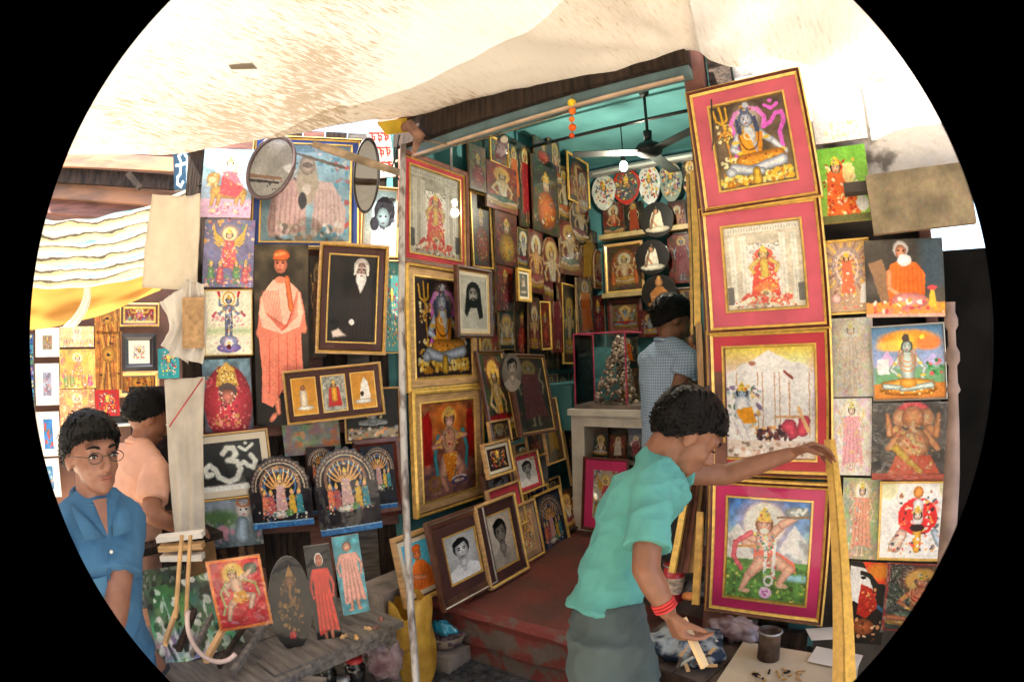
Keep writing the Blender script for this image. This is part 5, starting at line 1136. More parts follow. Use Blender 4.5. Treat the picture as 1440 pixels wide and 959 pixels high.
inparent(MB().ell(bp_, (.024, .024, .032)).build('globe', M_em, bl), bl); inparent(MB().lathe([(.014, .04), (.016, .08), (0, .085)], 10, Matrix.Translation(bp_)).build('holder', M_black, bl), bl)
inparent(MB().tube([bp_ + Vector((0, 0, .08)), Vector((bp_.x, bp_.y, 2.84))], .004, 6).build('flex', M_black, bl), bl)
pl_ = bpy.data.lights.new('bulb_light', 'POINT'); pl_.energy = 5; pl_.color = (1, .88, .68); pl_.shadow_soft_size = .03
po = bpy.data.objects.new('bulb_light', pl_); COL.objects.link(po); po.location = bp_ - Vector((0, 0.0, .075))
a, b = Vector((-1.9, bp_.y, 2.845)), Vector((-.25, bp_.y, 2.845))
MB().tube([a, b], .012, 8).build('conduit_pipe', M_black, label='black pipe running across under the ceiling', cat='pipe')
tl = empty('tube_light', (-1.2, 3.9, 2.72), label='unlit white tube light fitting on the back wall', cat='light fitting')
inparent(MB().tube([(-1.85, 3.95, 2.86), (-.5, 3.95, 2.86)], .014, 8).build('tube', mat('unlit_tube', (.6, .66, .6), .3, .1), tl), tl)
inparent(MB().box((-1.89, 3.96, 2.84), (-.46, 4.0, 2.89)).build('batten', M_steel, tl), tl)
# threshold garland hanging in the doorway
gr = [('e8c020', .018), ('e07020', .016), ('e07828', .013), ('d86018', .017), ('c84818', .012)]
ge = empty('marigold_charm', tuple(P(804, 138, 2.45)), label='little string of yellow and orange balls hanging from the lintel', cat='charm')
for i, (c, r) in enumerate(gr):
    q = P(804 + (i % 2), 145 + i * 11.5, 2.45); cc = lin(C(c)); inparent(MB().ell(q, (r, r, r), seg=12, rings=8).build('ball', mat('ball ' + c, tuple(float(x) for x in cc), .8, .2, 60, bump=.5), ge), ge)
inparent(MB().tube([P(804, 132, 2.45), P(805, 196, 2.45)], .002, 5).build('thread', M_board, ge), ge)
# ------------------------------------------------------------------ hoarding left of the doorway
u = DP.right
hb = empty('display_hoarding', (-2.3, 1.5, 0), label='dark timber hoarding left of the doorway that carries the prints', cat='hoarding')
base = Vector((-2.03, 1.95, 0)) - DP.n * .05
Rh = Matrix((DP.right, -DP.n, DP.up)).transposed().to_4x4(); Rh.translation = base
for k in range(9):
    x0, x1 = -1.02 + k * .115, -1.02 + k * .115 + .108
    me = MB().box((x0, .0, 0.0), (x1, .03 + .004 * (k % 3), 2.62)).mesh('plank'); ob = link('plank', me, (M_dkwood, M_redwd, M_greywd)[(k * 2) % 3 if k % 4 else 0], hb); ob.matrix_basis = Matrix.Translation((2.3, -1.5, 0)) @ Rh
ob = link('light_block_sheet', MB().box((-1.30, .045, 0), (.0, .055, 1.35)).box((-1.0, .045, 1.35), (0, .055, 2.45)).mesh('light_block_sheet'), M_black, hb); ob.matrix_basis = Matrix.Translation((2.3, -1.5, 0)) @ Rh  # added black sheet; stops daylight showing between the planks
for z in (.62, 1.1, 2.5):
    ob = link('batten', MB().box((-1.03, -.025, z), (.0, -.002, z + .05)).mesh('batten'), M_redwd, hb); ob.matrix_basis = Matrix.Translation((2.3, -1.5, 0)) @ Rh
slabobj('corner_post', (-2.10, 1.985, 0), (-2.035, 2.03, 2.6), M_redwd, label='reddish corner post between the hoarding and the doorway', cat='post')

d = [
 ((284, 210, 355, 306), 'lion goddess', d_lion_goddess, 'pale blue print of a goddess riding a lion, top of the far left column', dict(o=.05, rot=1, coat=.6)),
 ((286, 309, 357, 404), 'mauve crowd', lambda: d_crowd(1, bg='5a5a8a'), 'mauve and gold print of a goddess and attendants, second in the far left column', dict(o=.05, rot=1, coat=.6)),
 ((287, 407, 355, 500), 'four armed', d_white_standing, 'cream print of a blue four armed figure on lotus, third in far left column', dict(frame=('goldthin', .005), o=.05)),
 ((286, 505, 354, 606), 'red gold', d_red_gold, 'print of a red robed deity with golden crown, fourth in the far left column', dict(o=.05, rot=-1, coat=.3)),
 ((358, 344, 434, 598), 'tall monk', d_monk_standing, 'tall dark print of a standing monk in coral robes and turban', dict(o=.06, rot=0)),
 ((352, 192, 508, 350), 'robed pair', d_robed_pair, 'large gold framed print with blue mount and robed figures under the canopy', dict(frame=('gold', .018), mount=((.035, .02), M_bluemat), inner=True, glass=True, o=.03, gain=.72)),
 ((446, 342, 545, 498), 'bearded elder', d_elder, 'tan frame with a dark portrait of a white bearded old man in black robe', dict(frame=('tan', .022), mount=((.03, .035), M_brownmat), inner=.005, glass=True, o=.11, rot=3, D=.03)),
 ((508, 262, 562, 362), 'child', d_child, 'pale blue painting of a dark haired child, beside the oval mirror', dict(frame=('tan', .012), mount=(.008, M_creammat), o=.03, rot=2)),
 ((538, 366, 566, 497), 'side deity', lambda: d_multi(seed=11, bg='4a8a8a', a=2.2), 'narrow teal and red print half hidden behind the silver pole', dict(frame=('tan', .01), o=.03)),
 ((434, 360, 458, 502), 'sculpture', d_sculpture, 'dark narrow print squeezed between the monk and the old man', dict(o=.02)),
 ((398, 592, 478, 638), 'abstract', d_abstract, 'small grey and orange print under the three part frame', dict(o=.02, rot=-3)),
 ((484, 545, 564, 622), 'silver seated', d_silver_seated, 'dark print with a silver seated statue right of the three part frame', dict(frame=('tan', .014), o=.02)),
 ((500, 617, 566, 726), 'blue dark', lambda: d_durga_arch(7, bg='141826', a=1.4), 'dark red wooden frame with a dark blue print behind the arched plaque', dict(frame=('redwood', .035), o=.03, rot=-2)),
 ((266, 608, 382, 702), 'mono om', d_mono_om, 'cream framed silvery om sign on black', dict(frame=('tan', .012), mount=((.03, .03), M_creammat), glass=True, o=.12, rot=-4)),
 ((281, 694, 366, 769), 'landscape baby', d_landscape_baby, 'unframed grey-green painting of a child below the cream framed picture', dict(o=.09, rot=-3)),
 ((433, 628, 474, 722), 'strip deity', lambda: d_durga_arch(8, bg='201418', a=2.0), 'narrow dark print between the two arched plaques', dict(o=.05)),
 ((351, 641, 437, 741), 'arched a', lambda: d_durga_arch(1), 'left arched plaque of a many armed goddess with scalloped rim', dict(o=.13, shape='scallop', rot=-2, D=.012, side=M_dkwood, coat=.4)),
 ((443, 629, 531, 749), 'arched b', lambda: d_durga_arch(2, bg='1a1620', a=1.3), 'right arched plaque of a many armed goddess with blue base', dict(o=.13, shape='scallop', rot=-4, D=.012, side=mat('blue_edge', (.03, .12, .30), .5), coat=.4)),
]
for bx, k, a, lab, kw in d:
    kw = dict(kw); kw.setdefault('D', .02 if 'frame' in kw else .01); kw.setdefault('gain', 1.05)
    sh = kw.get('shape')
    picture(DP, bx, k, a, lab, 'plaque' if sh else ('framed picture' if 'frame' in kw else 'print'), name='arched_plaque' if sh else (None if 'frame' in kw else 'hung_print'), **kw)
# three part frame
tw, th_, TM = place(DP, (400, 515, 538, 590), .10, -4)
tf = empty('triple_frame', mat=TM, label='long brown frame holding three small gold backed prints side by side', cat='framed picture')
link('frame', ring_mesh('frame', tw, th_, .016, FR['tan'][1], .03), parent=tf)
link('mount', MB().box((-tw / 2 + .01, -.012, -th_ / 2 + .01), (tw / 2 - .01, -.002, th_ / 2 - .01)).mesh('mount'), M_brownmat, tf)
for i in range(3):
    pm = print_mat('trip %d' % i, (lambda k: (lambda: d_triptych_side(kind=k)))(i), .4); pw, ph = tw * .235, th_ * .66
    link('print', slab('print', outline('rect', pw, ph), .003, pm, M_board, pw, ph), parent=tf).location = (-tw / 2 + tw * (.20 + .30 * i), -.013, 0)
    link('slip', ring_mesh('slip', pw + .008, ph + .008, .007, [(0, .42, M_gold), (0, .6, M_goldb), (.7, .6, M_gold), (1, .35, M_gold)], .03), parent=tf).location = (-tw / 2 + tw * (.20 + .30 * i), 0, 0)
link('glass', MB().add([(-tw / 2 + .01, -.02, -th_ / 2 + .01), (tw / 2 - .01, -.02, -th_ / 2 + .01), (tw / 2 - .01, -.02, th_ / 2 - .01), (-tw / 2 + .01, -.02, th_ / 2 - .01)], [(0, 1, 2, 3)]).mesh('glass'), M_glass, tf)
# oval things: stacked oval frames and the oval mirror
def oval_frame(bx, o, rim, rimm, face_key, face, label, name, cat, rot=0, face_m=None):
    w, h, MW = place(DP, bx, o, rot); e = empty(name, mat=MW, label=label, cat=cat)
    vs, fs, n_ = [], [], 40
    for k in range(n_):
        t = 2 * math.pi * k / n_
        for (i, hh) in ((0, 0), (0, .6), (.4, 1), (1, .4), (1, 0)):
            vs.append(((w / 2 - i * rim) * math.cos(t), -hh * .03, (h / 2 - i * rim) * math.sin(t)))
    for k in range(n_):
        for j in range(4): a, b = k * 5 + j, ((k + 1) % n_) * 5 + j; fs.append((a, b, b + 1, a + 1))
    link('rim', MB().add(vs, fs, True).mesh('rim'), rimm, e)
    pw, ph = w - rim, h - rim
    link('face', slab('face', outline('oval', pw, ph, 36), .006, face_m or print_mat(face_key, face, .25, .6, .62), M_board, pw, ph), parent=e)
oval_frame((349, 190, 414, 284), .10, .018, mat('dark_silver_rim', (.16, .12, .13), .3, .3, metal=.5), 'oval cloth', d_oval_frame_cloth, 'large oval picture with pale face tucked under the canopy', 'oval_picture', 'oval picture', 20)
oval_frame((354, 215, 404, 278), .07, .014, M_goldb, 'oval cloth2', lambda: d_multi(seed=31, bg='a8988a'), 'gold rimmed oval frame behind the large pale oval picture', 'oval_picture', 'oval picture', 25)
M_mirror = mat('mirror_silver', (.28, .28, .27), .05, .02, metal=1.0)
oval_frame((496, 195, 534, 301), .13, .012, M_black, '', None, 'oval mirror with dark rim hanging by the wooden pole', 'oval_mirror', 'mirror', 2, M_mirror)
MB().tube([P(440, 203, 2.62), P(470, 212, 2.6), P(515, 228, 2.64), P(562, 243, 2.72)], [.014, .02, .018, .016], 9).build('branch_pole', mat('dry_branch', (.30, .22, .14), .85, .4, 14, bump=.5), label='crooked grey-brown branch hanging across behind the oval mirror', cat='branch')
# little signboard with red characters
def glyph_art(kind):
    if kind == 0:
        A = Art(1.9, 70, 'e8e4dc', 300)
        for row in range(3):
            y = .25 + row * .55; A.cap((.1, y), (.9, y + .03), .035, .03, 'c8281c')
            for i in range(3):
                x = .2 + i * .28; A.cap((x, y), (x + .02, y + .34), .03, .03, 'c8281c'); A.path([(x, y + .1), (x + .13, y + .14), (x + .1, y + .26), (x - .02, y + .24)], .028, 'c8281c')
        return A
    A = Art(.8, 120, '1a3a50', 301); A.rgrad(.6, .4, .6, '2a5a78', .7)
    A.cap((.08, .34), (.98, .26), .03, .03, 'd8ecf0')                  # the head-line of the script
    A.path([(.22, .33), (.2, .5), (.12, .56), (.1, .68), (.2, .74), (.27, .66)], .035, 'd8ecf0'); A.path([(.24, .3), (.16, .16), (.3, .08), (.42, .2), (.4, .72)], .03, 'd8ecf0')
    A.cap((.56, .3), (.57, .74), .033, .033, 'e4f2f4'); A.path([(.56, .48), (.48, .46), (.46, .56), (.54, .6)], .03, 'e4f2f4'); A.path([(.58, .26), (.68, .12), (.8, .1)], .028, 'e4f2f4')
    A.path([(.74, .3), (.76, .42), (.86, .44), (.9, .54), (.82, .64), (.74, .6)], .034, 'e4f2f4'); A.cap((.95, .28), (.96, .72), .03, .03, 'e4f2f4'); A.ell(.66, .68, .03, .03, 'e4f2f4'); return A
picture(DP, (519, 178, 552, 250), 'red letters', lambda: glyph_art(0), 'white board with red painted letters up beside the knotted rag', 'sign', o=.02, D=.012, rot=-8, name='lettered_board')
picture(DP, (244, 207, 290, 266), 'blue letters', lambda: glyph_art(1), 'dark blue signboard with white painted script beyond the lion print', 'sign', o=-.45, D=.02, rot=-6, name='shop_signboard')
# silver pole in front of the doorway column
a, b = P(567, 205, 2.62), P(587, 985, 2.15)
M_pole = mat('flaking_silver_pole', (.44, .42, .40), .5, .3, 22, metal=.4, bump=.7, bscale=60, col2=(.16, .13, .12), thr=(.38, .5), stretch=(1, 1, .35))
hq = [a.lerp(b, i / 14) + Vector((mnoise.noise(Vector((i * .9, 0, 0))) * .006, 0, 0)) for i in range(15)]
pz = b - (b - a) * ((b.z - 0) / (b.z - a.z)) if b.z < 0 else b
MB().tube(hq + ([a + (b - a) * ((a.z) / (a.z - b.z))] if b.z > 0 else []), .0135, 10).build('tent_pole', M_pole, label='thin silver painted pole standing in front of the doorway column', cat='pole')

# ------------------------------------------------------------------ bench with leaning plaques
bn = empty('low_bench', (-1.7, 1.1, 0), label='low grey weathered plank bench below the left display', cat='bench')
Rb = Matrix.Rotation(rad(-4), 4, 'Z'); Rb.translation = Vector((-1.72, 1.08, 0))
def bpart(nm, lo, hi, m):
    ob = link(nm, MB().box(lo, hi).mesh(nm), m, bn); ob.matrix_basis = Matrix.Translation((1.7, -1.1, 0)) @ Rb
for k in range(3): bpart('plank', (-.18 + k * .127, -.16 - .02 * k, .425), (-.18 + k * .127 + .122, .36 + .01 * (k % 2), .45 - .003 * (k % 2)), M_greywd)
for x in (-.15, .15):
    for y in (-.12, .32): bpart('leg', (x - .02, y - .02, 0), (x + .02, y + .02, .424), M_greywd)
bpart('apron', (.165, -.10, .385), (.185, .30, .424), M_greywd); bpart('low_shelf', (-.17, -.14, .16), (.17, .34, .18), M_greywd)
b2 = empty('plank_table', (-1.55, .72, 0), label='weathered plank table end in the lower left foreground', cat='table')
Rt = Matrix.Rotation(rad(28), 4, 'Z'); Rt.translation = Vector((-1.58, .74, 0))
def tpart(nm, lo, hi, m):
    ob = link(nm, MB().box(lo, hi).mesh(nm), m, b2); ob.matrix_basis = Matrix.Translation((1.55, -.72, 0)) @ Rt
for k in range(3): tpart('plank', (-.24 + k * .16, -.3, .385), (-.085 + k * .16, .16 + .012 * k, .41), M_greywd)
for x in (-.2, .2):
    for y in (-.25, .12): tpart('leg', (x - .02, y - .02, 0), (x + .02, y + .02, .384), M_greywd)
Rn = Plane((.86, -.51, 0), (-1.72, 1.0, 0))
lean_b = [
 ((377, 784, 439, 911), 'dark ganesh', d_dark_ganesh, 'black oval plaque with a carved brown figure, standing on the bench', dict(shape='oval', o=.03, lean=-6, rot=2), 'plaque'),
 ((437, 768, 473, 909), 'red monk panel', lambda: d_robe_panel('d03a28'), 'tall narrow black panel with a red robed figure, middle of the bench', dict(o=.0, lean=-6, rot=-2), 'plaque'),
 ((474, 754, 512, 861), 'teal monk panel', lambda: d_robe_panel('e0a090', '4a9aa8', skin='e0a080'), 'tall teal panel with a pale pink robed figure, right end of the bench', dict(o=-.04, lean=-6, rot=-3), 'plaque')]
for bx, k, a, lab, kw, ct in lean_b: picture(Rn, bx, k, a, lab, ct, D=.016, name='leaning_plaque', side=M_steel, coat=.3, **kw)
picture(Rn, (298, 784, 375, 884), 'red hero', d_red_hero, 'red and yellow print of a leaping hero in an orange border, lower left', 'print', o=.06, D=.01, rot=-4, wrap=True)
# turned wooden bits, jars, bag under the bench
for i in range(5):
    q = hz(488 + 12 * i, 893 - 5 * i + (i % 2) * 6, .452); MB().lathe([(0, 0), (.010, .003), (.006, .012), (.011, .02), (.005, .03), (0, .034)], 10, Matrix.Translation(q) @ Matrix.Rotation(1.5, 4, 'X') @ Matrix.Rotation(i, 4, 'Y')).build('turned_peg', (M_tanw, M_rosew)[i > 2], label='turned wooden peg on the bench, %s' % ['nearest the tall black panel', 'second from the panel', 'third from the panel', 'fourth from the panel', 'reddish one nearest the bench end'][i], cat='peg')
for o_ in COL.objects:
    if o_.name.startswith('turned_peg'): o_['label'] = o_['label'].replace('number-less among', 'among')
M_jar = glass_mat('jar_glass', (.85, .9, .9), mul=1.5)
for i, (px, py, z, r, h, lc) in enumerate(((462, 950, .18, .035, .10, M_black), (500, 946, .18, .04, .12, mat('red_lid', (.42, .02, .02), .4)), (484, 965, .18, .03, .09, M_steel))):
    q = hz(px, py, .24); q.z = .182; j = empty('glass_jar', tuple(q), label=['glass jar with black lid under the bench', 'glass jar with red lid under the bench', 'glass jar with metal lid under the bench'][i], cat='jar')
    link('body', MB().lathe([(0, 0), (r, .002), (r, h * .8), (r * .8, h * .9), (r * .8, h)], 16).mesh('body'), M_jar, j); link('lid', MB().lathe([(r * .85, h * .95), (r * .85, h + .012), (0, h + .013)], 16).mesh('lid'), lc, j)
    link('contents', MB().lathe([(0, .004), (r * .9, .006), (r * .9, h * .55), (0, h * .6)], 12).mesh('contents'), mat('dark_powder', (.05, .035, .03), .8, .5, 40), j)
def crumple(name, c, r, m, seed=0, amp=.35, freq=2.2, seg=28, rings=18, parent=None, zmin=None, **k):
    mb = MB(); mb.ell((0, 0, 0), r, seg=seg, rings=rings)
    for i, v in enumerate(mb.v):
        q = Vector(v); n0 = q.normalized() if q.length else Vector((0, 0, 1)); f = 1 + amp * (mnoise.noise(n0 * freq + Vector((seed, 0, 0))) + .5 * abs(mnoise.noise(n0 * freq * 3 + Vector((0, seed, 0)))))
        q = Vector(c) + q * f
        if zmin is not None: q.z = max(q.z, zmin)
        mb.v[i] = tuple(q)
    return mb.build(name, m, parent, **k)
M_bag = mat('clear_plastic_bag', (.42, .34, .36), .25, .6, 14, bump=1.0, bscale=20, coat=.8, trans=.3, col2=(.20, .10, .12))
q = hz(540, 925, .28); crumple('plastic_bag', q, (.07, .07, .085), M_bag, 3, .4, zmin=.185, label='crinkled clear plastic bag of things under the bench end', cat='bag')
# hero print stand: a wheel-like ring, rag heap and rough boards at the lower left
PB = Plane((.62, -.42, .66), tuple(hz(268, 872, .55)))
def d_green_water(n=150):
    A = Art(.7, n, '4a6a58', 401); A.grad('2c4a30', 'a8bcb4'); A.noise(.35, 7, False)
    for k in range(26): x = A.r.uniform(0, 1); A.cap((x, A.r.uniform(.1, .5)), (x + A.r.uniform(-.1, .1), A.r.uniform(.4, .7)), .006, .016, ['d8e4dc', '8ab0a4', '1c3020', 'e8ece4'][k % 4], .7)
    A.dabs(120, (0, 0, 1, .7), ['1a2c1a', '6a8a5a', 'c8d4c8', '3a5a3c', 'f0f0e8', '10180e'], (.02, .06), .8); return A
for bx, k, sd, lab, o_ in (((212, 812, 330, 925), 'green water', 0, 'large unframed green and white waterfall painting lying tilted at the lower left', .0), ((196, 798, 262, 850), 'dark foliage', 1, 'dark green foliage painting tucked behind the waterfall painting', -.03)):
    picture(PB, bx, k, d_green_water if sd == 0 else (lambda: (lambda A: (A.wash('10180c', .55), A)[1])(d_green_water())), lab, 'painting', o=o_, D=.012, rot=-14 + 8 * sd, coat=.3, name='loose_painting')
for i in range(6):
    a = P(232 + i * 19, 905 + i * 8, 2.05); b = P(250 + i * 24, 852 + i * 6, 2.2)
    bar('offcut_lath', a, b, .012 + .006 * (i % 2), .02, (M_tanw, M_dkwood, M_greywd)[i % 3], label='%s lath of the loose bundle on the lower left table' % ['leftmost', 'second', 'third', 'fourth', 'fifth', 'rightmost'][i], cat='lath')
lt2 = hz(262, 905, .52)
slabobj('cloth_table', (lt2.x - .4, lt2.y - .32, .40), (lt2.x + .30, lt2.y + .30, .44), M_greywd, label='rough low table under the waterfall painting', cat='table')
mb = MB(); c0 = P(302, 880, 1.95)
mb.tube([c0 + Vector((.0, .0, 0)) + (DP.right * .085 * math.cos(t) + Vector((0, 0, .125 * math.sin(t)))) for t in [math.pi * (.85 + .85 * k / 20) for k in range(21)]], .008, 8)
mb.build('white_hoop', mat('white_pink_plastic', (.40, .30, .27), .5, .3), label='white curved hoop hanging below the hero print', cat='hoop')
for i, (xa, ya, xb, yb, dd) in enumerate(((256, 752, 247, 868, 2.0), (268, 752, 262, 866, 2.02))):
    bar('thin_stick', P(xa, ya, dd), P(xb, yb, dd), .01, .01, M_tanw, label=['left thin wooden stick of a pair in front of the cardboard', 'right thin wooden stick of a pair in front of the cardboard'][i], cat='stick')
a_, b_, c_ = DP, 0, 0
picture(DP, (268, 752, 307, 864), 'cardboard', lambda: (lambda A: (A.noise(.1, 5), A)[1])(Art(2, 60, '9c7448', 202)), 'upright sheet of brown cardboard below the grey painting', 'cardboard', o=.16, D=.008, name='cardboard_sheet')
picture(DP, (308, 748, 372, 800), 'planks strip', lambda: (lambda A: ([A.rect(.02 + k * .2, 0, .16 + k * .2, 1.2, ['6a4a30', '3a2418', '8a6a48'][k % 3]) for k in range(5)], A.noise(.2, 8), A)[2])(Art(1, 60, '2a1a12', 203)), 'row of short upright boards behind the hero print', 'boards', o=.02, D=.02, name='board_row')
for i in range(3):
    a = P(222 + i * 3, 757 + i * 13, 2.3); b = P(286, 750 + i * 16, 2.25)
    bar('wood_offcut', a, b, .05, .02, (M_white, M_tanw, M_white)[i], label=['topmost pale offcut of wood on the peach shirted man\'s workbench', 'middle pale offcut on the workbench', 'lowest pale offcut on the workbench'][i], cat='offcut')
wb = hz(262, 800, .62)
slabobj('work_bench', (-2.62, .72, .70), (-2.28, 1.12, .73), M_dkwood, label='dark workbench top in front of the peach shirted man', cat='bench')

# ------------------------------------------------------------------ hanging cloths at the left edge of the hoarding
def cloth(name, pts, m, thick=.004, nu=24, nv=24, amp=.012, seed=0, curve=None, **k):
    """pts: four corners (tl, tr, br, bl) in space; draped sheet with real folds"""
    tl, tr, br, bl = [Vector(p) for p in pts]; nrm = (tr - tl).cross(bl - tl).normalized(); vs, fs = [], []
    for s_ in (0, 1):
        for j in range(nv + 1):
            for i in range(nu + 1):
                a, b = i / nu, j / nv
                p = tl.lerp(tr, a).lerp(bl.lerp(br, a), b)
                f = mnoise.noise(Vector((a * 5 + seed, b * 1.6, seed))) * amp * 2 + mnoise.noise(Vector((a * 11, b * 6 + seed, 3))) * amp * .6
                if curve: f += curve(a, b)
                vs.append(p + nrm * (f + s_ * thick))
    N_ = (nu + 1) * (nv + 1)
    for s_ in (0, 1):
        for j in range(nv):
            for i in range(nu):
                a = s_ * N_ + j * (nu + 1) + i; q = (a, a + 1, a + nu + 2, a + nu + 1); fs.append(q if s_ == 0 else q[::-1])
    for i in range(nu): fs += [(i, i + N_, i + 1 + N_, i + 1), (N_ - 1 - i, N_ - 2 - i, 2 * N_ - 2 - i, 2 * N_ - 1 - i)]
    for j in range(nv): a = j * (nu + 1); b = a + nu; fs += [(a, a + nu + 1, a + nu + 1 + N_, a + N_), (b, b + N_, b + nu + 1 + N_, b + nu + 1)]
    return MB().add(vs, fs, True).build(name, m, **k)
M_canvas = mat('cream_canvas', (.74, .66, .52), .9, .08, 12, bump=.15, trans=.25)
M_whitecl = mat('white_plastic_cloth', (.80, .76, .70), .6, .08, 5, bump=.3, trans=.35)
M_greycl = mat('pale_grey_cloth', (.52, .47, .40), .9, .12, 10, bump=.2, trans=.2)
cloth('rolled_blind', [P(214, 273, 2.95), P(281, 272, 2.75), P(278, 408, 2.7), P(198, 404, 2.9)], M_canvas, amp=.006, curve=lambda a, b: .05 * math.sin(a * math.pi), label='cream canvas blind hanging at the left edge of the hoarding', cat='blind')
cloth('white_sheet', [P(262, 392, 2.62), P(286, 400, 2.6), P(286, 512, 2.55), P(236, 500, 2.62)], M_whitecl, amp=.02, seed=4, curve=lambda a, b: .09 * math.sin(b * math.pi), label='bulging white plastic sheet below the cream blind', cat='sheet')
cloth('white_sheet', [P(224, 425, 2.68), P(266, 398, 2.64), P(266, 512, 2.6), P(228, 486, 2.66)], M_whitecl, amp=.02, seed=9, curve=lambda a, b: .1 * math.sin(b * math.pi), label='rounded left lobe of the white plastic sheet', cat='sheet')
picture(DP, (256, 418, 287, 490), 'cardboard2', lambda: (lambda A: (A.noise(.1, 5), A)[1])(Art(2, 60, 'b8946a', 204)), 'brown card rectangle fixed on the white plastic sheet', 'cardboard', o=.20, D=.006, name='card_rectangle')
cloth('hanging_cloth', [P(231, 534, 2.5), P(288, 530, 2.45), P(288, 752, 2.35), P(246, 750, 2.42)], M_greycl, amp=.008, seed=2, label='long pale grey cloth hanging beside the peach shirted man', cat='cloth')
MB().tube([P(238, 600, 2.44), P(262, 565, 2.42), P(285, 532, 2.40)], .0035, 6).build('red_cord', mat('red_cord', (.45, .07, .07), .7), label='thin red cord across the pale hanging cloth', cat='cord')

# ------------------------------------------------------------------ the neighbouring stall
FSR = Matrix((FS.right, -FS.n, FS.up)).transposed().to_4x4()
def fsobj(nm, lo, hi, m, **k):
    ob = link(nm, MB().box(lo, hi).mesh(nm), m, **k); b0 = FS.n * FS.d; Mx = FSR.copy(); Mx.translation = b0; ob.matrix_world = Mx; return ob
fsobj('stall_wall', (-4, .05, 0), (3.2, .2, 3.4), mat('dark_stall_wall', (.12, .05, .03), .8, .4, 3), label='dark red-brown back wall of the neighbouring picture stall', cat='wall')
nb = [
 ((168, 426, 224, 459), 'n red', lambda: d_crowd(11, bg='8a1c14', a=.6, pastel=0), 'red lacquer print at the top of the neighbouring stall', dict(frame=('gold', .05))),
 ((133, 434, 168, 470), 'n folk', lambda: d_folk(seed=1), 'brown and gold patterned print left of the red lacquer print', {}),
 ((171, 469, 220, 521), 'n multi', lambda: d_multi(seed=41), 'black framed colourful print on cream in the neighbouring stall', dict(frame=('black', .06), mount=(.03, M_creammat), o=.12)),
 ((134, 466, 172, 548), 'n folk2', lambda: d_folk(seed=2, a=2), 'tall gold and brown folk panel left of the black framed print', {}),
 ((165, 522, 224, 558), 'n golds', lambda: d_folk(seed=3, a=.6), 'dark gold print with little towers under the black framed print', dict(frame=('tan', .05))),
 ((222, 490, 252, 532), 'n multi2', lambda: d_multi(seed=42, bg='2a8a8a'), 'teal and red print at the right of the neighbouring stall', {}),
 ((134, 548, 168, 585), 'n redarc', lambda: d_multi(seed=43, bg='a81c1c'), 'red print with a pale arc beside the moustached customer\'s head', {}),
 ((140, 574, 190, 600), 'n black', lambda: d_bust(12, a=.6, bg='1a1a1a', shirt='1a1a1a', skin='2a2a2a'), 'silver framed black print just above the young man', dict(frame=('silver', .03))),
 ((49, 461, 83, 502), 'n white1', lambda: d_multi(seed=44, bg='a89878'), 'white framed buff print, top left of the neighbouring stall', dict(mount=(.06, M_white))),
 ((49, 511, 83, 570), 'n white2', lambda: d_flowers(seed=2, bg='b0b0c0', fl='9a8a9a'), 'white framed pale print, second down at the far left', dict(mount=(.06, M_white))),
 ((51, 579, 84, 642), 'n white3', lambda: d_flowers(seed=1, white=False), 'white framed blue print with red flowers at the far left', dict(mount=(.06, M_white))),
 ((84, 459, 132, 488), 'n yel1', lambda: d_crowd(12, bg='d8b060', a=.6, pal=('e8b040', 'd89050', 'e8d0a0'), core='f0d070', pastel=.3), 'pale gold print under the yellow awning edge', {}),
 ((84, 491, 134, 546), 'n yel2', lambda: d_crowd(13, bg='d8a040', a=1.1, pal=('e8c030', 'd8506a', 'e87838', '8aa040'), pastel=.15), 'yellow print with a pink seated figure in the neighbouring stall', {}),
 ((84, 547, 134, 605), 'n yel3', lambda: d_crowd(14, bg='c87838', a=1.2, pal=('e8a030', 'f0d8a0', 'd86a40'), pastel=.25), 'orange and gold print just above the young man\'s head', {}),
 ((30, 470, 48, 640), 'n blue strip', lambda: (lambda A: ([A.rect(0, k * .8, 1, k * .8 + .68, ['2a5a9a', '3a8a9a', '4a7a5a', '6a4a8a'][k % 4]) for k in range(10)], A.dabs(120, (0, 0, 1, 9), ['8ac0d8', 'e8d070', '2a3a6a'], (.05, .15)), A)[2])(Art(9, 40, '1a2a4a', 205)), 'strip of small bluish cards at the far left edge', {}),
 ((50, 645, 84, 700), 'n low', lambda: d_flowers(seed=5, bg='3a80b0', fl='a8c8d8'), 'blue print low at the far left behind the young man', dict(mount=(.05, M_white))),
 ((24, 420, 46, 465), 'n corner', lambda: d_folk(seed=6), 'brown print tucked at the far left under the awning', {}),
]
for bx, k, a, lab, kw in nb:
    kw = dict(kw); kw.setdefault('o', .05); picture(FS, bx, k, a, lab, 'print', D=.03, name='stall_print', coat=.3, **kw)
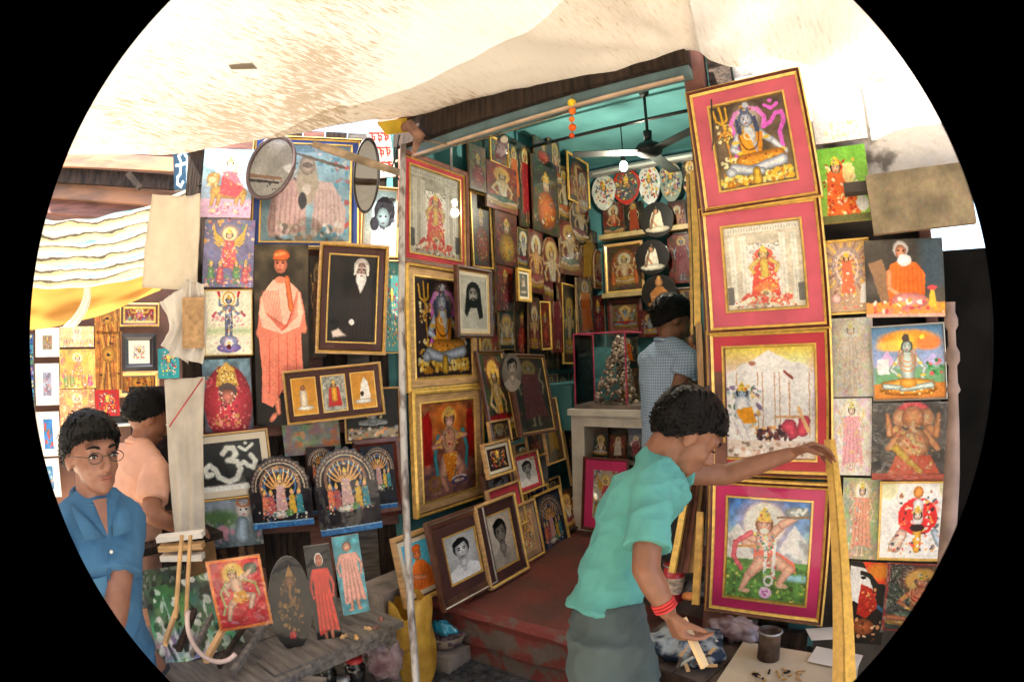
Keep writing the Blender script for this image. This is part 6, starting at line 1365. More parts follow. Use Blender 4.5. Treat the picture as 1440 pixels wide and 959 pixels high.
# orange-brown corrugated sheets above the striped tarpaulin
M_brnsheet = mat('orange_brown_timber', (.34, .16, .08), .8, .35, 4, bump=.4, col2=(.16, .09, .06), stretch=(1, 1, 3))
sa = empty('timber_eaves', tuple(P(170, 240, 4.2)), label='orange-brown boarded eaves above the striped tarpaulin', cat='eaves')
def quadp(nm, pts, m, th=.03, par=None):
    pts = [Vector(p) for p in pts]; n_ = (pts[1] - pts[0]).cross(pts[3] - pts[0]).normalized(); c = par.location if par is not None else Vector((0, 0, 0)); mb = MB(); vs = [p - c for p in pts] + [p + n_ * th - c for p in pts]
    return mb.add(vs, [(0, 1, 2, 3), (7, 6, 5, 4), (0, 4, 5, 1), (1, 5, 6, 2), (2, 6, 7, 3), (3, 7, 4, 0)]).build(nm, m, par)
for i in range(4):
    y0 = 212 + i * 22
    quadp('board', [P(60, y0, 4.6), P(255, y0 + 10 + i * 3, 4.2), P(255, y0 + 30 + i * 3, 4.15), P(60, y0 + 21, 4.55)], (M_brnsheet, M_dkwood, M_brnsheet, M_redwd)[i], .03, sa)
quadp('rafter', [P(176, 246, 4.05), P(182, 240, 4.05), P(200, 262, 4.0), P(193, 266, 4.0)], M_dkwood, .04, sa)
# striped tarpaulin awning
def stripes_mat():
    m = bpy.data.materials.new('striped_tarpaulin'); m.use_nodes = True; N = m.node_tree.nodes; L = m.node_tree.links; b = N['Principled BSDF']
    uv = N.new('ShaderNodeUVMap'); uv.uv_map = 'UVMap'; sp = N.new('ShaderNodeSeparateXYZ'); L.new(uv.outputs[0], sp.inputs[0]); ml = N.new('ShaderNodeMath'); ml.operation = 'MULTIPLY'; ml.inputs[1].default_value = 6.0; nz = N.new('ShaderNodeTexNoise'); nz.inputs['Scale'].default_value = 5; nz.inputs['Detail'].default_value = 6; L.new(uv.outputs[0], nz.inputs[0]); am = N.new('ShaderNodeMath'); am.operation = 'MULTIPLY_ADD'; am.inputs[1].default_value = .16; L.new(nz.outputs[0], am.inputs[0]); L.new(sp.outputs[1], am.inputs[2]); L.new(am.outputs[0], ml.inputs[0])
    fr = N.new('ShaderNodeMath'); fr.operation = 'FRACT'; L.new(ml.outputs[0], fr.inputs[0]); cr = N.new('ShaderNodeValToRGB'); cr.color_ramp.interpolation = 'CONSTANT'
    st = [(0, (.66, .62, .50)), (.34, (.16, .38, .48)), (.58, (.62, .62, .58)), (.82, (.12, .10, .07)), (.90, (.60, .52, .30))]
    e_ = cr.color_ramp.elements; e_[0].position = 0; e_[0].color = (*st[0][1], 1); e_[1].position = st[1][0]; e_[1].color = (*st[1][1], 1)
    for p_, c_ in st[2:]: z = e_.new(p_); z.color = (*c_, 1)
    L.new(fr.outputs[0], cr.inputs[0]); L.new(cr.outputs[0], b.inputs['Base Color']); b.inputs['Roughness'].default_value = .6
    tr = N.new('ShaderNodeBsdfTranslucent'); mx = N.new('ShaderNodeMixShader'); mx.inputs[0].default_value = .10; L.new(cr.outputs[0], tr.inputs[0]); L.new(b.outputs[0], mx.inputs[1]); L.new(tr.outputs[0], mx.inputs[2]); L.new(mx.outputs[0], N['Material Output'].inputs[0]); return m
def sheet(name, fn, m, nu, nv, th=.003, uv=False, **k):
    """single cloth surface with thickness; fn(a,b) -> point"""
    vs = [fn(i / nu, j / nv) for j in range(nv + 1) for i in range(nu + 1)]; fs = [(j * (nu + 1) + i, j * (nu + 1) + i + 1, (j + 1) * (nu + 1) + i + 1, (j + 1) * (nu + 1) + i) for j in range(nv) for i in range(nu)]
    ob = MB().add(vs, fs, True).build(name, m, **k)
    if uv:
        l = ob.data.uv_layers.new(name='UVMap')
        for lp in ob.data.loops: vi = lp.vertex_index; l.data[lp.index].uv = ((vi % (nu + 1)) / nu, (vi // (nu + 1)) / nv)
    return ob
TA, TB = P(20, 300, 3.6), P(285, 258, 3.0); TC, TD = P(285, 372, 3.3), P(20, 408, 3.9)
def tarp(a, b):
    p = TA.lerp(TB, a).lerp(TD.lerp(TC, a), b); p = p + Vector((0, 0, -.10 * math.sin(math.pi * a) * (1 - b * .6) + .02 * mnoise.noise(Vector((a * 6, b * 5, 0))) + .012 * math.sin(b * 38) * (1 - a * .5)))
    return p
sheet('striped_tarpaulin', tarp, stripes_mat(), 50, 40, uv=True, label='blue, cream and brown striped tarpaulin awning over the neighbouring stall', cat='awning')
M_yel = mat('yellow_cloth', (.60, .34, .07), .85, .18, 3, bump=.3, trans=.18, col2=(.48, .24, .05))
YA_, YB_, YC_, YD_ = P(22, 402, 3.85), P(262, 366, 3.4), P(225, 408, 3.6), P(30, 465, 4.1)
def yel(a, b):
    p = YA_.lerp(YB_, a).lerp(YD_.lerp(YC_, a), b); return p + Vector((0, 0, -.05 * math.sin(math.pi * a) * b)) + FS.n * (.03 * math.sin(a * 14 + b * 2) * b + .05 * mnoise.noise(Vector((a * 4, b * 3, 7))))
sheet('yellow_cloth', yel, M_yel, 50, 24, label='yellow cloth valance sagging below the striped tarpaulin', cat='cloth')
sheet('white_scarf', lambda a, b: P(118 - 30 * b * b + a * (9 + 10 * b), 405 + 55 * b, 3.5 + .02 * math.sin(a * 6)), M_whitecl, 6, 14, label='white twist of cloth hanging from the yellow valance', cat='cloth')

# ------------------------------------------------------------------ the big cloth canopy overhead
M_can = bpy.data.materials.new('stained_canopy_cloth'); M_can.use_nodes = True
if True:
    N = M_can.node_tree.nodes; L = M_can.node_tree.links; b = N['Principled BSDF']; b.inputs['Roughness'].default_value = .9
    tc = N.new('ShaderNodeTexCoord'); mp = N.new('ShaderNodeMapping'); mp.inputs['Scale'].default_value = (24, 3.2, 3); mp.inputs['Rotation'].default_value = (0, 0, rad(14)); L.new(tc.outputs['Object'], mp.inputs[0])
    n1 = N.new('ShaderNodeTexNoise'); n1.inputs['Scale'].default_value = 4.5; n1.inputs['Detail'].default_value = 9; n1.inputs['Roughness'].default_value = .68; L.new(mp.outputs[0], n1.inputs[0])
    n2 = N.new('ShaderNodeTexNoise'); n2.inputs['Scale'].default_value = 1.3; n2.inputs['Detail'].default_value = 4; L.new(tc.outputs['Object'], n2.inputs[0])
    ad = N.new('ShaderNodeMath'); ad.operation = 'MULTIPLY_ADD'; ad.inputs[1].default_value = .75; L.new(n2.outputs[0], ad.inputs[0]); L.new(n1.outputs[0], ad.inputs[2])
    cr = N.new('ShaderNodeValToRGB'); e_ = cr.color_ramp.elements; e_[0].position = .76; e_[0].color = (.66, .62, .55, 1); e_[1].position = 1.18; e_[1].color = (.38, .30, .21, 1); z = e_.new(.93); z.color = (.60, .54, .45, 1)
    L.new(ad.outputs[0], cr.inputs[0]); L.new(cr.outputs[0], b.inputs['Base Color']); tr = N.new('ShaderNodeBsdfTranslucent'); L.new(cr.outputs[0], tr.inputs[0]); mx = N.new('ShaderNodeMixShader'); mx.inputs[0].default_value = .085
    L.new(b.outputs[0], mx.inputs[1]); L.new(tr.outputs[0], mx.inputs[2]); L.new(mx.outputs[0], N['Material Output'].inputs[0])
    n3 = N.new('ShaderNodeTexNoise'); n3.inputs['Scale'].default_value = 260; L.new(tc.outputs['Object'], n3.inputs[0]); bp = N.new('ShaderNodeBump'); bp.inputs['Strength'].default_value = .15; bp.inputs['Distance'].default_value = .004; L.new(n3.outputs[0], bp.inputs['Height']); L.new(bp.outputs[0], b.inputs['Normal'])
# back edge of the canopy follows these directions in the photograph at their real distances
BE = [(60, 216, 3.3), (150, 217, 3.1), (250, 216, 2.95), (350, 200, 2.85), (430, 186, 2.78), (500, 172, 2.80), (560, 166, 2.95), (650, 150, 2.85), (760, 124, 2.6), (870, 98, 2.4), (965, 72, 2.35), (1000, 84, 2.35), (1040, 92, 2.32), (1090, 88, 2.3), (1160, 84, 2.3), (1240, 76, 2.3), (1400, 58, 2.35)]
BEP = [P(*q) for q in BE]
for i_ in range(13, 17): BEP[i_] = Plane((0, -1, 0), (0, (2.01, 1.99, 1.985, 1.98)[i_ - 13], 0)).hit(BE[i_][0], BE[i_][1])
FE = [Vector((-3.9 + 6.3 * i / 16, -1.2 + .1 * math.sin(i), 2.62 + .05 * math.sin(i * 1.7))) for i in range(17)]
def spl(pts, t):
    x = t * (len(pts) - 1); i = min(int(x), len(pts) - 2); f = x - i
    p0, p1, p2, p3 = pts[max(i - 1, 0)], pts[i], pts[i + 1], pts[min(i + 2, len(pts) - 1)]
    return (p1 * 2 + (p2 - p0) * f + (p0 * 2 - p1 * 5 + p2 * 4 - p3) * f * f + (p1 * 3 - p0 - p2 * 3 + p3) * f ** 3) * .5
def canopy(a, b):
    p = spl(BEP, a).lerp(spl(FE, a), b)
    s_ = math.sin(math.pi * min(1, b * 1.0))
    z = -.05 * s_ + .05 * mnoise.noise(Vector((p.x * 1.3, p.y * 1.6, 0))) * s_ + .02 * mnoise.noise(Vector((p.x * 4, p.y * 3, 5))) * min(1, b * 8)
    if a > .6: z += .05 * math.sin((a - .6) * 40) * max(0, 1 - b * 3) * (a - .6) * 2.2
    dx, dy = p.x + .5, p.y - 2.0; rr_ = math.hypot(dx, dy); z += .035 * math.exp(-rr_ / .45) * math.sin(9 * math.atan2(dy, dx)) * min(1, rr_ * 4) * min(1, b * 9)
    return p + Vector((0, 0, z + .008 * mnoise.noise(Vector((p.x * 12, p.y * 10, 9)))))
sheet('cloth_canopy', canopy, M_can, 150, 110, label='large stained cream cloth canopy stretched overhead across the street front', cat='canopy')
# an added cloth layer darkens the canopy in place of the roof's shadow
def over(a, b):
    t = .19 + .46 * a; bm = float(np.interp(t, [.19, .3, .4, .5, .56, .60, .65], [.002, .06, .10, .135, .18, .26, .34])); p = canopy(t, b * bm); return p + Vector((0, 0, .012 + .004 * mnoise.noise(Vector((p.x * 9, p.y * 9, 11)))))
sheet('canopy_shading', over, mat('added_shading_cloth', (.50, .44, .38), .9, .1, 6, trans=.85), 70, 30, label='added grey lining cloth lying on the canopy above the doorway', cat='shading')
c_ = [canopy(.355 + dx, .275 + dy) - Vector((0, 0, .006)) for dx, dy in ((-.012, -.006), (.010, -.012), (.016, .006), (-.004, .010))]
MB().add(c_ + [p_ - Vector((0, 0, .003)) for p_ in c_], [(0, 1, 2, 3), (7, 6, 5, 4), (0, 4, 5, 1), (1, 5, 6, 2), (2, 6, 7, 3), (3, 7, 4, 0)]).build('cloth_patch', mat('grey_patch', (.34, .29, .23), .9, .1, trans=.5), label='small grey patch sewn on the canopy near its upper left', cat='patch')
quadp('yellow_board', [P(532, 172, 2.74), P(572, 166, 2.9), P(574, 186, 2.9), P(545, 190, 2.78)], mat('yellow_paint', (.60, .40, .03), .6, .2), .01)['label'] = 'small yellow board end under the canopy above the lettered board'
bpy.data.objects['yellow_board']['category'] = 'board'
# ------------------------------------------------------------------ people
def skinify(mb, name, m, parent=None, voxel=.007, it=5, disp=None, **k):
    """one continuous surface grown from overlapping limbs"""
    me = mb.mesh('tmp'); ob = bpy.data.objects.new('tmp', me); COL.objects.link(ob)
    r = ob.modifiers.new('r', 'REMESH'); r.mode = 'VOXEL'; r.voxel_size = voxel; r.use_smooth_shade = True
    s = ob.modifiers.new('s', 'SMOOTH'); s.factor = .5; s.iterations = it
    dg = bpy.context.evaluated_depsgraph_get(); dg.update()
    out = bpy.data.meshes.new_from_object(ob.evaluated_get(dg)); out.name = name
    bpy.data.objects.remove(ob, do_unlink=True)
    if disp:
        n_ = len(out.vertices); co = np.empty(n_ * 3); out.vertices.foreach_get('co', co); no = np.empty(n_ * 3); out.vertex_normals.foreach_get('vector', no)
        co = co.reshape(-1, 3); no = no.reshape(-1, 3)
        co += no * np.array([disp(Vector(c)) for c in co])[:, None]; out.vertices.foreach_set('co', co.ravel()); out.update()
    out.polygons.foreach_set('use_smooth', [True] * len(out.polygons))
    if len(out.materials) == 0: out.materials.append(m)
    else: out.materials[0] = m
    o = link(name, out, None, None, **k)
    if parent is not None: o.parent = parent; o.matrix_parent_inverse = Matrix.Translation(parent.location).inverted()
    return o
def vframe(px, py):
    v = pray(px, py); r = v.cross(Vector((0, 0, 1))).normalized(); return r, r.cross(v).normalized(), v
def vd(px, py, a, b, c):
    r, u_, v = vframe(px, py); return (r * a + u_ * b + v * c).normalized()
def esweep(mb, cs, A, ra, rb, seg=22, cap=True):
    cs = [Vector(c) for c in cs]; vs, fs = [], []; n_ = len(cs)
    for i, c in enumerate(cs):
        t = (cs[min(i + 1, n_ - 1)] - cs[max(i - 1, 0)]).normalized(); Ai = Vector(A[i] if isinstance(A, list) else A); Ai = (Ai - t * Ai.dot(t)).normalized(); B = t.cross(Ai)
        for k in range(seg):
            an = 2 * math.pi * k / seg; vs.append(c + Ai * (ra[i] * math.cos(an)) + B * (rb[i] * math.sin(an)))
    for i in range(n_ - 1):
        for k in range(seg): k2 = (k + 1) % seg; fs.append((i * seg + k, i * seg + k2, (i + 1) * seg + k2, (i + 1) * seg + k))
    fs.append(tuple(range(seg))[::-1]); fs.append(tuple((n_ - 1) * seg + k for k in range(seg)))
    return mb.add(vs, fs, True)
def headframe(f, up):
    f = f.normalized(); r = f.cross(up).normalized(); u_ = r.cross(f).normalized()
    return r, f, u_
def add_head(mb, c, f, up, s=1.0):
    r, f, u_ = headframe(f, up); O = Matrix((r, f, u_)).transposed(); q = lambda x, y, z: c + (r * x + f * y + u_ * z) * s
    e = lambda x, y, z, a, b, d, m=None: mb.ell(q(x, y, z), (a * s, b * s, d * s), O if m is None else m, seg=18, rings=12)
    e(0, -.012, .022, .074, .094, .092); e(0, .030, -.018, .061, .062, .085); e(0, .046, -.070, .044, .046, .036); e(0, .070, -.092, .020, .018, .016)
    e(0, .076, .030, .050, .018, .018); e(0, .058, -.03, .055, .03, .03)
    for sx in (-1, 1): e(sx * .034, .066, -.028, .020, .018, .020); e(sx * .076, -.008, -.012, .008, .021, .031); e(sx * .080, -.016, .002, .007, .012, .018)
    mb.cone(q(0, .088, .018), q(0, .113, -.020), .008 * s, .0125 * s, 10); e(0, .103, -.030, .019, .012, .010)
    e(0, .089, -.054, .024, .010, .0065); e(0, .087, -.066, .021, .010, .007)
    return q, O
def add_hair(parent, c, f, up, s, m, long=0.0, seed=0, front=.5, puff=1.0):
    r, f, u_ = headframe(f, up); nu, nv = 120, 70; vs, fs = [], []
    xs = [-1, -.45, -.15, .10, .35, .6, 1]; zs = [-.72 - long, -.68 - long, -.50, -.22, .12, front - .05, front + .06]
    for j in range(nv + 1):
        th = math.pi * j / nv
        for i in range(nu):
            a = 2 * math.pi * i / nu; x, y, z = math.sin(th) * math.cos(a), math.sin(th) * math.sin(a), math.cos(th)
            zt = float(np.interp(y, xs, zs)) + .10 * mnoise.noise(Vector((a * 5, seed, 0))) + .12 * mnoise.noise(Vector((a * 17, seed, 2)))
            t = min(1, max(0, (z - zt) / .10 + .3)); t = t * t * (3 - 2 * t)
            R = .80 + t * (.30 + .05 * puff + .014 * mnoise.noise(Vector((x * 3 + seed, y * 3, z * 3))) + .010 * mnoise.noise(Vector((a * 13, z * 3, seed))))
            if y > .5 and z > .2: R += .04 * puff * t
            vs.append(c + (r * (x * .076) + f * (y * .097 - .012) + u_ * (z * .096 + .022)) * (R * s))
    for j in range(nv):
        for i in range(nu): i2 = (i + 1) % nu; fs.append(((j + 1) * nu + i, (j + 1) * nu + i2, j * nu + i2, j * nu + i))
    o = MB().add(vs, fs, True).build('hair', m); o.parent = parent; o.matrix_parent_inverse = Matrix.Translation(parent.location).inverted()
    rr = random.Random(seed + 50); vs, fs = [], []          # loose locks over the shell
    for n_ in range(2600):
        z = rr.uniform(-.6 - long, .98); a = rr.uniform(0, 6.283); ro = math.sqrt(max(0, 1 - z * z)); x, y = ro * math.cos(a), ro * math.sin(a)
        if z < float(np.interp(y, xs, zs)) + rr.uniform(-.02, .12): continue
        d0 = Vector((x, y, z)); cr_ = Vector((.15, -.35, .93)).normalized(); tg = (d0 - cr_ * d0.dot(cr_)); tg = (tg if tg.length > .05 else Vector((0, 1, 0))).normalized()
        tg = (tg + Vector((rr.uniform(-.14, .14), rr.uniform(-.14, .14), rr.uniform(-.2, .0)))).normalized(); L_ = rr.uniform(.35, .62) * (1 + .2 * puff * (y > .3))
        pts = []
        for k in range(4):
            t = k / 3; dd = (d0 + tg * L_ * t).normalized(); R = 1.06 + .05 * puff + (.015 + rr.uniform(0, .06)) * math.sin(t * 2.6) * (2.2 if n_ % 9 == 0 else 1) + (.05 * t if y > .4 else 0)
            pts.append((c + (r * (dd.x * .076) + f * (dd.y * .097 - .012) + u_ * (dd.z * .096 + .022)) * (R * s), dd))
        for k, (p, dd) in enumerate(pts):
            w = .0040 * (1, 1.1, .8, .1)[k]; sv = (r * dd.x + f * dd.y + u_ * dd.z).cross((pts[min(k + 1, 3)][0] - pts[max(k - 1, 0)][0])).normalized(); vs += [p + sv * w, p - sv * w]
        b0 = len(vs) - 8; fs += [(b0 + 2 * k, b0 + 2 * k + 1, b0 + 2 * k + 3, b0 + 2 * k + 2) for k in range(3)]
    o2 = MB().add(vs, fs, True).build('hair_locks', m, kind='stuff'); o2.parent = parent; o2.matrix_parent_inverse = Matrix.Translation(parent.location).inverted(); return o
def face_bits(parent, q, O, s=1.0, closed=False, glasses=False, browm=None):
    def put(nm, mb, m): o = mb.build(nm, m); o.parent = parent; o.matrix_parent_inverse = Matrix.Translation(parent.location).inverted()
    for sx in (-1, 1):
        if not closed:
            put('eye', MB().ell(q(sx * .033, .083, .006), (.0135 * s, .007 * s, .0048 * s), O, 12, 8), mat('eye_white', (.55, .50, .45), .2, .02)); put('iris', MB().ell(q(sx * .033, .0895, .005), (.0058 * s, .003 * s, .0058 * s), O, 10, 6), M_black)
        put('upper_lid', MB().tube([q(sx * (.019 + .028 * k / 5), .0895 - .005 * abs(k / 5 - .4), .006 + (.0065 if not closed else -.003) * math.sin(math.pi * k / 5)) for k in range(6)], .0022 * s, 6), browm)
        put('eyebrow', MB().tube([q(sx * (.014 + .038 * k / 5), .0945 - .013 * (k / 5) ** 2, .029 + .006 * math.sin(math.pi * k / 5)) for k in range(6)], [.003 * s, .0045 * s, .0045 * s, .004 * s, .003 * s, .0015 * s], 6), browm)
    put('lips', MB().ell(q(0, .0945, -.0545), (.0225 * s, .0065 * s, .0042 * s), O, 12, 6).ell(q(0, .0930, -.0635), (.0185 * s, .007 * s, .0050 * s), O, 12, 6), mat('lip_skin', (.26, .085, .06), .5, .1))
    if glasses:
        gm = M_black
        for sx in (-1, 1): put('lens_rim', MB().tube([q(sx * .034 + .022 * math.cos(t), .103, .004 + .016 * math.sin(t)) for t in [2 * math.pi * k / 20 for k in range(21)]], .0013 * s, 6, False), gm); put('temple', MB().tube([q(sx * .056, .103, .008), q(sx * .079, .03, .008), q(sx * .080, -.01, .004)], .0013 * s, 6), gm)
        put('bridge', MB().tube([q(-.012, .104, .008), q(.012, .104, .008)], .0013 * s, 6), gm)
def add_hand(mb, w, d, nrm, th_side=1, s=1.0, curls=(25, 35, 40, 45), tcurl=20, spread=4, tout=.75):
    """w wrist, d direction of the fingers, nrm the way the palm faces; th_side: which side the thumb leaves"""
    d = d.normalized(); sd = d.cross(nrm).normalized(); nrm = sd.cross(d).normalized()
    tips = []
    for k in range(4):
        off = (1.5 - k) * .0185 * th_side; kn = w + (d * (.082 - abs(k - 1) * .004) + sd * off) * s
        mb.cone(w + (d * .012 + sd * off * .55) * s, kn, .0125 * s, .0105 * s, 10)
        L = (.040, .044, .041, .032)[k]; dd = (d + sd * th_side * rad(spread) * (1.5 - k)).normalized(); p = kn; cur = rad(curls[k])
        for j, f_ in enumerate((1, .66, .52)):
            a = cur * (1 + .0 * j); dd = (dd * math.cos(a) + nrm * math.sin(a)).normalized(); sgn = sd.cross(dd); nrm2 = sgn
            nx_ = p + dd * L * f_ * s; mb.cone(p, nx_, (.0092 - .001 * j) * s, (.0085 - .001 * j) * s, 10); p = nx_
            nk = nrm - dd * nrm.dot(dd)
            # turn the bending direction with the finger
            nrm_k = (nrm * math.cos(a) - d * math.sin(a)); nrm_loc = nrm_k
        tips.append(p)
    b0 = w + (d * .022 + sd * .024 * th_side) * s; t1 = (d * .65 + sd * th_side * tout + nrm * .35).normalized(); t2 = (d * .85 + sd * th_side * .25 + nrm * .45 * (1 + tcurl / 40)).normalized()
    p1 = b0 + t1 * .040 * s; p2 = p1 + t2 * .030 * s; p3 = p2 + t2 * .024 * s
    mb.cone(w + d * .01 * s, b0, .014 * s, .0135 * s, 10); mb.cone(b0, p1, .0135 * s, .0105 * s, 10); mb.cone(p1, p2, .0105 * s, .0095 * s, 10); mb.cone(p2, p3, .0095 * s, .0075 * s, 10)
    mb.cone(w + d * .02 * s, w + (d * .07 + sd * .02) * s, .015 * s, .012 * s); mb.cone(w + d * .02 * s, w + (d * .07 - sd * .02) * s, .015 * s, .012 * s)
    return tips
def skinmat(key, c): return mat(key, c, .48, .10, 30, bump=.05, bscale=220, spec=.4)
M_hair = mat('black_hair', (.003, .0025, .0022), .42, .5, 40, stretch=(1, 1, 8), bump=.6, bscale=120, spec=.2)
def fabric(key, c, bump=.35, **k): return mat(key, c, .9, .10, 9, bump=bump, bscale=16, **k)
def foot(mb, ank, d):
    d = Vector((d.x, d.y, 0)).normalized(); b_ = Vector((ank.x, ank.y, 0))
    mb.cone(ank, b_ + Vector((0, 0, .04)), .034, .034); mb.cone(b_ + Vector((0, 0, .035)) - d * .03, b_ + d * .10 + Vector((0, 0, .028)), .032, .032); mb.cone(b_ + d * .10 + Vector((0, 0, .028)), b_ + d * .16 + Vector((0, 0, .018)), .032, .018)
def fold_disp(ax, amp=.008, fr=9, seed=0):
    return lambda p: amp * (mnoise.noise(Vector((p.dot(ax) * fr * .35, p.z * fr + p.x * 5, p.y * 6 + seed))) + 1.1 * max(0, 1 - 2.6 * abs(mnoise.noise(Vector((p.x * 5 + p.z * 7, p.y * 6, seed + 3 + p.z * 5))))) ** 2 + .35 * mnoise.noise(p * 40) - .4)

# --- the boy in the turquoise shirt
boy = empty('person', (0, 0, 0)); tag(boy, 'bending boy in turquoise t-shirt reaching out to hold a yellow moulding', 'person')
hc = P(966, 609, 1.65); hf = vd(966, 609, .72, -.62, .30); hu = vd(966, 609, .60, .76, .08)
nsh, fsh = P(915, 696, 1.53), P(945, 662, 1.80)
shm = (nsh + fsh) / 2; pel = P(858, 898, 1.70); wai = P(858, 838, 1.69); che = P(893, 735, 1.67)
boy.location = (pel.x, pel.y, 0)
shA = (nsh - fsh).normalized()
pelA = vd(858, 898, -.25, 0, -1)
b = MB(); q, O = add_head(b, hc, hf, hu, .98)
nb_ = P(924, 652, 1.665)
b.cone(nb_, hc - hf.normalized() * .028 - hu * .05, .060, .052)
esweep(b, [pel, wai, che, shm.lerp(che, .2), shm + (shm - che).normalized() * .03], [pelA, pelA, shA, shA, shA], [.105, .10, .12, .115, .06], [.072, .070, .08, .075, .05])
# far arm out to the moulding
fel, fwr = P(1018, 668, 1.84), P(1112, 638, 1.86)
b.cone(fsh, fel, .043, .034); b.cone(fel, fel.lerp(fwr, .35), .034, .034); b.cone(fel.lerp(fwr, .35), fwr, .034, .022)
hdir = vd(1130, 622, .93, .35, .1); add_hand(b, fwr, hdir, vd(1130, 622, .25, -.85, -.2), -1, .92, (38, 44, 48, 52), 30, 3, .5)
# near arm down to the tool
nel, nwr = P(908, 800, 1.46), P(938, 858, 1.50)
b.cone(nsh, nel, .043, .036); b.cone(nel, nel.lerp(nwr, .4), .036, .035); b.cone(nel.lerp(nwr, .4), nwr, .035, .024)
add_hand(b, nwr, vd(945, 870, .45, -.85, .1), vd(945, 870, .85, .30, .35), 1, .92, (52, 58, 62, 66), 26, 1, .3)
# legs
hipn, hipf = pel + pelA * .075, pel - pelA * .075
fd = Vector((.86, .5, 0))
for hp, off in ((hipn, Vector((-.03, -.02, 0))), (hipf, Vector((.10, .10, 0)))):
    kn = Vector((hp.x, hp.y, hp.z * .54)) + off * .6; an = Vector((hp.x, hp.y, .07)) + off
    b.cone(hp, kn, .062, .048); b.cone(kn, kn.lerp(an, .35), .048, .048); b.cone(kn.lerp(an, .35), an, .05, .034); foot(b, an, fd)
skb = skinmat('boy_skin', (.215, .092, .052))
skinify(b, 'body', skb, boy, .0058, 4)
add_hair(boy, hc, hf, hu, .98, M_hair, seed=1, front=.30, puff=1.5, long=.06)
face_bits(boy, q, O, .98, closed=True, browm=M_hair)
sh = MB(); up_ = (shm - che).normalized()
esweep(sh, [P(846, 868, 1.69), P(857, 836, 1.69), P(872, 788, 1.68), P(890, 735, 1.67), P(904, 700, 1.665), shm + up_ * .0, nb_.lerp(shm, .30), nb_.lerp(hc, .22)], [pelA, pelA, pelA, shA, shA, shA, shA, shA], [.140, .134, .130, .140, .150, .142, .090, .067], [.104, .096, .095, .103, .105, .094, .076, .065])
for s0, e0, w0 in ((nsh, nel, .73), (fsh, fel, .34)):
    e1 = s0.lerp(e0, w0); sh.tube([s0 - (e1 - s0).normalized() * .03, s0, s0.lerp(e1, .5), e1], [.046, .055, .057, .064], 18); sh.cone(nb_, s0, .060, .056)
ridge = lambda v: max(0, 1 - 2.6 * abs(mnoise.noise(v))) ** 2
crinkle = lambda p: .008 * mnoise.noise(Vector((p.x * 7, p.y * 7, p.z * 12 + p.x * 14))) + .0075 * ridge(Vector((p.x * 5 + p.z * 5, p.y * 6, p.z * 11 - p.x * 9))) + .004 * ridge(Vector((p.x * 13 - p.z * 8, p.y * 12, p.z * 19 + 4))) - .004
skinify(sh, 'shirt', fabric('turquoise_cotton', (.082, .30, .28), .25), boy, .0065, 2, crinkle)
pn = MB(); esweep(pn, [P(856, 848, 1.69), pel, pel - Vector((0, 0, .07))], pelA, [.135, .152, .15], [.10, .115, .11])
for hp, off in ((hipn, Vector((-.03, -.02, 0))), (hipf, Vector((.10, .10, 0)))):
    kn = Vector((hp.x, hp.y, hp.z * .54)) + off * .6; an = Vector((hp.x, hp.y, .09)) + off; pn.tube([hp - Vector((0, 0, -.02)), hp.lerp(kn, .5), kn, kn.lerp(an, .5), an], [.096, .092, .078, .073, .07], 18)
skinify(pn, 'trousers', fabric('grey_green_trousers', (.055, .078, .080), .4), boy, .008, 2, crinkle)
# red thread on the wrist, collar
def ringpart(par, nm, c, ax, R, r, m, sq=1.0):
    ax = ax.normalized(); a_ = ax.orthogonal().normalized(); b_ = ax.cross(a_); o = MB().tube([c + a_ * R * math.cos(t) + b_ * R * sq * math.sin(t) for t in [2 * math.pi * k / 24 for k in range(25)]], r, 8, False).build(nm, m); o.parent = par; o.matrix_parent_inverse = Matrix.Translation(par.location).inverted()
for k in range(3): ringpart(boy, 'wrist_thread', nel.lerp(nwr, .93 - .07 * k), nwr - nel, .0285, .0035, mat('red_thread', (.5, .03, .03), .8))
# the tool he holds
hp_ = nwr + vd(945, 870, .45, -.85, .1) * .072 + vd(945, 870, .85, .30, .35) * .026; tp0, tp1 = hp_ - vd(960, 890, .4, -.8, .15) * .04, hp_ + vd(960, 890, .42, -.80, .15) * .095
bar('wooden_tool', tp0, tp1, .022, .012, mat('pale_tool_wood', (.62, .45, .25), .6, .15), label='short pale wooden tool in the boy\'s lower hand', cat='tool')
# the bundle of yellow mouldings in the other hand
ya = P(1164, 618, 1.93); yb = P(1187, 975, 1.62)
yu = (yb - ya).normalized(); yr = vd(1175, 780, 1, 0, 0); yr = (yr - yu * yr.dot(yu)).normalized()
ym = empty('moulding_bundle', tuple(yb), label='long yellow moulding strip held upright by the boy', cat='moulding')
def ystrip(o0, o1, w, m, dz=0):
    p0, p1 = ya + yr * o0 - yu * dz, yb + yr * o1 + yu * .06; n_ = yu.cross(yr).normalized(); vs = []
    for p, ww in ((p0, w * .55), (p1, w)):
        for (x, y) in ((-.5, 0), (.5, 0), (.5, .5), (.38, .7), (.3, .35), (.12, .95), (-.1, 1), (-.18, .55), (-.3, .5), (-.36, .8), (-.5, .6)): vs.append(p + yr * x * ww - n_ * y * .018)
    k = 11; o = MB().add(vs, [(i, (i + 1) % k, (i + 1) % k + k, i + k) for i in range(k)] + [tuple(range(k))[::-1], tuple(range(k, 2 * k))]).build('strip', m); o.parent = ym; o.matrix_parent_inverse = Matrix.Translation(ym.location).inverted()
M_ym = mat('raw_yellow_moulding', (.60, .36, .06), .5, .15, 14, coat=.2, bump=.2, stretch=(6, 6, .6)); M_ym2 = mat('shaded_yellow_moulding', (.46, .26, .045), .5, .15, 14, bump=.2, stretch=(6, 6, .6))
ystrip(-.002, -.014, .034, M_ym2); ystrip(.014, .014, .034, M_ym, .0); 

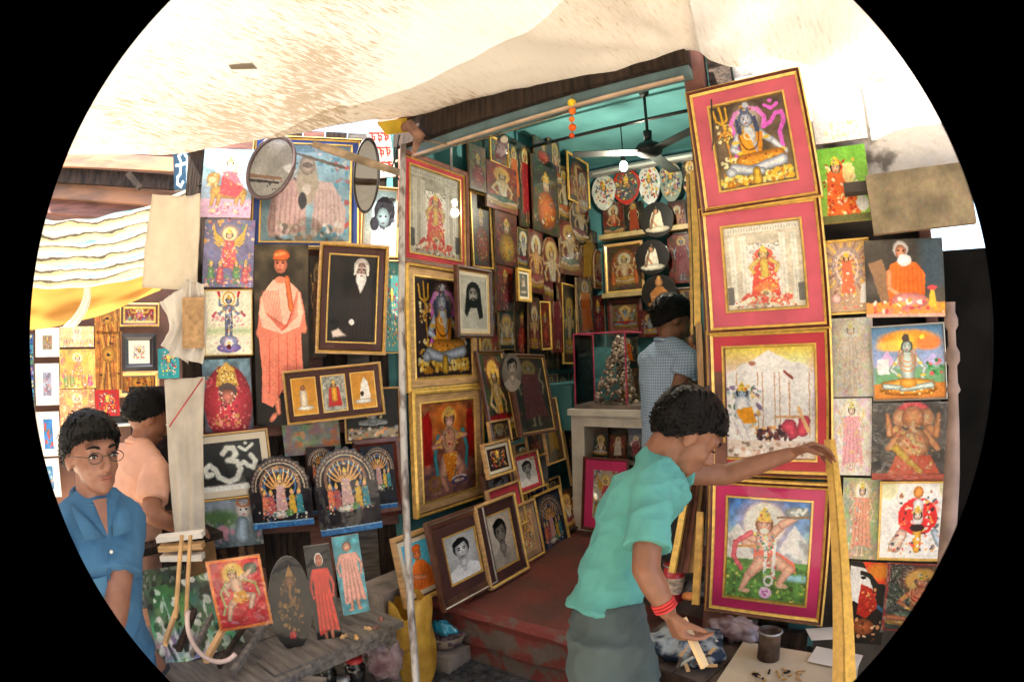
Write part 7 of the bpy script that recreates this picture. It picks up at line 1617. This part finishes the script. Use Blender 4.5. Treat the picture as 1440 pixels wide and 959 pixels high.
# --- shopkeeper at the counter
def standing_person(label, hd, dist, f2, look, hs, top, sh_w, clothing, trouser, skin, ground, sleeves=.6, arms=None, hairk=None, glasses=False, shirt_len=.60, disp=.005, closed=False, slim=1.0, lean=Vector((0, 0, 0)), seed=0, headup=None):
    px, py = hd; hc = P(px, py, dist); f2 = f2.normalized(); side = f2.cross(Vector((0, 0, 1))).normalized()
    par = empty('person', (hc.x - lean.x, hc.y - lean.y, ground), label=label, cat='person')
    b = MB(); hu_ = headup or Vector((0, 0, 1)); q, O = add_head(b, hc, look, hu_, hs)
    neck = hc + Vector((0, 0, -.125 * hs)) - look.normalized() * .030 - lean * .12; sy = neck.z - .060
    shc = Vector((neck.x, neck.y, sy)) - f2 * .01 - lean * .05; hip = Vector((shc.x, shc.y, shc.z - .50)) - lean
    H_ = hip.z - ground
    b.cone(neck - Vector((0, 0, .04)), hc - Vector((0, 0, .06)) - look.normalized() * .02, .054, .050)
    w = sh_w / 2
    esweep(b, [hip - Vector((0, 0, .05)), hip, hip.lerp(shc, .4), hip.lerp(shc, .8), shc, neck - Vector((0, 0, .02))], side, [.14 * slim, .145 * slim, .125 * slim, .15 * slim, w * .85, .05], [.09, .095, .085, .10, .075, .045])
    S = MB(); esweep(S, [hip.lerp(shc, .5 - shirt_len), hip, hip.lerp(shc, .35), hip.lerp(shc, .75), shc + Vector((0, 0, -.01)), neck - Vector((0, 0, .020)), neck + Vector((0, 0, .006))], side, [.178 * slim, .172 * slim, .158 * slim, .178 * slim, w * .98, .085, .064], [.125, .12, .115, .125, .098, .072, .062])
    for sx, (el, wr, hdd, pn_, ts) in zip((-1, 1), arms):
        s0 = shc + side * sx * w - Vector((0, 0, .02)); b.cone(s0, el, .048, .038); b.cone(el, el.lerp(wr, .3), .040, .039); b.cone(el.lerp(wr, .3), wr, .039, .027); add_hand(b, wr, hdd, pn_, ts, 1.0)
        e1 = s0.lerp(el, sleeves); S.tube([s0 - (e1 - s0).normalized() * .03, s0, s0.lerp(e1, .5), e1], [.050, .060, .064, .070], 18); S.cone(neck - Vector((0, 0, .01)), s0, .058, .055)
    T_ = MB(); esweep(T_, [hip + Vector((0, 0, .04)), hip - Vector((0, 0, .02)), hip - Vector((0, 0, .10))], side, [.145 * slim, .165 * slim, .168 * slim], [.10, .118, .12])
    for sx in (-1, 1):
        hp = hip + side * sx * .085 - Vector((0, 0, .06)); kn = Vector((hp.x, hp.y, ground + H_ * .5)) + f2 * .02; an = Vector((hp.x, hp.y, ground + .08)); b.cone(hp, kn, .078, .052); b.cone(kn, an, .052, .036)
        b.cone(an, Vector((an.x, an.y, ground + .04)), .036, .034); b.cone(Vector((an.x, an.y, ground + .035)) - f2 * .03, Vector((an.x, an.y, ground + .026)) + f2 * .14, .034, .024)
        T_.tube([hp, kn, Vector((an.x, an.y, ground + .05))], [.098, .082, .078], 18)
    skinify(b, 'body', skin, par, .0068, 4)
    skinify(S, 'shirt', clothing, par, .008, 2, fold_disp(side, disp, 9, seed)); skinify(T_, 'trousers', trouser, par, .010, 2, fold_disp(side, .004, 7, seed))
    add_hair(par, hc, look, hu_, hs, M_hair, seed=seed, **(hairk or {})); face_bits(par, q, O, hs, closed, glasses, M_hair)
    # collar and placket
    ringpart(par, 'collar', neck + Vector((0, 0, .0)) , Vector((0, 0, 1)) + f2 * .35, .064, .009, clothing, .92)
    return par, shc, side, hip, f2, clothing, neck
M_check = mat('pale_blue_check', (.34, .44, .54), .9, .06, 8, bump=.1)
if True:
    nt = M_check.node_tree; N = nt.nodes; L = nt.links; b_ = N['Principled BSDF']; tc = N.new('ShaderNodeTexCoord')
    last = None
    for ax in (0, 2):
        wv = N.new('ShaderNodeTexWave'); wv.bands_direction = 'XYZ'[ax]; wv.inputs['Scale'].default_value = 24; wv.inputs['Distortion'].default_value = 1.0; L.new(tc.outputs['Object'], wv.inputs[0])
        cr = N.new('ShaderNodeValToRGB'); cr.color_ramp.elements[0].position = .75; cr.color_ramp.elements[0].color = (1, 1, 1, 1); cr.color_ramp.elements[1].position = .95; cr.color_ramp.elements[1].color = (.42, .55, .75, 1); L.new(wv.outputs[1], cr.inputs[0])
        mx = N.new('ShaderNodeMix'); mx.data_type = 'RGBA'; mx.blend_type = 'MULTIPLY'; mx.inputs[0].default_value = 1
        src = last or [l.from_socket for l in L if l.to_socket == b_.inputs['Base Color']][0]
        L.new(src, mx.inputs[6]); L.new(cr.outputs[0], mx.inputs[7]); last = mx.outputs[2]
    L.new(last, b_.inputs['Base Color'])
hc2 = P(945, 452, 2.80); f2 = vd(945, 452, .80, 0, .55); f2.z = 0; lk = vd(945, 452, .78, -.50, .35)
sd2 = f2.normalized().cross(Vector((0, 0, 1)))
standing_person('man in pale blue checked shirt standing at the white counter', (945, 451), 2.80, f2, lk, .98, 0, .36, M_check, fabric('dark_trousers', (.03, .03, .035)), skinmat('man_skin', (.17, .075, .04)), .30,
    arms=((P(985, 540, 2.95), P(1000, 530, 2.7), f2, Vector((0, 0, -1)), -1), (P(955, 545, 2.62), P(985, 540, 2.72), f2, Vector((0, 0, -1)), 1)), shirt_len=.72, seed=3, hairk=dict(long=.22, front=.3, puff=1.5), headup=Vector((0, 0, 1)) + f2 * .4, closed=True)
# --- young man in the blue shirt at the left edge
f3 = vd(130, 640, .30, 0, -.95); f3.z = 0; lk3 = vd(130, 645, .38, -.12, -.92); s3 = f3.normalized().cross(Vector((0, 0, 1)))
M_blue = fabric('blue_shirt_cloth', (.038, .125, .24), .3)
pr = standing_person('young man in glasses and blue open collared shirt at the left edge', (130, 640), 1.92, f3, lk3, 1.0, 0, .23, M_blue, fabric('navy_trousers', (.02, .025, .04)), skinmat('young_skin', (.25, .115, .075)), 0.0,
    arms=((P(165, 845, 1.92), P(150, 930, 1.80), Vector((0, 0, -1)), vd(130, 640, -1, 0, 0), -1), (P(72, 860, 1.85), P(90, 950, 1.75), Vector((0, 0, -1)), vd(130, 640, 1, 0, 0), 1)), glasses=True, sleeves=.7, shirt_len=.62, seed=5, slim=.78, disp=.010, hairk=dict(front=.30, puff=1.8))
par3, shc3, side3, hip3, ff3, _, neck3 = pr
def stick(par, nm, mb, m): o = mb.build(nm, m); o.parent = par; o.matrix_parent_inverse = Matrix.Translation(par.location).inverted()
for sx in (-1, 1):
    a_ = neck3 + Vector((0, 0, -.01)) + side3 * sx * .055; c_ = shc3 + ff3 * .128 + Vector((0, 0, -.045)) + side3 * sx * .012; d_ = shc3 + ff3 * .126 + side3 * sx * .075 + Vector((0, 0, -.04)); e_ = shc3 + ff3 * .06 + side3 * sx * .088 + Vector((0, 0, .045))
    stick(par3, 'collar_flap', MB().add([a_, c_, d_, e_, a_ + ff3 * .008, c_ + ff3 * .008, d_ + ff3 * .008, e_ + ff3 * .008 + Vector((0, 0, .006))], [(0, 1, 2, 3), (7, 6, 5, 4), (0, 4, 5, 1), (1, 5, 6, 2), (2, 6, 7, 3), (3, 7, 4, 0)], True), M_blue)
stick(par3, 'bare_neckline', MB().add([neck3 + side3 * .022 + ff3 * .070, neck3 - side3 * .022 + ff3 * .070, shc3 + ff3 * .118 + Vector((0, 0, -.045))], [(0, 1, 2)]), MATS['young_skin'])
pk = shc3 + ff3 * .128 + side3 * .07 + Vector((0, 0, -.16)); 
stick(par3, 'chest_pocket', MB().add([pk + side3 * .045, pk - side3 * .045, pk - side3 * .045 - Vector((0, 0, .10)), pk - Vector((0, 0, .125)), pk + side3 * .045 - Vector((0, 0, .10))], [(0, 1, 2, 3, 4)]), fabric('blue_pocket', (.06, .18, .31), .3))
# --- man in the peach shirt
f4 = vd(205, 590, .82, 0, .35); f4.z = 0; lk4 = vd(205, 590, .78, -.42, .25)
M_peach = fabric('peach_cotton', (.56, .30, .21), .4)
standing_person('man in loose peach shirt bending over the workbench at the left', (207, 588), 2.72, f4, lk4, 1.0, 0, .40, M_peach, fabric('charcoal_trousers', (.022, .02, .02)), skinmat('peach_man_skin', (.24, .10, .055)), 0.0,
    arms=((P(222, 728, 2.92), P(258, 728, 2.80), f4, Vector((0, 0, -1)), -1), (P(212, 722, 2.46), P(252, 742, 2.50), f4, Vector((0, 0, -1)), 1)), sleeves=.72, shirt_len=.85, disp=.008, slim=1.12, lean=f4 * .10, seed=8, headup=Vector((0, 0, 1)) + f4 * .3)

for i in range(5):
    stick(par3, 'button', MB().ell(shc3 + ff3 * (.131 - .002 * i) + Vector((0, 0, -.09 - .085 * i)), (.006, .006, .006), seg=10, rings=6), M_white)
pl3 = shc3 + ff3 * .130
stick(par3, 'placket', MB().tube([pl3 + side3 * .018 + Vector((0, 0, -.06)), pl3 + side3 * .016 + Vector((0, 0, -.25)), pl3 - ff3 * .012 + side3 * .016 + Vector((0, 0, -.45))], .0028, 6), M_blue)
# ------------------------------------------------------------------ lower right foreground
M_tbl = mat('dark_work_box', (.07, .05, .04), .8, .5, 8, bump=.5)
def gobj(nm, c, sz, rz, m, **k):
    o = link(nm, MB().box((-sz[0] / 2, -sz[1] / 2, 0), (sz[0] / 2, sz[1] / 2, sz[2])).mesh(nm), m, **k); o.location = c; o.rotation_euler = (0, 0, rad(rz)); return o
c0 = hz(978, 915, .42)
wt = empty('low_work_table', (c0.x, c0.y, 0), label='low dark wooden work table in front of the boy', cat='table'); wt.rotation_euler = (0, 0, rad(-14))
for k in range(4): link('plank', MB().box((-.23 + k * .117, -.17, .385), (-.23 + k * .117 + .112, .17, .405)).mesh('plank'), M_tbl, wt)
for x in (-.2, .2):
    for y in (-.14, .14): link('leg', MB().box((x - .02, y - .02, 0), (x + .02, y + .02, .385)).mesh('leg'), M_tbl, wt)
link('rim', MB().box((-.245, -.185, .38), (.245, -.172, .425)).mesh('rim'), M_dkwood, wt); link('rim', MB().box((.238, -.17, .38), (.25, .185, .425)).mesh('rim'), M_dkwood, wt)
M_navy = mat('navy_patterned_rag', (.30, .34, .36), .9, .5, 16, bump=.9, bscale=22, col2=(.012, .025, .05), thr=(.46, .60))
crumple('folded_rag', hz(962, 905, .44), (.125, .10, .035), M_navy, 6, .5, 2.6, zmin=.407, label='crumpled navy and grey patterned rag under the boy\'s tool', cat='rag')
r4 = random.Random(2)
for i in range(14):
    q = hz(925 + r4.random() * 80, 888 + r4.random() * 50, .46); a = r4.random() * 3.14; d_ = Vector((math.cos(a), math.sin(a), .1)) * r4.uniform(.015, .035)
    bar('wood_chip', q - d_, q + d_, .012, .005, (M_tanw, M_steel, M_tbl, M_white)[i % 4], label='little offcut among the litter on the work table', cat='offcut', group='offcuts littering the low work table')
# beige board table
c1 = hz(1110, 940, .46)
gobj('board_table', (c1.x, c1.y, .30), (.40, .36, .13), -4, mat('beige_chipboard', (.46, .38, .27), .8, .12, 6), label='beige board topped box at the bottom right', cat='box')
c2 = hz(1080, 925, .43); cn_ = empty('rusty_tin', (c2.x, c2.y, .432), label='rusty dark tin pot standing on the beige board', cat='tin')
M_rust = mat('rusty_tin_metal', (.09, .055, .04), .6, .5, 30, metal=.3, bump=.4)
link('body', MB().lathe([(0, 0), (.037, 0), (.036, .09), (.040, .098), (.037, .10), (.034, .09), (.033, .01), (0, .01)], 24).mesh('body'), M_rust, cn_); link('rim', MB().lathe([(.037, .096), (.042, .10), (.037, .104)], 24).mesh('rim'), M_steel, cn_)
for i, (px, py, rz, w, h) in enumerate(((1160, 890, 20, .12, .09), (1175, 925, -10, .16, .11))):
    q = hz(px, py, .436 + i * .004); gobj('paper_sheet', (q.x, q.y, .434 + i * .004), (w, h, .002), rz, M_whitecl, label=['small white sheet on the beige board beside the yellow strip', 'larger white sheet nearest the camera on the beige board'][i], cat='paper')
for i in range(22):
    q = hz(1060 + r4.random() * 70, 938 + r4.random() * 20, .44); a = r4.random() * 3.14; d_ = Vector((math.cos(a), math.sin(a), 0)) * r4.uniform(.004, .014); q.z = .436
    bar('wood_chip', q - d_, q + d_, .006, .003, (M_tanw, M_gold, M_dkwood)[i % 3], label='curl of wood among the shavings on the beige board', cat='shaving', group='shavings on the beige board')
# paint tins and clutter behind the boy's forearm
def tin(px, py, z, r, h, m1, m2, lab, d=None):
    q = hz(px, py, z); e = empty('paint_tin', (q.x, q.y, z), label=lab, cat='tin')
    link('body', MB().lathe([(0, 0), (r, 0), (r, h), (r * .9, h), (r * .9, h - .005), (0, h - .006)], 24).mesh('body'), m1, e); link('paper_band', MB().lathe([(r + .001, h * .25), (r + .001, h * .7)], 24).mesh('paper_band'), m2, e); link('rim', MB().lathe([(r, h - .004), (r + .004, h), (r, h + .004)], 24).mesh('rim'), M_steel, e)
tin(947, 842, .45, .042, .15, mat('red_tin_paint', (.50, .03, .04), .35, .1, coat=.4), mat('cream_label', (.55, .42, .32), .6, .5, 60), 'red paint tin with pale band behind the boy\'s forearm')
gobj('tool_crate', tuple(hz(975, 850, .30)), (.42, .22, .15), -8, M_tbl, label='dark crate carrying tins behind the work table', cat='crate')
gobj('tool_crate', tuple(hz(1060, 893, .18)), (.55, .22, .22), 2, mat('grey_stone_block', (.22, .19, .17), .9, .3, 8, bump=.5), label='grey block under the lowest big frame', cat='block')
crumple('cloth_bundle', hz(985, 828, .50), (.07, .06, .05), mat('dark_wrapped_bundle', (.05, .05, .055), .5, .5, 20, bump=.8, coat=.4), 12, .5, label='dark wrapped bundle beside the red tin', cat='bundle')
crumple('orange_lump', hz(968, 838, .52), (.025, .02, .014), mat('orange_wax', (.55, .18, .04), .6), 2, .3, label='small orange lump on the dark bundle', cat='lump')
crumple('plastic_bag', P(1035, 885, 2.2), (.09, .05, .04), M_bag, 15, .5, label='grey crumpled plastic by the foot of the lowest big frame', cat='bag')
# wall strip under the frames
for i, (x0, x1, z1) in enumerate(((-.50, -.34, .40), (-.33, -.14, .37))):
    slabobj('floor_block', (x0, 2.12, 0), (x1, 2.155, z1), (M_greywd, M_dkwood)[i], label=['grey board standing behind the clutter, left one', 'dark board standing behind the clutter, right one'][i], cat='board')

# ------------------------------------------------------------------ around the step
M_ybag = mat('yellow_plastic_sack', (.78, .50, .07), .5, .25, 8, bump=.9, bscale=12, trans=.25, coat=.3, col2=(.42, .22, .03))
q = hz(582, 958, .0); vs, fs = [], []
na, nz_ = 40, 26
for j in range(nz_ + 1):
    t = j / nz_
    for i in range(na):
        a = 2 * math.pi * i / na; r = .085 * (.85 + .35 * math.sin(t * 2.6)) * (1 + .25 * mnoise.noise(Vector((math.cos(a) * 2.2, math.sin(a) * 2.2, t * 2.5)))); zz = t * (.40 + (.07 * mnoise.noise(Vector((math.cos(a) * 1.5, math.sin(a) * 1.5, 9))) if t > .5 else 0))
        vs.append((q.x + r * math.cos(a), q.y + .02 + r * math.sin(a) * .8, zz))
for j in range(nz_):
    for i in range(na): fs.append((j * na + i, j * na + (i + 1) % na, (j + 1) * na + (i + 1) % na, (j + 1) * na + i))
MB().add(vs, fs, True).build('yellow_sack', M_ybag, label='open crumpled yellow plastic sack at the foot of the silver pole', cat='sack')
q = hz(628, 925, .03); bw = empty('clay_bowl', (q.x, q.y, .10), label='grey-brown clay bowl of dark scraps beside the step', cat='bowl')
MB().box((q.x - .09, q.y - .09, 0), (q.x + .09, q.y + .09, .095)).build('stone_block', mat('grey_stone_block', (.2, .2, .2)), label='rough stone block under the clay bowl', cat='block')
link('bowl', MB().lathe([(0, 0), (.05, .0), (.085, .035), (.098, .07), (.092, .072), (.08, .04), (0, .012)], 28).mesh('bowl'), mat('grey_clay', (.24, .19, .15), .8, .3, 20, bump=.4), bw)
o = crumple('scraps', (0, 0, .055), (.085, .085, .04), mat('purple_brown_scraps', (.12, .08, .09), .8, .6, 60, bump=1.0, bscale=80), 4, .4, 4); o.parent = bw
crumple('blue_packet', hz(622, 883, .22), (.065, .03, .03), mat('blue_foil', (.02, .26, .42), .25, .4, 20, coat=1, bump=1, bscale=30), 9, .6, 2.5, label='crumpled bright blue plastic packet beside the step', cat='packet')
M_mat = mat('black_rubber_mat', (.045, .048, .055), .75, .5, 30, bump=.6)
q = hz(718, 945, .02); dm = empty('door_mat', (q.x, q.y, .0), label='black patterned rubber mat on the ground before the step', cat='mat'); dm.rotation_euler = (0, 0, rad(-3))
link('sheet', MB().box((-.38, -.26, .004), (.38, .16, .016)).mesh('sheet'), M_mat, dm)
mb = MB()
for i in range(18):
    for j in range(9):
        mb.box((-.365 + i * .041, -.25 + j * .045, .016), (-.365 + i * .041 + .024, -.25 + j * .045 + .026, .021))
link('studs', mb.mesh('studs'), M_mat, dm, kind='stuff')
slabobj('rubble_kerb', (-1.98, 1.60, 0), (-1.80, 1.95, .42), mat('rough_grey_masonry', (.20, .17, .15), .95, .4, 8, bump=1.0, bscale=16), label='rough grey masonry lump under the doorway column', cat='masonry')
for i, (x, y, s) in enumerate(((-1.86, 1.55, .05), (-1.72, 1.80, .06), (-1.66, 1.86, .045))):
    crumple('stone', (x, y, s * .6), (s, s, s * .7), MATS['rough_grey_masonry'], i + 30, .3, label=['grey stone beside the yellow sack', 'larger grey stone against the step', 'small grey stone at the corner of the step'][i], cat='stone')
# ------------------------------------------------------------------ far right: baluster post, dark shed, strip of brown timber
def frust(px, py, d, r): return P(px, py, d)
ps = empty('turned_post', (.30, 1.86, 0), label='white turned post with rings at the far right', cat='post')
M_post = mat('chalky_white_paint', (.24, .17, .15), .8, .3, 10, bump=.3)
a, b_ = P(1336, 425, 1.93), P(1372, 740, 1.86)
prof = [(.026, 0), (.022, .03), (.034, .05), (.034, .07), (.020, .085), (.020, .13), (.036, .15), (.036, .175), (.021, .19), (.024, .24), (.037, .262), (.024, .275), (.030, .36), (.040, .52), (.042, .70), (.042, .95), (.042, 1.5)]
zt = a.z; tilt = Matrix.Rotation(rad(-3), 4, 'Y')
o = MB().lathe([(r, -z) for r, z in [(r_ * .62, z_) for r_, z_ in prof]], 20, Matrix.Translation((a.x, a.y, zt))).build('shaft', M_post, ps); o.matrix_parent_inverse = Matrix.Translation(ps.location).inverted()
slabobj('side_timber', (.245, 2.12, 1.45), (.285, 2.16, 1.99), M_redwd, label='brown upright timber between the last prints and the bright gap', cat='timber')
slabobj('grey_ledge', (.0, 2.02, 1.955), (.60, 2.14, 1.99), M_darkwall, label='dark ledge of broken masonry under the rough white plaster', cat='ledge')
slabobj('dark_shed', (.31, 2.20, 0), (3.0, 3.2, 1.76), mat('shade_black', (.006, .0055, .005), .9, .4, spec=.1), label='shed wall beyond the turned post, coloured almost black for shade', cat='shed')  # near-black colour stands in for the shaded background
slabobj('far_shed', (.5, 3.3, 0), (6.5, 3.6, 1.55), mat('shade_black', (.01, .01, .01)), label='dark low wall further back on the right', cat='wall')

# ------------------------------------------------------------------ across the lane, behind the photographer: unseen, added to cut the sky light
ob_ = empty('opposite_building', (-1, -5.5, 0), label='unseen plastered building added across the lane to cut the sky light', cat='building')
def opart(nm, lo, hi, m): o = MB().box(lo, hi).build(nm, m, ob_); o.matrix_parent_inverse = Matrix.Translation(ob_.location).inverted()
M_op = mat('cream_lane_plaster', (.55, .49, .40), .9, .25, 2, bump=.4)
opart('wall', (-14, -6.2, 0), (12, -5.5, 5.6), M_op); opart('parapet', (-14.1, -6.3, 5.6), (12.1, -5.4, 5.8), M_op)
for i in range(9):
    opart('shutter', (-13 + i * 2.8, -5.5, .1), (-11 + i * 2.8, -5.46, 2.3), (M_dkwood, M_greywd, M_redwd)[i % 3]); opart('window', (-12.5 + i * 2.8, -5.5, 3.3), (-11.5 + i * 2.8, -5.47, 4.5), M_darkwall); opart('awning', (-13.1 + i * 2.8, -5.5, 2.45), (-10.9 + i * 2.8, -4.7, 2.5), M_greywd)
crumple('plastic_twist', P(706, 207, 2.75), (.030, .022, .045), M_bag, 21, .5, label='twist of clear plastic hanging under the left part of the lintel', cat='plastic')
MB().ell(P(709, 196, 2.72), (.018, .018, .018)).build('paper_ball', M_canvas, label='small cream ball above the plastic twist', cat='ball')
for i, pts in enumerate(([(585, 196, 2.8), (640, 205, 2.78), (700, 190, 2.72), (800, 158, 2.5)], [(1000, 140, 2.2), (1003, 200, 2.2), (990, 300, 2.25)], [(562, 190, 2.75), (552, 235, 2.72), (566, 262, 2.72), (560, 320, 2.7)])):
    MB().tube([P(*q) for q in pts], .0035, 5).build('loose_cable', M_black if i else M_board, label=['brown string slung along the underside of the lintel', 'black cable hanging down beside the topmost big frame', 'black cable hanging between oval mirror and silver pole'][i], cat='cable')
# more stock standing on the floor in front of the inner wall
more = [((700, 742, 716, 800), 301, 'edge of a thin gold frame between the two portrait frames'), ((770, 672, 790, 700), 302, 'small dark print at the back of the floor row'), ((742, 600, 768, 642), 303, 'small red edged print above the upper row of leaning frames'),
 ((765, 560, 790, 650), 304, 'tall dark glossy print beside the teal ledge'), ((690, 590, 720, 625), 305, 'dim print tucked below the dark upright frame'), ((800, 600, 815, 690), 306, 'narrow grey print edge beside the blue-grey board')]
for bx, sd, lab in more: picture(LC, bx, 'more %d' % sd, (lambda s: (lambda: d_generic(s, a=1.5)))(sd), lab, 'framed picture', frame=('tan', .014), o=.16, lean=-9, D=.02, coat=1, rough=.35, gain=.6)  # gain darkens this stock for the interior shade
# ------------------------------------------------------------------ tidy: every part follows its thing
